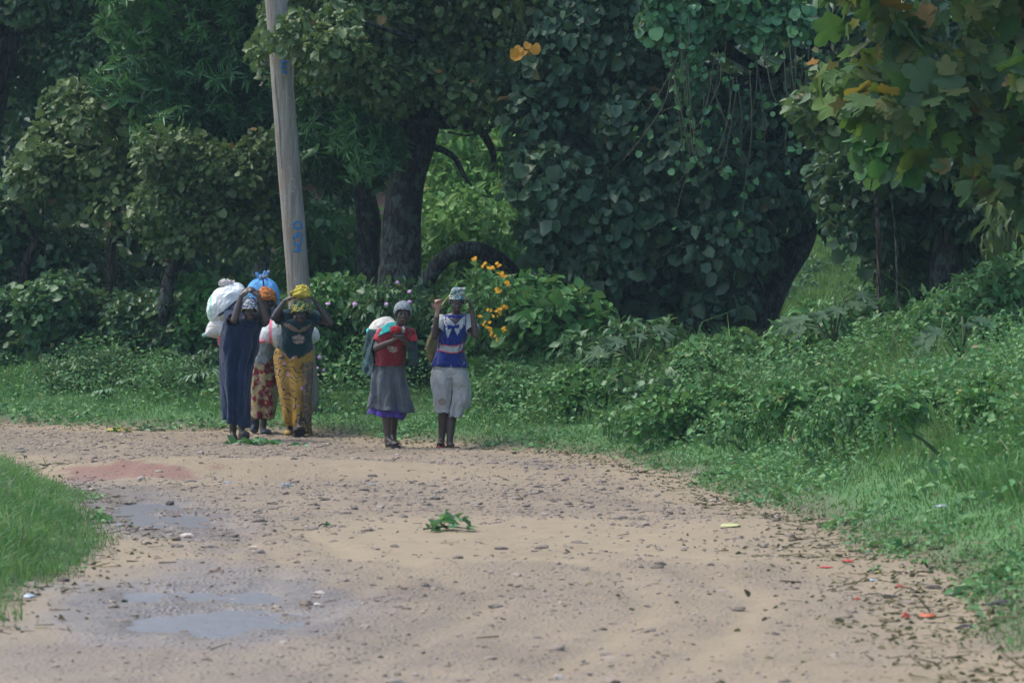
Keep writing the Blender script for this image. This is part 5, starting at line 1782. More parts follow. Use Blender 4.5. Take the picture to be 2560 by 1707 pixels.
garment('trouser_leg', rw(J, [(840, 828, 980, 0.0, 0.112), (925, 832, 985, 0.0, 0.118), (1000, 838, 985, 0.01, 0.105), (1080, 838, 978, 0.01, 0.105), (1160, 832, 958, 0.01, 0.10), (1240, 830, 930, 0.0, 0.09, 0)]), MC_SHORT, e, 0.010, 5, 5, hemw=0.006)
garment('trouser_back', rw(J, [(860, 900, 985, 0.07, 0.05), (1000, 905, 1000, 0.09, 0.05), (1100, 915, 1003, 0.10, 0.04), (1175, 925, 990, 0.10, 0.035, -10)]), MC_SHORT, e, 0.01, 4, 6)
decal('mud_stain', [o for o in e.children if o.name.startswith('trouser_leg')][0], [zf(*p) for p in [(735, 1090), (770, 1075), (800, 1085), (805, 1110), (775, 1135), (745, 1130)]], MC_MUDDY, e, 0.006)
wrap_head('headscarf', L, M, MC_SCARFW, e, 0.94, 1.08, 0.058, 0.03, 0.012, 3)
top = L((0, -0.01, 0.115))
lump_mesh('headscarf_knot', top, (0.062, 0.055, 0.038), MC_SCARFW, e, None, 0.8, 5, 4, 44, 28)
ruffle('knot_frill', top + [0.012, -0.01, 0.0], 0.048, 0.035, MC_SCARFW, e, 5, 1.0)
shoe('sandal', J(762, 1488, 0.05), J(752, 1488, -0.20), M_REDSH, e, 0.045, 0.016); shoe('sandal', J(830, 1500, 0.03), J(846, 1500, -0.23), M_REDSH, e, 0.045, 0.016)
# her load: an olive cloth bag hanging on the back from two ropes over the head
eb = e
bag = thing('shoulder_bag', 'olive cloth bag hanging on the back of the woman in the blue vest', 'bag', tuple(np.array(e.location) + J(720, 760, 0.25)))
bo = np.array(bag.location) - np.array(e.location)
lump_mesh('bag_body', J(730, 650, 0.24) - bo, (0.115, 0.10, 0.19), MC_OLIVE, bag, None, 0.22, 2.5, 3)
lump_mesh('bag_neck', J(800, 500, 0.2) - bo, (0.06, 0.05, 0.07), MC_OLIVE, bag, None, 0.3, 3.5, 6)
for pth in ([J(760, 300, -0.16), J(800, 240, -0.1), L((-0.055, 0, 0.09)), L((0, 0.06, 0.105)), J(860, 420, 0.14), J(800, 500, 0.2)],
            [J(1000, 290, -0.12), J(985, 230, -0.08), L((0.06, 0.0, 0.09)), L((0.01, 0.07, 0.1)), J(860, 440, 0.15), J(800, 510, 0.2)]):
    V, F = tube([p - bo for p in pth], [0.006] * 6, 7, 0.03)
    ob('strap', mk_mesh('strap', V, F, None, True), M_ROPE, bag)

# ================= woman in red blouse, grey skirt (left of the pair)
e, J, u1 = person('woman with clasped hands, red blouse, grey skirt over purple frill, grey knit cap', 981, 1123, 37.8, 880, 680)
B = Body()
pel, wai, che, nb = J(315, 850, 0.06), J(312, 745, 0.03), J(345, 600, -0.07), J(405, 490, -0.15)
shL, shR = J(262, 525, -0.10), J(500, 520, -0.10)
elL, wrL = J(205, 655, -0.13), J(355, 590, -0.29)
elR, wrR = J(505, 660, -0.13), J(440, 590, -0.29)
torso(B, pel, wai, che, nb, shL, shR, 0.92)
hc = J(432, 362, -0.21)
B.cap(nb, hc + np.array([-0.01, 0.03, -0.05]), 0.048, 0.045)
M = rotm(0.06, 0.14, 0.05)
L = add_head(B, hc, M, 1.0)
limbs(B, shL, elL, wrL); limbs(B, shR, elR, wrR)
add_hand(B, wrL, (0.7, -0.3, 0.75), (0.7, 0.4, -0.3), 1, 1.0, 1.0)
add_hand(B, wrR, (-0.65, -0.25, 0.8), (-0.7, 0.4, -0.3), -1, 1.0, 1.0)
kL, aL = J(292, 1160, -0.07), J(303, 1420, -0.06)
kR, aR = J(365, 1150, 0.02), J(352, 1395, 0.16)
leg(B, J(275, 880, 0.04), kL, aL, (0.078, 0.050, 0.030)); leg(B, J(360, 880, 0.04), kR, aR, (0.078, 0.050, 0.029))
add_foot(B, aL, J(305, 1478, -0.06), J(385, 1470, -0.2)); add_foot(B, aR, J(345, 1450, 0.2), J(375, 1490, 0.02))
finish_body(B, e, MS1)
face_bits(e, L, M, 1.0)
bl = garment('blouse', rw(J, [(470, 350, 455, -0.15, 0.06), (490, 290, 505, -0.13, 0.09), (515, 235, 535, -0.11, 0.115), (560, 215, 530, -0.09, 0.13), (640, 205, 470, -0.05, 0.14), (720, 190, 455, -0.01, 0.14), (780, 180, 448, 0.02, 0.158), (806, 190, 438, 0.02, 0.155)]), MC_RED, e, 0.006, 6, 2, wrinkle=0.006)
decal('printed_emblem', bl, [zf_ for zf_ in [(J(*p)[0], J(*p)[2]) for p in [(300, 640), (350, 632), (388, 650), (392, 680), (360, 692), (322, 680)]]], MC_PRINT, e, 0.006)
sleeve('sleeve', [shL + [0.02, 0, 0.01], shL * .6 + elL * .4, shL * .4 + elL * .6], [0.058, 0.058, 0.056], MC_REDB, e)
sleeve('sleeve', [shR + [-0.02, 0, 0.01], shR * .6 + elR * .4, shR * .4 + elR * .6], [0.058, 0.058, 0.056], MC_REDB, e)
lump_mesh('knotted_cloth', J(375, 500, -0.30), (0.055, 0.035, 0.034), MC_REDB, e, None, 0.5, 4, 3)
lump_mesh('knotted_cloth', J(438, 498, -0.29), (0.018, 0.02, 0.030), MC_SCARFW, e, None, 0.4, 4, 5)
garment('underskirt', rw(J, [(1090, 190, 440, 0.02, 0.105), (1160, 160, 460, 0.02, 0.125, 20), (1205, 142, 455, 0.02, 0.14, 40), (1238, 134, 440, 0.02, 0.145, 50)]), MC_PURPLE, e, 0.010, 13, 1, hemw=0.008, wrinkle=0.003)
garment('skirt', rw(J, [(740, 200, 425, 0.02, 0.115), (800, 182, 440, 0.02, 0.128), (900, 168, 455, 0.02, 0.145), (1000, 158, 470, 0.02, 0.155), (1100, 146, 490, 0.02, 0.165), (1185, 140, 505, 0.02, 0.17, 45)]), MC_GREY, e, 0.024, 7, 2, wrinkle=0.006, hemw=0.006)
wrap_head('cap', L, M, MC_CAPK, e, 1.0, 1.09, 0.048, -0.05, 0.004, 6)
shoe('sandal', J(300, 1490, -0.05), J(398, 1486, -0.22), M_SOLE, e, 0.043, 0.014, M_SOLE)
shoe('sandal', J(345, 1468, 0.22), J(378, 1508, 0.0), M_SOLE, e, 0.043, 0.014, M_SOLE)
sheet('shawl', [[J(395, 440, -0.06), J(330, 440, -0.10), J(270, 470, -0.12), J(215, 520, -0.10), J(180, 560, 0.0)],
                [J(400, 470, -0.14), J(345, 480, -0.17), J(290, 500, -0.19), J(235, 530, -0.17), J(190, 570, -0.06)],
                [J(395, 500, -0.22), J(345, 508, -0.22), J(295, 525, -0.22), J(240, 548, -0.20), J(200, 590, -0.10)]], MC_SHAWLT, e, 0.006, 4, 0.03, 2)
sheet('shawl_hanging', [[J(215, 500, -0.04), J(165, 495, 0.06), J(125, 515, 0.2)],
                        [J(178, 600, -0.10), J(140, 600, 0.04), J(118, 610, 0.18)],
                        [J(170, 700, -0.10), J(128, 700, 0.04), J(104, 710, 0.18)],
                        [J(178, 800, -0.08), J(124, 800, 0.02), J(86, 805, 0.18)],
                        [J(172, 905, -0.06), J(118, 880, 0.03), J(84, 850, 0.18)]], MC_SHAWL, e, 0.006, 6, 0.075, 3)
sheet('shawl_hanging', [[J(530, 520, -0.08), J(545, 530, 0.04), J(520, 540, 0.15)],
                        [J(500, 600, -0.20), J(548, 600, -0.05), J(540, 610, 0.10)],
                        [J(480, 680, -0.22), J(550, 690, -0.08), J(555, 700, 0.08)],
                        [J(475, 760, -0.16), J(545, 760, -0.06), J(565, 770, 0.08)],
                        [J(460, 815, -0.10), J(520, 812, -0.04), J(555, 800, 0.08)]], MC_SHAWL, e, 0.006, 6, 0.075, 5)
ld = thing('back_bundle', 'pale sack wrapped in teal cloth on the back of the woman in the red blouse', 'bundle', tuple(np.array(e.location) + J(300, 700, 0.3)))
bo = np.array(ld.location) - np.array(e.location)
M_SKW = sack_mat('sack_cream', (0.62, 0.60, 0.52), None, 0.35)
lump_mesh('sack', J(262, 520, 0.12) - bo, (0.165, 0.15, 0.135), M_SKW, ld, rotm(0, 0, -0.75), 0.10, 2.0, 3)
lump_mesh('cloth_wrap', J(250, 640, 0.17) - bo, (0.155, 0.13, 0.20), MC_SHAWL, ld, rotm(0, 0, -0.15), 0.12, 2.0, 4)
V, F = tube([J(135, 505, 0.1) - bo, J(165, 520, 0.06) - bo, J(215, 530, 0.04) - bo], [0.022, 0.026, 0.022], 10, 0.02, 0.3)
ob('cloth_edge', mk_mesh('cloth_edge', V, F, None, True), MC_SHAWLT, ld)

# ================= woman in dark green shirt, yellow print skirt
e, J, u1 = person('woman with elbows wide, dark green T-shirt, yellow swirl-print skirt, yellow cloth on head', 747, 1088, 40.7, 480, 660)
B = Body()
pel, wai, che, nb = J(885, 815, 0.05), J(872, 730, 0.0), J(900, 575, -0.11), J(918, 480, -0.18)
shL, shR = J(810, 450, -0.12), J(1035, 450, -0.12)
elL, wrL = J(702, 450, -0.26), J(790, 310, -0.26)
elR, wrR = J(1178, 500, -0.24), J(1060, 325, -0.26)
torso(B, pel, wai, che, nb, shL, shR, 1.02)
hc = J(928, 412, -0.27)
B.cap(nb, hc + np.array([0, 0.05, -0.03]), 0.052, 0.05)
M = rotm(0.22, 0.0, 0.0)
L = add_head(B, hc, M, 1.0)
limbs(B, shL, elL, wrL, (0.048, 0.040, 0.025)); limbs(B, shR, elR, wrR, (0.048, 0.040, 0.025))
add_hand(B, wrL, J(850, 265, -0.28) - wrL, (0.6, 0.3, -0.6), 1, 1.0, 0.6)
add_hand(B, wrR, J(1010, 270, -0.28) - wrR, (-0.6, 0.3, -0.6), -1, 1.0, 0.6)
kL, aL = J(812, 1130, -0.04), J(835, 1375, 0.10)
kR, aR = J(905, 1110, -0.11), J(908, 1370, -0.24)
leg(B, J(830, 880, 0.03), kL, aL, (0.09, 0.058, 0.034)); leg(B, J(935, 880, 0.03), kR, aR, (0.09, 0.058, 0.034))
add_foot(B, aL, J(835, 1425, 0.13), J(815, 1440, -0.06)); add_foot(B, aR, J(915, 1430, -0.28), J(915, 1385, -0.45))
finish_body(B, e, MS2)
face_bits(e, L, M, 1.0)
ts = garment('t_shirt', rw(J, [(462, 865, 968, -0.19, 0.06), (472, 800, 1035, -0.17, 0.10), (490, 772, 1058, -0.16, 0.13), (560, 770, 1030, -0.12, 0.15), (620, 752, 1026, -0.08, 0.155), (700, 730, 1025, -0.03, 0.165), (760, 770, 1010, 0.0, 0.165), (800, 805, 960, 0.0, 0.15)]), MC_TEAL, e, 0.004, 6, 3, wrinkle=0.006)
zf = lambda cx, cy_: (J(cx, cy_)[0], J(cx, cy_)[2])
decal('yoke', ts, [zf(*p) for p in [(778, 480), (840, 500), (900, 535), (925, 560), (955, 530), (1028, 495), (1026, 515), (985, 555), (935, 572), (870, 560), (800, 520)]], MC_TAN, e, 0.006)
decal('printed_emblem', ts, [zf(*p) for p in [(862, 608), (905, 600), (925, 585), (940, 600), (968, 606), (966, 640), (955, 668), (900, 672), (872, 655)]], MC_PRINT, e, 0.006)
decal('emblem_line', ts, [zf(*p) for p in [(868, 634), (962, 630), (962, 638), (868, 642)]], MC_TEAL, e, 0.009)
sleeve('sleeve', [shL + [0.03, 0, 0.01], shL * .6 + elL * .4, shL * .35 + elL * .65], [0.075, 0.075, 0.075], MC_TEAL, e)
sleeve('sleeve', [shR + [-0.03, 0, 0.01], shR * .6 + elR * .4, shR * .4 + elR * .6], [0.075, 0.072, 0.070], MC_TEAL, e)
garment('wrap_skirt', rw(J, [(690, 745, 1000, 0.02, 0.15), (740, 708, 1030, 0.02, 0.155), (800, 705, 1034, 0.01, 0.16), (900, 712, 1028, 0.0, 0.165), (1000, 728, 1022, -0.02, 0.17), (1120, 752, 1018, -0.04, 0.17), (1240, 778, 1016, -0.06, 0.17), (1340, 785, 1012, -0.06, 0.165, 60), (1395, 800, 1010, -0.04, 0.15, 110)]), MC_YPRINT, e, 0.018, 6, 4, wrinkle=0.008, hemw=0.01)
garment('skirt_shade_panel', rw(J, [(830, 950, 1030, -0.10, 0.07), (900, 945, 1030, -0.11, 0.075), (1050, 942, 1026, -0.13, 0.08), (1200, 945, 1020, -0.14, 0.08), (1330, 950, 1016, -0.13, 0.075), (1430, 960, 1008, -0.08, 0.07)]), MC_BROWNSHADE, e, 0.008, 4, 2)  # brown strip painting the shade on the right side of the yellow skirt
wrap_head('headscarf', L, M, MC_SCARFG, e, 1.0, 1.30, 0.040, -0.03, 0.016, 2)
lump_mesh('head_cloth', J(930, 248, -0.26), (0.108, 0.09, 0.058), MC_YELLOW, e, None, 0.42, 2.4, 5, 56, 34)
lump_mesh('head_cloth_top', J(938, 205, -0.26), (0.07, 0.06, 0.042), MC_YELLOW, e, None, 0.5, 4, 9)
shoe('shoe', J(914, 1452, -0.29), J(916, 1378, -0.44), M_SOLE, e, 0.066, 0.035, M_SOLE, (0, 0.8, 0.6))
lump_mesh('shoe_upper', J(915, 1408, -0.31), (0.062, 0.07, 0.05), M_SOLEB, e, None, 0.1, 3, 2)
shoe('shoe', J(835, 1452, 0.15), J(815, 1452, -0.10), M_YELSH, e, 0.046, 0.02)
lump_mesh('shoe_upper', J(820, 1432, -0.05), (0.045, 0.06, 0.03), M_YELSH, e, None, 0.3, 4, 3)
sk = thing('sack', 'white sack with pink ends slung across the back of the woman in dark green', 'sack', tuple(np.array(e.location) + J(830, 600, 0.22)))
bo = np.array(sk.location) - np.array(e.location)
M_SKP = sack_mat('sack_white_pink', (0.68, 0.71, 0.70), ((0.75, 0.20, 0.28), 0, -0.195, 0.02), 0.3)
V, F = tube([J(585, 660, 0.18) - bo, J(640, 610, 0.2) - bo, J(690, 590, 0.22) - bo, J(820, 580, 0.24) - bo, J(960, 600, 0.22) - bo, J(1040, 620, 0.2) - bo, J(1078, 645, 0.18) - bo],
            [0.012, 0.10, 0.155, 0.17, 0.145, 0.09, 0.012], 26, 0.03, 0.12, 4)
ob('sack_body', mk_mesh('sack_body', V, F, None, True), M_SKP, sk)
lump_mesh('sack_corner', J(590, 655, 0.1) - bo, (0.042, 0.03, 0.022), cloth('sack_pink_tip', (0.70, 0.20, 0.26)), sk, None, 0.3, 3, 3)
V, F = tube([J(905, 262, -0.26) - bo, J(800, 330, -0.16) - bo, J(745, 480, 0.05) - bo, J(720, 560, 0.12) - bo], [0.010] * 4, 8, 0.03)
ob('strap', mk_mesh('strap', V, F, None, True), MC_YELLOW, sk)

# ================= woman in grey shirt, red print skirt, between the two
e, J, u1 = person('half hidden woman in orange headscarf, grey shirt and red and cream print skirt', 656, 1087, 41.15, 480, 660)
B = Body()
pel, wai, che, nb = J(602, 870, 0.04), J(608, 770, 0.0), J(625, 600, -0.03), J(640, 480, -0.08)
shL, shR = J(545, 470, -0.03), J(735, 470, -0.03)
elL, wrL = J(520, 560, -0.20), J(560, 380, -0.18)
elR, wrR = J(735, 560, -0.08), J(715, 400, -0.12)
torso(B, pel, wai, che, nb, shL, shR, 0.95)
hc = J(635, 318, -0.13)
B.cap(nb, hc + np.array([0, 0.03, -0.05]), 0.048, 0.046)
M = rotm(0.2, 0.1, 0.0)
L = add_head(B, hc, M, 1.0)
limbs(B, shL, elL, wrL); limbs(B, shR, elR, wrR)
add_hand(B, wrL, (0.1, -0.1, 1), (0.8, 0, 0.1), 1, 1.0, 0.8); add_hand(B, wrR, (-0.1, -0.1, 1), (-0.8, 0, 0.1), -1, 1.0, 0.8)
kL, aL = J(545, 1150, 0.02), J(530, 1370, 0.10)
kR, aR = J(625, 1150, -0.06), J(606, 1400, -0.04)
leg(B, J(560, 900, 0.03), kL, aL, (0.08, 0.052, 0.032)); leg(B, J(650, 900, 0.03), kR, aR, (0.08, 0.052, 0.032))
add_foot(B, aL, J(525, 1410, 0.14), J(540, 1430, -0.03)); add_foot(B, aR, J(605, 1440, -0.02), J(650, 1442, -0.2))
finish_body(B, e, MS2)
face_bits(e, L, M, 1.0)
garment('shirt', rw(J, [(470, 600, 680, -0.08, 0.06), (485, 550, 735, -0.06, 0.10), (520, 530, 750, -0.04, 0.13), (600, 525, 730, -0.02, 0.14), (700, 512, 712, 0.0, 0.15), (780, 508, 704, 0.0, 0.16), (830, 512, 696, 0.0, 0.16), (868, 540, 670, 0.0, 0.15)]), MC_GREYL, e, 0.004, 5, 3, wrinkle=0.008)
sleeve('sleeve', [shL + [0.02, 0, 0.01], shL * .5 + elL * .5], [0.06, 0.062], MC_GREYL, e)
sleeve('sleeve', [shR + [-0.02, 0, 0.01], shR * .5 + elR * .5], [0.06, 0.062], MC_GREYL, e)
garment('print_skirt', rw(J, [(790, 512, 700, 0.0, 0.145), (880, 500, 716, 0.0, 0.15), (1000, 492, 722, -0.01, 0.155), (1120, 486, 718, -0.01, 0.155), (1240, 482, 705, -0.01, 0.15), (1320, 484, 684, -0.01, 0.14, 25)]), MC_RPRINT, e, 0.016, 6, 1, wrinkle=0.008, hemw=0.012)
wrap_head('headscarf', L, M, MC_SCARFO, e, 1.0, 1.34, 0.030, -0.09, 0.012, 4)
sheet('headscarf_tail', [[L((0.085, 0.0, 0.05)), L((0.10, 0.03, 0.04))], [L((0.088, -0.02, -0.02)), L((0.11, 0.03, -0.03))], [L((0.075, -0.045, -0.09)), L((0.11, 0.0, -0.10))], [L((0.06, -0.05, -0.15)), L((0.10, -0.01, -0.17))]], MC_SCARFO, e, 0.006, 4, 0.02, 1)
lump_mesh('shoe', J(530, 1412, 0.05), (0.045, 0.10, 0.045), M_GREYSH, e, None, 0.15, 3, 2)
lump_mesh('shoe', J(625, 1436, -0.12), (0.060, 0.11, 0.032), M_GREYSH, e, None, 0.15, 3, 5)
sleeve('boot_shaft', [J(530, 1335, 0.08), J(530, 1400, 0.10)], [0.052, 0.050], M_GREYSH, e)
bb = thing('sack', 'round bright blue sack with knotted top behind the orange headscarf', 'sack', tuple(np.array(e.location) + J(600, 300, 0.2)))
bo = np.array(bb.location) - np.array(e.location)
M_SKB = sack_mat('sack_blue', (0.10, 0.36, 0.70), None, 0.0)
V, F, n_, m_ = ellipsoid((0, 0, 0), (1, 1, 1), None, 64, 30)
th = np.arctan2(V[:, 1], V[:, 0])
pol = np.clip(V[:, 2], 0, 1)
V = V * (1 + 0.05 * pol[:, None] ** 2 * np.sin(th * 9 + 1)[:, None] + 0.05 * fbm(V[:, 0] * 2, V[:, 2] * 2, 7, 2)[:, None])
V = np.sign(V) * np.abs(V) ** 0.86 * np.array([0.186, 0.155, 0.215]) + (J(600, 300, 0.2) - bo) + np.array([0, 0, 0.0])
ob('sack_body', mk_mesh('sack_body', V, [np.array(F)], None, True), M_SKB, bb)
M_KN = print_generic('knot_cloth', (0.55, 0.50, 0.38), (0.03, 0.13, 0.42), (0.45, 0.55, 0.50), 22.0)
tp = J(600, 128, 0.18) - bo
lump_mesh('knot', tp + [0, -0.02, 0.01], (0.04, 0.035, 0.03), M_KN, bb, None, 0.4, 4, 3)
for dx, hh, k in ((-0.07, 0.045, 1), (0.075, 0.075, 2), (0.03, 0.06, 3)):
    lump_mesh('knot_end', tp + np.array([dx * .7, -0.02, hh * .6]), (0.018, 0.014, 0.042), [M_KN, M_SKB][k % 2], bb, rotm(0, 0, dx * 7), 0.4, 4, k)
V, F = tube([tp + [0.01, -0.03, 0.0], tp + [0.015, -0.10, -0.05], tp + [0.02, -0.14, -0.12]], [0.009, 0.007, 0.005], 7, 0.02)
ob('tie_cord', mk_mesh('tie_cord', V, F, None, True), MC_NAVY, bb)

# ================= woman in the long navy dress
e, J, u1 = person('woman in long navy dress bowed forward, forearms raised to her blue and white headscarf', 597, 1098, 39.7, 480, 660)
B = Body()
pel, wai, che, nb = J(375, 850, 0.05), J(385, 740, 0.01), J(425, 590, -0.09), J(475, 480, -0.17)
shL, shR = J(345, 470, -0.12), J(580, 470, -0.12)
elL, wrL = J(362, 470, -0.33), J(420, 265, -0.30)
elR, wrR = J(632, 475, -0.30), J(565, 265, -0.30)
torso(B, pel, wai, che, nb, shL, shR, 1.0)
hc = J(492, 385, -0.27)
B.cap(nb, hc + np.array([0, 0.05, -0.03]), 0.052, 0.05)
M = rotm(0.25, 0.05, 0.0)
L = add_head(B, hc, M, 1.0)
limbs(B, shL, elL, wrL, (0.046, 0.040, 0.026)); limbs(B, shR, elR, wrR, (0.046, 0.040, 0.026))
add_hand(B, wrL, J(475, 215, -0.29) - wrL, (0.2, 0.7, -0.7), 1, 1.05, 0.35)
add_hand(B, wrR, J(505, 212, -0.27) - wrR, (-0.2, 0.7, -0.7), -1, 1.05, 0.35)
kL, aL = J(345, 1150, 0.0), J(350, 1425, 0.05)
kR, aR = J(405, 1130, -0.06), J(425, 1395, -0.10)
leg(B, J(325, 900, 0.03), kL, aL, (0.085, 0.055, 0.036)); leg(B, J(425, 900, 0.03), kR, aR, (0.085, 0.055, 0.036))
add_foot(B, aL, J(352, 1468, 0.07), J(362, 1475, -0.13)); add_foot(B, aR, J(430, 1455, -0.1), J(446, 1440, -0.30))
finish_body(B, e, MS1)
face_bits(e, L, M, 1.0)
garment('navy_dress', rw(J, [(470, 425, 530, -0.18, 0.06), (455, 350, 585, -0.15, 0.10), (480, 292, 615, -0.13, 0.13), (540, 275, 590, -0.11, 0.15), (600, 262, 568, -0.08, 0.155), (700, 246, 560, -0.03, 0.165), (800, 240, 530, 0.0, 0.17), (900, 240, 505, 0.0, 0.17), (1040, 246, 490, -0.01, 0.175),
                             (1180, 258, 480, -0.02, 0.175), (1290, 264, 474, -0.02, 0.175, 40), (1352, 268, 472, -0.02, 0.175, 75)]), MC_NAVY, e, 0.022, 6, 2, wrinkle=0.008, k=5, hemw=0.008)
sleeve('sleeve', [J(330, 455, -0.10), J(335, 468, -0.22), J(345, 475, -0.28)], [0.075, 0.07, 0.062], MC_NAVYD, e)
sleeve('sleeve', [J(580, 458, -0.10), J(600, 470, -0.20), J(612, 480, -0.24)], [0.075, 0.07, 0.062], MC_NAVYD, e)
wrap_head('headscarf', L, M, MC_SCARFB, e, 1.0, 1.16, 0.040, -0.05, 0.010, 5)
sheet('shawl', [[J(480, 400, -0.02), J(400, 350, 0.0), J(330, 345, 0.0), J(285, 375, 0.02)],
                [J(470, 440, -0.14), J(390, 420, -0.16), J(320, 400, -0.14), J(270, 400, -0.06)],
                [J(450, 470, -0.20), J(380, 465, -0.24), J(320, 450, -0.22), J(285, 430, -0.12)]], MC_NAVY, e, 0.006, 4, 0.02, 2)
sheet('red_cloth', [[J(225, 610, 0.02), J(262, 600, -0.06)], [J(220, 650, 0.04), J(265, 650, -0.10)], [J(225, 690, 0.04), J(262, 700, -0.08)]], MC_RED, e, 0.006, 4, 0.02, 1)
sheet('red_cloth', [[J(548, 600, 0.0), J(572, 590, 0.06)], [J(545, 700, 0.0), J(575, 690, 0.06)], [J(535, 790, 0.02), J(556, 770, 0.06)]], MC_RED, e, 0.006, 4, 0.02, 1)
shoe('sandal', J(352, 1492, 0.10), J(362, 1492, -0.16), M_BLUESH, e, 0.048, 0.018)
shoe('shoe', J(430, 1490, -0.06), J(446, 1455, -0.32), M_SOLE, e, 0.056, 0.03, M_SOLE, (0, 0.35, 0.9))
lump_mesh('shoe_upper', J(443, 1450, -0.24), (0.058, 0.085, 0.048), M_SOLE, e, None, 0.12, 3, 4)
sk = thing('sack', 'huge bulging white sack with green stripe on the back of the woman in navy', 'sack', tuple(np.array(e.location) + J(290, 400, 0.2)))
bo = np.array(sk.location) - np.array(e.location)
M_SKG = sack_mat('sack_white_green', (0.74, 0.77, 0.76), ((0.36, 0.66, 0.54), 0, -0.150, 0.016), 0.12)
lump_mesh('sack_body', J(300, 335, 0.18) - bo, (0.245, 0.20, 0.180), M_SKG, sk, rotm(0, 0, -0.8), 0.13, 2.3, 3, 90, 60)
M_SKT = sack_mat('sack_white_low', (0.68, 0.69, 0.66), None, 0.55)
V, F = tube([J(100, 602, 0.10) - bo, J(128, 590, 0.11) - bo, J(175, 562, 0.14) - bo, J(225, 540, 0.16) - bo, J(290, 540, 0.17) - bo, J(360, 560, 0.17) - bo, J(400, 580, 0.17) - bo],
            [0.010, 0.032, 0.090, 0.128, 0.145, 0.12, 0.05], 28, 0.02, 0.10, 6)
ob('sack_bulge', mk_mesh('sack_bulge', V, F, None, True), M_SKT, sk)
lump_mesh('sack_corner', J(102, 600, 0.10) - bo, (0.020, 0.02, 0.018), cloth('sack_green_tip', (0.34, 0.60, 0.50)), sk, None, 0.3, 3, 3)
M_BEI = cloth('knot_beige', (0.60, 0.54, 0.50))
tp = J(290, 192, 0.16) - bo
ruffle('sack_knot', tp, 0.070, 0.062, M_BEI, sk, 7, 2.0, (0.2, 0))
lump_mesh('sack_knot_core', tp + [0.0, -0.01, 0.035], (0.072, 0.055, 0.045), M_BEI, sk, None, 0.6, 4.5, 7)
lump_mesh('knot_tip', tp + [0.075, -0.01, 0.0], (0.028, 0.02, 0.016), cloth('knot_green', (0.30, 0.58, 0.46)), sk, None, 0.4, 4, 2)
V, F = tube([J(225, 430, -0.03) - bo, J(280, 400, -0.07) - bo, J(350, 335, -0.10) - bo, J(410, 290, -0.12) - bo], [0.014, 0.013, 0.012, 0.01], 8, 0.03)
ob('strap', mk_mesh('strap', V, F, None, True), MC_NAVYD, sk)
# ------------------------------------------------------------------ wooden pole
YP = 42.2
def pole_c(py):
    return at(690 + py * 55 / 700.0, py, YP)
pb = pole_c(1075)
pb[2] = h1(pb[0], pb[1])
pole = thing('utility_pole', 'weathered wooden pole with blue painted letters standing behind the women on the left', 'pole', tuple(pb))
t = NT('weathered_pole_wood')
v = t.coord('Object', (14, 14, 0.8))
n1 = t.noise(v, 2.2, 6, 0.7); n2 = t.noise(t.coord('Object'), 3.0, 4); n3 = t.noise(t.coord('Object'), 30.0, 3)
col = t.ramp(n1, [(0.28, (0.12, 0.105, 0.09)), (0.5, (0.23, 0.205, 0.175)), (0.72, (0.36, 0.34, 0.30))])
col = t.mix(t.ramp(n2, [(0.5, 0.0), (0.72, 0.6)]), col, (0.22, 0.15, 0.11))
col = t.mix(t.ramp(n3, [(0.62, 0.0), (0.72, 0.5)]), col, (0.40, 0.42, 0.40))
t.base(col); t.setp(0.9, 0.15); t.bump(n1, 0.9, 0.02)
M_POLE = t.m
pts = [pb - np.array([0, 0, 0.3])] + [pole_c(q) for q in (900, 600, 300, 0, -400)]
V, F = tube(pts, [0.137, 0.131, 0.126, 0.123, 0.120, 0.114], 40, 0.06, 0.05, 3)
ob('shaft', mk_mesh('shaft', V - pb, F, None, True), M_POLE, pole)
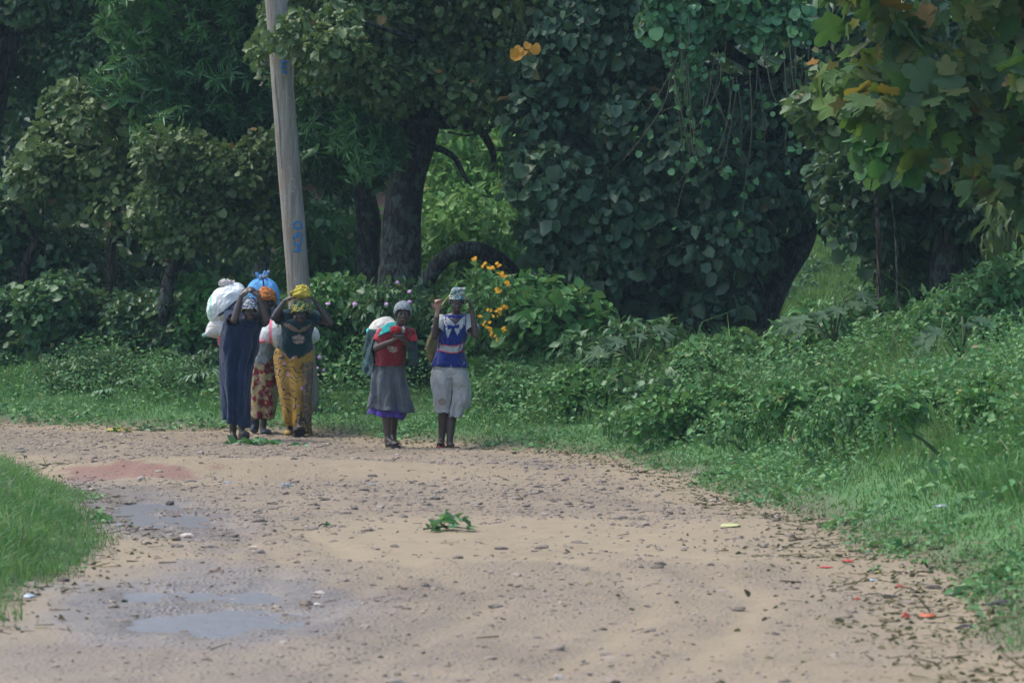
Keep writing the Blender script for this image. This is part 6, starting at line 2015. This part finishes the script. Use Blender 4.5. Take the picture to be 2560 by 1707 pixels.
# a strip of split wood down the left of the shaft and a knot
V, F = tube([pole_c(190) - pb + [-0.075, -0.098, 0], pole_c(300) - pb + [-0.07, -0.104, 0], pole_c(420) - pb + [-0.078, -0.098, 0]], [0.006, 0.012, 0.005], 8, 0.05, 0.4)
ob('wood_split', mk_mesh('wood_split', V, F, None, True), M_POLE, pole)
V, F = tube([pole_c(125) - pb + [0.105, -0.05, 0], pole_c(170) - pb + [0.122, -0.045, 0], pole_c(215) - pb + [0.112, -0.05, 0]], [0.008, 0.022, 0.006], 10, 0.03, 0.3)
ob('wood_split', mk_mesh('wood_split', V, F, None, True), M_POLE, pole)
M_BLUEP = plain('blue_paint', (0.02, 0.16, 0.38), 0.7, 0.2, 0.35, 50)
def stroke(name, pix, w=0.014):
    """paint stroke lying on the round front of the pole; pix are photograph pixels"""
    P = []
    q = catmull([(a, b) for a, b in pix], 5)
    for a, b in q:
        c = pole_c(b)
        X = (a - 1280) / 9600.0 * YP
        dx = np.clip(X - c[0], -0.118, 0.118)
        rr = 0.127 + 0.003
        P.append(np.array([c[0] + dx, c[1] - math.sqrt(rr * rr - dx * dx), c[2]]))
    P = np.array(P) - pb
    T = unit(np.gradient(P, axis=0))
    V = []; n = len(P)
    for i in range(n):
        nrm = np.array([P[i][0] + pb[0] - pole_c(0)[0] * 0, 0, 0])
        c = pole_c(q[i][1]) - pb
        nr = P[i] - c; nr[2] = 0; nr /= np.linalg.norm(nr)
        s_ = np.cross(T[i], nr); s_ /= np.linalg.norm(s_)
        ww = w * (0.8 + 0.3 * math.sin(i * 1.7))
        for k in (-1, -0.5, 0, 0.5, 1):
            p = P[i] + s_ * ww * k
            r2 = p - c; r2[2] = 0
            p[:2] = c[:2] + r2[:2] / np.linalg.norm(r2) * 0.1315
            V.append(p)
    F = []
    for i in range(n - 1):
        for k in range(4):
            F.append([i * 5 + k, i * 5 + k + 1, i * 5 + 6 + k, i * 5 + 5 + k])
    o = ob(name, mk_mesh(name, np.array(V), [np.array(F)], None, True), M_BLUEP, pole)
    md = o.modifiers.new('t', 'SOLIDIFY'); md.thickness = 0.002; md.offset = 0
    return o
def join_strokes(name, lst, w):
    os_ = [stroke(name, s, w) for s in lst]
    bm = bmesh.new()
    for o in os_:
        bm.from_mesh(o.data)
    me = bpy.data.meshes.new(name); bm.to_mesh(me); bm.free()
    me.materials.append(M_BLUEP)
    for p in me.polygons:
        p.use_smooth = True
    for o in os_:
        bpy.data.objects.remove(o)
    o = ob(name, me, None, pole)
    md = o.modifiers.new('t', 'SOLIDIFY'); md.thickness = 0.002; md.offset = 0
join_strokes('painted_letter_k', [[(735, 627), (745, 627), (756, 626)], [(746, 625), (747, 618), (742, 610), (734, 609)], [(747, 618), (752, 613), (756, 608)]], 0.013)
join_strokes('painted_numeral_three', [[(737, 600), (735, 595), (741, 591), (746, 592), (743, 586), (749, 583), (755, 588), (756, 598), (754, 605)]], 0.012)
join_strokes('painted_letter_d', [[(737, 570), (746, 571), (755, 572)], [(737, 570), (736, 562), (742, 556), (750, 556), (755, 563), (755, 571)]], 0.012)
join_strokes('painted_letter_e', [[(722, 157), (716, 157), (708, 157), (708, 170), (710, 182), (716, 183), (722, 182)], [(709, 169), (718, 169)]], 0.012)
join_strokes('painted_mark', [[(720, 130), (717, 137), (714, 144)]], 0.014)

# pale plastic bag caught on the thin stem on the left
bgp = at(314, 520, 47.6)
pbag = thing('plastic_bag', 'pale torn plastic bag caught beside the thin brown stem on the left', 'bag', tuple(bgp))
sheet('bag_film', [[np.array(p) for p in ((-0.01, 0, 0.115), (0.01, -.02, 0.12), (0.035, 0, 0.118))], [np.array(p) for p in ((-0.03, 0, 0.05), (0.01, -.03, 0.05), (0.045, 0, 0.06))],
                   [np.array(p) for p in ((-0.065, 0, -0.03), (-0.01, -.04, -0.03), (0.045, 0, -0.02))], [np.array(p) for p in ((-0.055, 0, -0.10), (-0.01, -.03, -0.10), (0.045, 0, -0.085))], [np.array(p) for p in ((-0.05, 0, -0.14), (-0.02, -.02, -0.135), (0.02, 0, -0.09))]],
      cloth('plastic_pale', (0.40, 0.44, 0.48)), pbag, 0.003, 4, 0.03, 2)
# fence wire behind the left bushes
for k, (lab, py) in enumerate([('upper thin wire strung between the dim trees on the left', 650), ('lower thin wire strung between the dim trees on the left', 668)]):
    V, F = tube([at(130, py, 48.8), at(290, py + 2, 48.2), at(460, py + 1, 48.9)], [0.004] * 3, 5, 0.4)
    tag(ob('fence_wire', mk_mesh('fence_wire', V, F, None, True), MB_DEAD), lab, 'wire')

# red-roofed hut glimpsed behind the pole
hx = at(830, 480, 60.0)
hut = thing('hut', 'low pinkish red hut glimpsed through leaves right of the wooden pole', 'hut', (hx[0], 60.0, h1(hx[0], 60.0)))
hb = np.array(hut.location)
def boxm(name, lo, hi, mat, parent, jitter=0):
    lo = np.array(lo, float); hi = np.array(hi, float)
    V = np.array([[lo[0], lo[1], lo[2]], [hi[0], lo[1], lo[2]], [hi[0], hi[1], lo[2]], [lo[0], hi[1], lo[2]], [lo[0], lo[1], hi[2]], [hi[0], lo[1], hi[2]], [hi[0], hi[1], hi[2]], [lo[0], hi[1], hi[2]]])
    F = np.array([[0, 3, 2, 1], [4, 5, 6, 7], [0, 1, 5, 4], [1, 2, 6, 5], [2, 3, 7, 6], [3, 0, 4, 7]])
    return ob(name, mk_mesh(name, V, F), mat, parent)
M_HUTW = plain('hut_mud_plaster', (0.40, 0.20, 0.19), 0.9, 0.1, 0.3, 3)
M_HUTR = plain('hut_roof_rusty', (0.26, 0.12, 0.10), 0.7, 0.3, 0.35, 5)
wz = float(at(830, 450, 60)[2] - hb[2])
boxm('wall', (-1.1, 0, -0.3), (1.1, 2.2, wz), M_HUTW, hut)
Vr = np.array([[-1.4, -0.35, wz - 0.02], [1.4, -0.35, wz - 0.02], [1.4, 2.5, wz + 0.5], [-1.4, 2.5, wz + 0.5], [-1.4, -0.35, wz + 0.04], [1.4, -0.35, wz + 0.04], [1.4, 2.5, wz + 0.56], [-1.4, 2.5, wz + 0.56]])
ob('roof', mk_mesh('roof', Vr, np.array([[0, 3, 2, 1], [4, 5, 6, 7], [0, 1, 5, 4], [1, 2, 6, 5], [2, 3, 7, 6], [3, 0, 4, 7]])), M_HUTR, hut)

# ------------------------------------------------------------------ stones, gravel, litter
def stone_mesh(seed, name='stone'):
    bm = bmesh.new()
    bmesh.ops.create_icosphere(bm, subdivisions=2, radius=1.0)
    for v in bm.verts:
        c = v.co
        n = 1 + 0.45 * (mnoise.noise(c * 1.3 + Vector((seed * 7.1, 0, 0)))) + 0.16 * mnoise.noise(c * 3.5 + Vector((seed, 3, 0)))
        v.co = Vector((c.x * n, c.y * n * 0.85, c.z * n * 0.55))
    me = bpy.data.meshes.new(name); bm.to_mesh(me); bm.free()
    return me
def stone_mat(name, cols):
    t = NT(name)
    oi = t.new('ShaderNodeObjectInfo').outputs['Random']
    f = t.math('FRACT', t.math('ADD', oi, t.attr('rnd')))
    n = len(cols)
    col = t.ramp(f, [(i / (n - 1), c) for i, c in enumerate(cols)])
    g = t.new('ShaderNodeNewGeometry').outputs['Position']
    col = t.mix(t.math('MULTIPLY', t.noise(g, 60.0, 3), 0.5), col, (0.16, 0.13, 0.11))
    t.base(col); t.setp(0.8, 0.3); t.bump(t.noise(g, 90.0, 4), 0.6, 0.006)
    return t.m
M_ST = stone_mat('road_stone', [(0.13, 0.10, 0.075), (0.23, 0.185, 0.135), (0.18, 0.145, 0.11), (0.31, 0.255, 0.20), (0.20, 0.145, 0.11), (0.35, 0.30, 0.24)])
M_STD = stone_mat('dark_stone', [(0.05, 0.042, 0.038), (0.085, 0.07, 0.06)])
M_STB = stone_mat('blue_grey_stone', [(0.16, 0.21, 0.24), (0.22, 0.27, 0.29)])
M_STP = stone_mat('pale_stone', [(0.50, 0.44, 0.36), (0.56, 0.50, 0.44)])
SM = [stone_mesh(i) for i in range(6)]
def put_stone(px, py, wpx, hpx, mat, label, name='stone'):
    g = gp(px, py + hpx * 0.3)
    o = bpy.data.objects.new(name, SM[RNG.integers(6)].copy()); COL.objects.link(o)
    o.data.materials.append(mat)
    s = 9600 / g[1]
    o.scale = (wpx / s / 2, wpx / s / 2, hpx / s / 1.2)
    o.rotation_euler = (0, 0, RNG.random() * 0.6 - 0.3)
    o.location = (g[0], g[1], h1(g[0], g[1]) + hpx / s * 0.25)
    tag(o, label, 'stone')
for a in [(426, 1247, 24, 17, M_STD, 'dark round stone between the two puddles on the left of the road'),
          (1415, 1199, 28, 12, M_STD, 'dark brown stone alone right of the middle of the road'),
          (1055, 1210, 22, 9, M_STD, 'flat dark stone on the gravel below the woman in the red blouse'),
          (933, 1196, 28, 10, M_STD, 'small brown-red clod just above a blue scrap on the gravel'),
          (1190, 1258, 30, 11, M_ST, 'grey stone in the gravel above the bunch of green leaves'),
          (1578, 1275, 32, 9, M_STD, 'flat dark clod on the sandy right half of the road'),
          (1505, 1206, 28, 6, M_STD, 'thin dark clod at the sandy edge of the gravel'),
          (1397, 1682, 24, 24, M_STP, 'pale yellowish stone at the bottom middle of the picture'),
          (716, 1212, 34, 13, M_STB, 'bluish grey flat stone below the sandy hump'),
          (570, 1206, 26, 7, M_STB, 'low bluish stone left of the flat bluish grey stone'),
          (930, 1211, 28, 6, M_STB, 'blue-grey chip under the brown-red clod'),
          (470, 1333, 36, 14, M_STP, 'pale brown half-buried stone beside the left puddle'),
          (298, 1313, 30, 16, M_STB, 'grey stone at the tip of the left grass patch'),
          (250, 1290, 50, 16, M_ST, 'brown stone at the edge of the left grass patch'),
          (800, 1484, 34, 12, M_STP, 'whitish flat stone left of the middle near the bottom'),
          (792, 1504, 30, 9, M_STP, 'lower of the two whitish flat stones near the bottom'),
          (855, 1318, 22, 9, M_STD, 'dark red-brown clod in line with the green leaf bunch'),
          (640, 1357, 26, 6, M_STP, 'pale flat chip on the light sandy area on the left'),
          (80, 1462, 46, 20, M_ST, 'reddish stone at the lower edge of the left grass patch'),
          (160, 1450, 34, 18, M_STD, 'dark clod at the lower edge of the left grass patch'),
          (15, 1548, 20, 14, M_STD, 'black lump touching the left border of the picture'),
          (2335, 1466, 40, 18, M_STD, 'black rounded stone in the litter at the right road edge'),
          (2295, 1458, 50, 12, M_ST, 'pinkish stone leaning on the black rounded stone'),
          (2245, 1352, 22, 15, M_STD, 'dark brown clod standing in the grass on the right'),
          (2375, 1486, 30, 18, M_STP, 'pale tan stone at the grass edge on the right'),
          (910, 1646, 40, 7, M_STD, 'dark flat clod near the bottom left of the middle'),
          (1530, 1640, 60, 10, M_ST, 'long grey clod near the bottom middle'),
          (1805, 1470, 50, 9, M_ST, 'greyish lump on the smooth right part of the road'),
          (1992, 1464, 20, 9, M_STD, 'small dark lump on the right of the road in line with the red litter')]:
    put_stone(*a)

def road_points(n, yr=(16.5, 44)):
    x = -6.5 + 10 * RNG.random(n); y = yr[0] + (yr[1] - yr[0]) * RNG.random(n)
    px = 1280 + 9600 * x / y
    d = edge_dist(x, y)
    k = (d < 0.05) & (px > -150) & (px < 2700)
    return x[k], y[k], d[k]
x, y, d = road_points(44000)
s_, r_, w_ = masks(x, y, d)
dens = np.clip(1.05 - s_ * 0.95, 0.03, 1) * (0.35 + 1.3 * np.clip(0.5 + fbm(x * 0.9, y * 0.6, 55, 3), 0, 1))
dens *= np.where(y < 24, 0.6, 1.0)
k = RNG.random(len(x)) < dens
x, y, d = x[k], y[k], d[k]
sz = 0.0065 * np.exp(0.55 * RNG.normal(size=len(x))) * np.where(y > 24.5, 1.35, 1.0)
sz = np.clip(sz, 0.003, 0.034)
order = np.argsort(-(sz / y))
big = order[:300]
for i in big:
    o = bpy.data.objects.new('stone', SM[i % 6] if SM[i % 6].materials else SM[i % 6])
    if not o.data.materials:
        o.data.materials.append(M_ST)
    COL.objects.link(o)
    s = float(sz[i]) * 1.15
    o.scale = (s * (1 + .5 * RNG.random()), s, s * (0.7 + .5 * RNG.random())); o.rotation_euler = (0, 0, 6.28 * RNG.random())
    o.location = (float(x[i]), float(y[i]), h1(x[i], y[i]) + s * 0.25)
    tag(o, 'small brownish stone loose on the dirt road', 'stone', 'loose stones on the road')
rest = order[300:]
bm = bmesh.new(); bmesh.ops.create_icosphere(bm, subdivisions=1, radius=1.0)
bv = np.array([v.co[:] for v in bm.verts]); bf = np.array([[v.index for v in f.verts] for f in bm.faces]); bm.free()
# coarser pebbles: an octahedron-like cut is enough at this size
ov = np.array([[1, 0, 0], [0, 1, 0], [-1, 0, 0], [0, -1, 0], [0, 0, 1], [.6, .6, .55], [-.6, .6, .5], [-.6, -.6, .55], [.6, -.6, .5]], float)
of = np.array([[0, 5, 8], [5, 0, 1], [1, 6, 5], [6, 1, 2], [2, 7, 6], [7, 2, 3], [3, 8, 7], [8, 3, 0], [4, 5, 6], [4, 6, 7], [4, 7, 8], [4, 8, 5]])
n = len(rest); X, Y_, S_ = x[rest], y[rest], sz[rest]
Z_ = H(X, Y_)
jit = 1 + 0.35 * RNG.normal(size=(n, len(ov), 3)) * 0.6
a = RNG.random(n) * 6.28; ca, sa = np.cos(a)[:, None], np.sin(a)[:, None]
vv = ov[None] * jit * np.stack([1 + .5 * RNG.random(n), np.ones(n), 0.75 * np.ones(n)], 1)[:, None, :]
vx = vv[:, :, 0] * ca - vv[:, :, 1] * sa; vy = vv[:, :, 0] * sa + vv[:, :, 1] * ca
VV = np.stack([X[:, None] + vx * S_[:, None], Y_[:, None] + vy * S_[:, None], Z_[:, None] + 0.006 + vv[:, :, 2] * S_[:, None]], 2).reshape(-1, 3)
FF = (of[None] + (np.arange(n) * len(ov))[:, None, None]).reshape(-1, 3)
o = ob('gravel', mk_mesh('gravel', VV, FF, {'rnd': np.repeat(RNG.random(n), len(ov))}), M_ST)
tag(o, 'fine brown gravel scattered over the dirt road', 'gravel'); o['kind'] = 'stuff'

# dry leaves, twigs and soil crumbs along the road edge
def litter():
    n = 60000
    x = -7 + 11 * RNG.random(n); y = 16.8 + 28 * RNG.random(n)
    d = edge_dist(x, y)
    pr = np.exp(-(d / np.where((y < 25) & (x > 0), 0.45, 0.27)) ** 2) + 0.012 * (d < 0)
    pr *= np.where((x < -1) & (y < 38), 0.5, 1.0) * np.where((y < 26) & (x > 0), 2.2, 1.0)
    k = (RNG.random(n) < pr) & (np.abs(1280 + 9600 * x / y - 1280) < 1450)
    x, y, d = x[k], y[k], d[k]
    n = len(x); z = H(x, y) + 0.012
    P = np.stack([x, y, z], 1)
    A = unit(RNG.normal(size=(n, 3)) * np.array([1, 1, 0.15])); N = unit(np.array([0, 0, 1.0]) + 0.45 * RNG.normal(size=(n, 3)))
    half = RNG.random(n) < 0.5
    L = Leaves(); L.add(P[half], A[half], N[half], 0.02 + 0.035 * RNG.random(half.sum()))
    ML = leaf_mat('dry_leaf', [(0.035, 0.027, 0.02), (0.08, 0.06, 0.04), (0.15, 0.11, 0.075), (0.28, 0.22, 0.15)], None, 0.0, 0.8, 0.15, 0.1)
    o = L.build(None, T_OVATE, ML, 0, name='leaf_litter')
    tag(o, 'dry brown leaves strewn where the road meets the grass', 'leaf litter'); o['kind'] = 'stuff'
    L = Leaves(); h = ~half; L.add(P[h], A[h], N[h], 0.05 + 0.09 * RNG.random(h.sum()) ** 2)
    tw_ = (np.array([[-0.02, 0, 0], [0.02, 0, 0], [0.0, 0, 0.035], [-0.012, 1, 0], [0.012, 1, 0], [0.0, 1, 0.02]]), np.array([[0, 2, 5], [0, 5, 3], [1, 4, 5], [1, 5, 2]]))
    o = L.build(None, tw_, ML, 0, name='twig_litter')
    tag(o, 'small dry twigs and straw along the edge of the road', 'twigs'); o['kind'] = 'stuff'
litter()

def leaf_bunch(label, px, py, w, n, size, mats, name='leafy_branch', cat='branch', hgt=0.06, dark_stem=True, tm=None):
    g = gp(px, py); b = np.array([g[0], g[1], h1(g[0], g[1])])
    t = thing(name, label, cat, tuple(b))
    W_ = w / 9600 * g[1]
    V, F = tube([b + [-W_ * .5, 0, .015], b + [-W_ * .1, .02, .03], b + [W_ * .45, 0, .02]], [0.007, 0.006, 0.003], 6, 0.03)
    ob('stem', mk_mesh('stem', V - b, F, None, True), M_STD if dark_stem else MB_STEM, t)
    for k, mt in enumerate(mats):
        L = Leaves()
        m = n // len(mats)
        q = RNG.random(m)
        P = b + np.stack([(q - 0.42) * W_ * 0.85, 0.05 * RNG.normal(size=m), hgt * RNG.random(m) * np.sin(np.clip(q, .1, .9) * 3.14) + .012], 1)
        A = unit(np.stack([RNG.normal(size=m) + .2, RNG.normal(size=m), 0.5 * RNG.random(m)], 1)); N = unit(np.array([0, -0.35, 0.8]) + 0.5 * RNG.normal(size=(m, 3)))
        L.add(P, A, N, size * (0.7 + 0.6 * RNG.random(m)))
        L.build(t, tm or T_OVATE, mt, m, base=b)
leaf_bunch('bunch of fresh green leaves lying alone in the middle of the road', 1120, 1333, 125, 46, 0.075, [ML_FRESH, ML_VINE], hgt=0.10)
leaf_bunch('cut leafy branch lying in front of the feet of the woman in navy', 620, 1110, 150, 44, 0.10, [ML_VINE, ML_FRESH], dark_stem=False, hgt=0.06)
leaf_bunch('pale green leafy sprig at the far road edge left of the women', 385, 1079, 90, 26, 0.08, [ML_SILVER, ML_VINE], dark_stem=False, hgt=0.06)
leaf_bunch('sprig with yellow leaves at the far road edge on the left', 295, 1082, 60, 16, 0.09, [leaf_mat('leaf_yellow', [(0.5, 0.34, 0.05), (0.55, 0.42, 0.08)]), ML_FRESH], dark_stem=False, hgt=0.05)
leaf_bunch('tiny green scraps on the road below the woman in the yellow skirt', 742, 1117, 50, 8, 0.06, [ML_VINE], dark_stem=False, hgt=0.02)
leaf_bunch('single dark green leaf scrap left of the dark red clod', 808, 1320, 22, 6, 0.06, [ML_LANCE], hgt=0.03)
leaf_bunch('yellow-green leaf piece at the tip of the left grass patch', 245, 1306, 60, 10, 0.09, [ML_FRESH], dark_stem=False, hgt=0.03)
leaf_bunch('green sprig among litter at the right edge of the road', 2185, 1436, 34, 10, 0.035, [ML_FRESH], dark_stem=False, hgt=0.04)

def scrap(label, px, py, w, h, mat, name='litter_scrap', cat='litter', seed=1):
    g = gp(px, py + h * 0.5); s = 9600 / g[1]
    b = np.array([g[0], g[1], h1(g[0], g[1]) + 0.008])
    wx = w / s / 2; hz = h / s
    n = 7
    V = []; F = []
    for i in range(n):
        for j in range(n):
            u = i / (n - 1) * 2 - 1; v = j / (n - 1) * 2 - 1
            sh = 1 - 0.35 * abs(u * v)
            V.append([u * wx * sh, v * wx * 0.7 * sh, hz * (0.5 + 0.9 * float(vn(u * 1.7 + seed * 3.1, v * 1.7, seed))) * (1 - 0.5 * max(abs(u), abs(v)) ** 2)])
    for i in range(n - 1):
        for j in range(n - 1):
            F.append([i * n + j, (i + 1) * n + j, (i + 1) * n + j + 1, i * n + j + 1])
    o = ob(name, mk_mesh(name, np.array(V), [np.array(F)], None, False), mat, None, tuple(b))
    md = o.modifiers.new('t', 'SOLIDIFY'); md.thickness = 0.003
    tag(o, label, cat)
M_REDP = plain('red_petal_litter', (0.52, 0.06, 0.035), 0.5, 0.4, 0.3, 40)
M_ORP = plain('orange_red_litter', (0.60, 0.16, 0.06), 0.5, 0.4, 0.5, 30)
M_BLK = plain('black_rubbish', (0.03, 0.028, 0.028), 0.6, 0.3, 0.4, 30)
M_GRYP = plain('grey_plastic', (0.28, 0.32, 0.34), 0.4, 0.4, 0.2, 20)
M_PEEL = plain('pale_husk', (0.46, 0.45, 0.20), 0.6, 0.3, 0.2, 30)
M_WHB = plain('bluish_plastic', (0.30, 0.38, 0.44), 0.35, 0.4, 0.2, 20)
for i, a in enumerate([(2119, 1418, 32, 9, M_REDP, 'flat red scrap, the topmost of the red litter on the right'),
          (2066, 1427, 40, 4, M_REDP, 'thin dark red strip left of the topmost red scrap'),
          (2250, 1462, 30, 10, M_REDP, 'red scrap beside the pinkish stone on the right edge'),
          (2143, 1497, 18, 10, M_REDP, 'small bright red crumpled scrap on the sandy right side'),
          (2264, 1540, 24, 18, M_REDP, 'round red crumpled scrap, left one of the lowest pair'),
          (2320, 1538, 46, 17, M_ORP, 'orange and red crumpled scrap, right one of the lowest pair'),
          (2180, 1443, 28, 9, M_WHB, 'pale grey stone-like plastic scrap right of the topmost red scrap'),
          (2500, 1535, 80, 22, M_BLK, 'long black rag lying in the grass near the lower right border'),
          (2355, 1350, 50, 22, M_GRYP, 'greyish purple plastic scrap in the grass on the right'),
          (2225, 1487, 44, 12, M_BLK, 'dark blue-black scrap below the red scrap by the pinkish stone'),
          (1826, 1332, 54, 12, M_PEEL, 'pale yellow-green husk lying on the sandy right side of the road'),
          (2410, 1565, 50, 20, M_BLK, 'dark clod of debris below the orange and red scrap'),
          (75, 1488, 36, 12, M_WHB, 'bluish plastic scrap at the lower edge of the left grass patch'),
          (1677, 1277 - 60, 18, 4, M_BLK, 'short black twig-like scrap at the grass edge'),
          (1738, 1193, 18, 12, plain('beige_scrap', (0.42, 0.34, 0.27)), 'beige scrap at the verge right of the gravel')]):
    scrap(a[5], a[0], a[1], a[2], a[3], a[4], seed=i + 1)
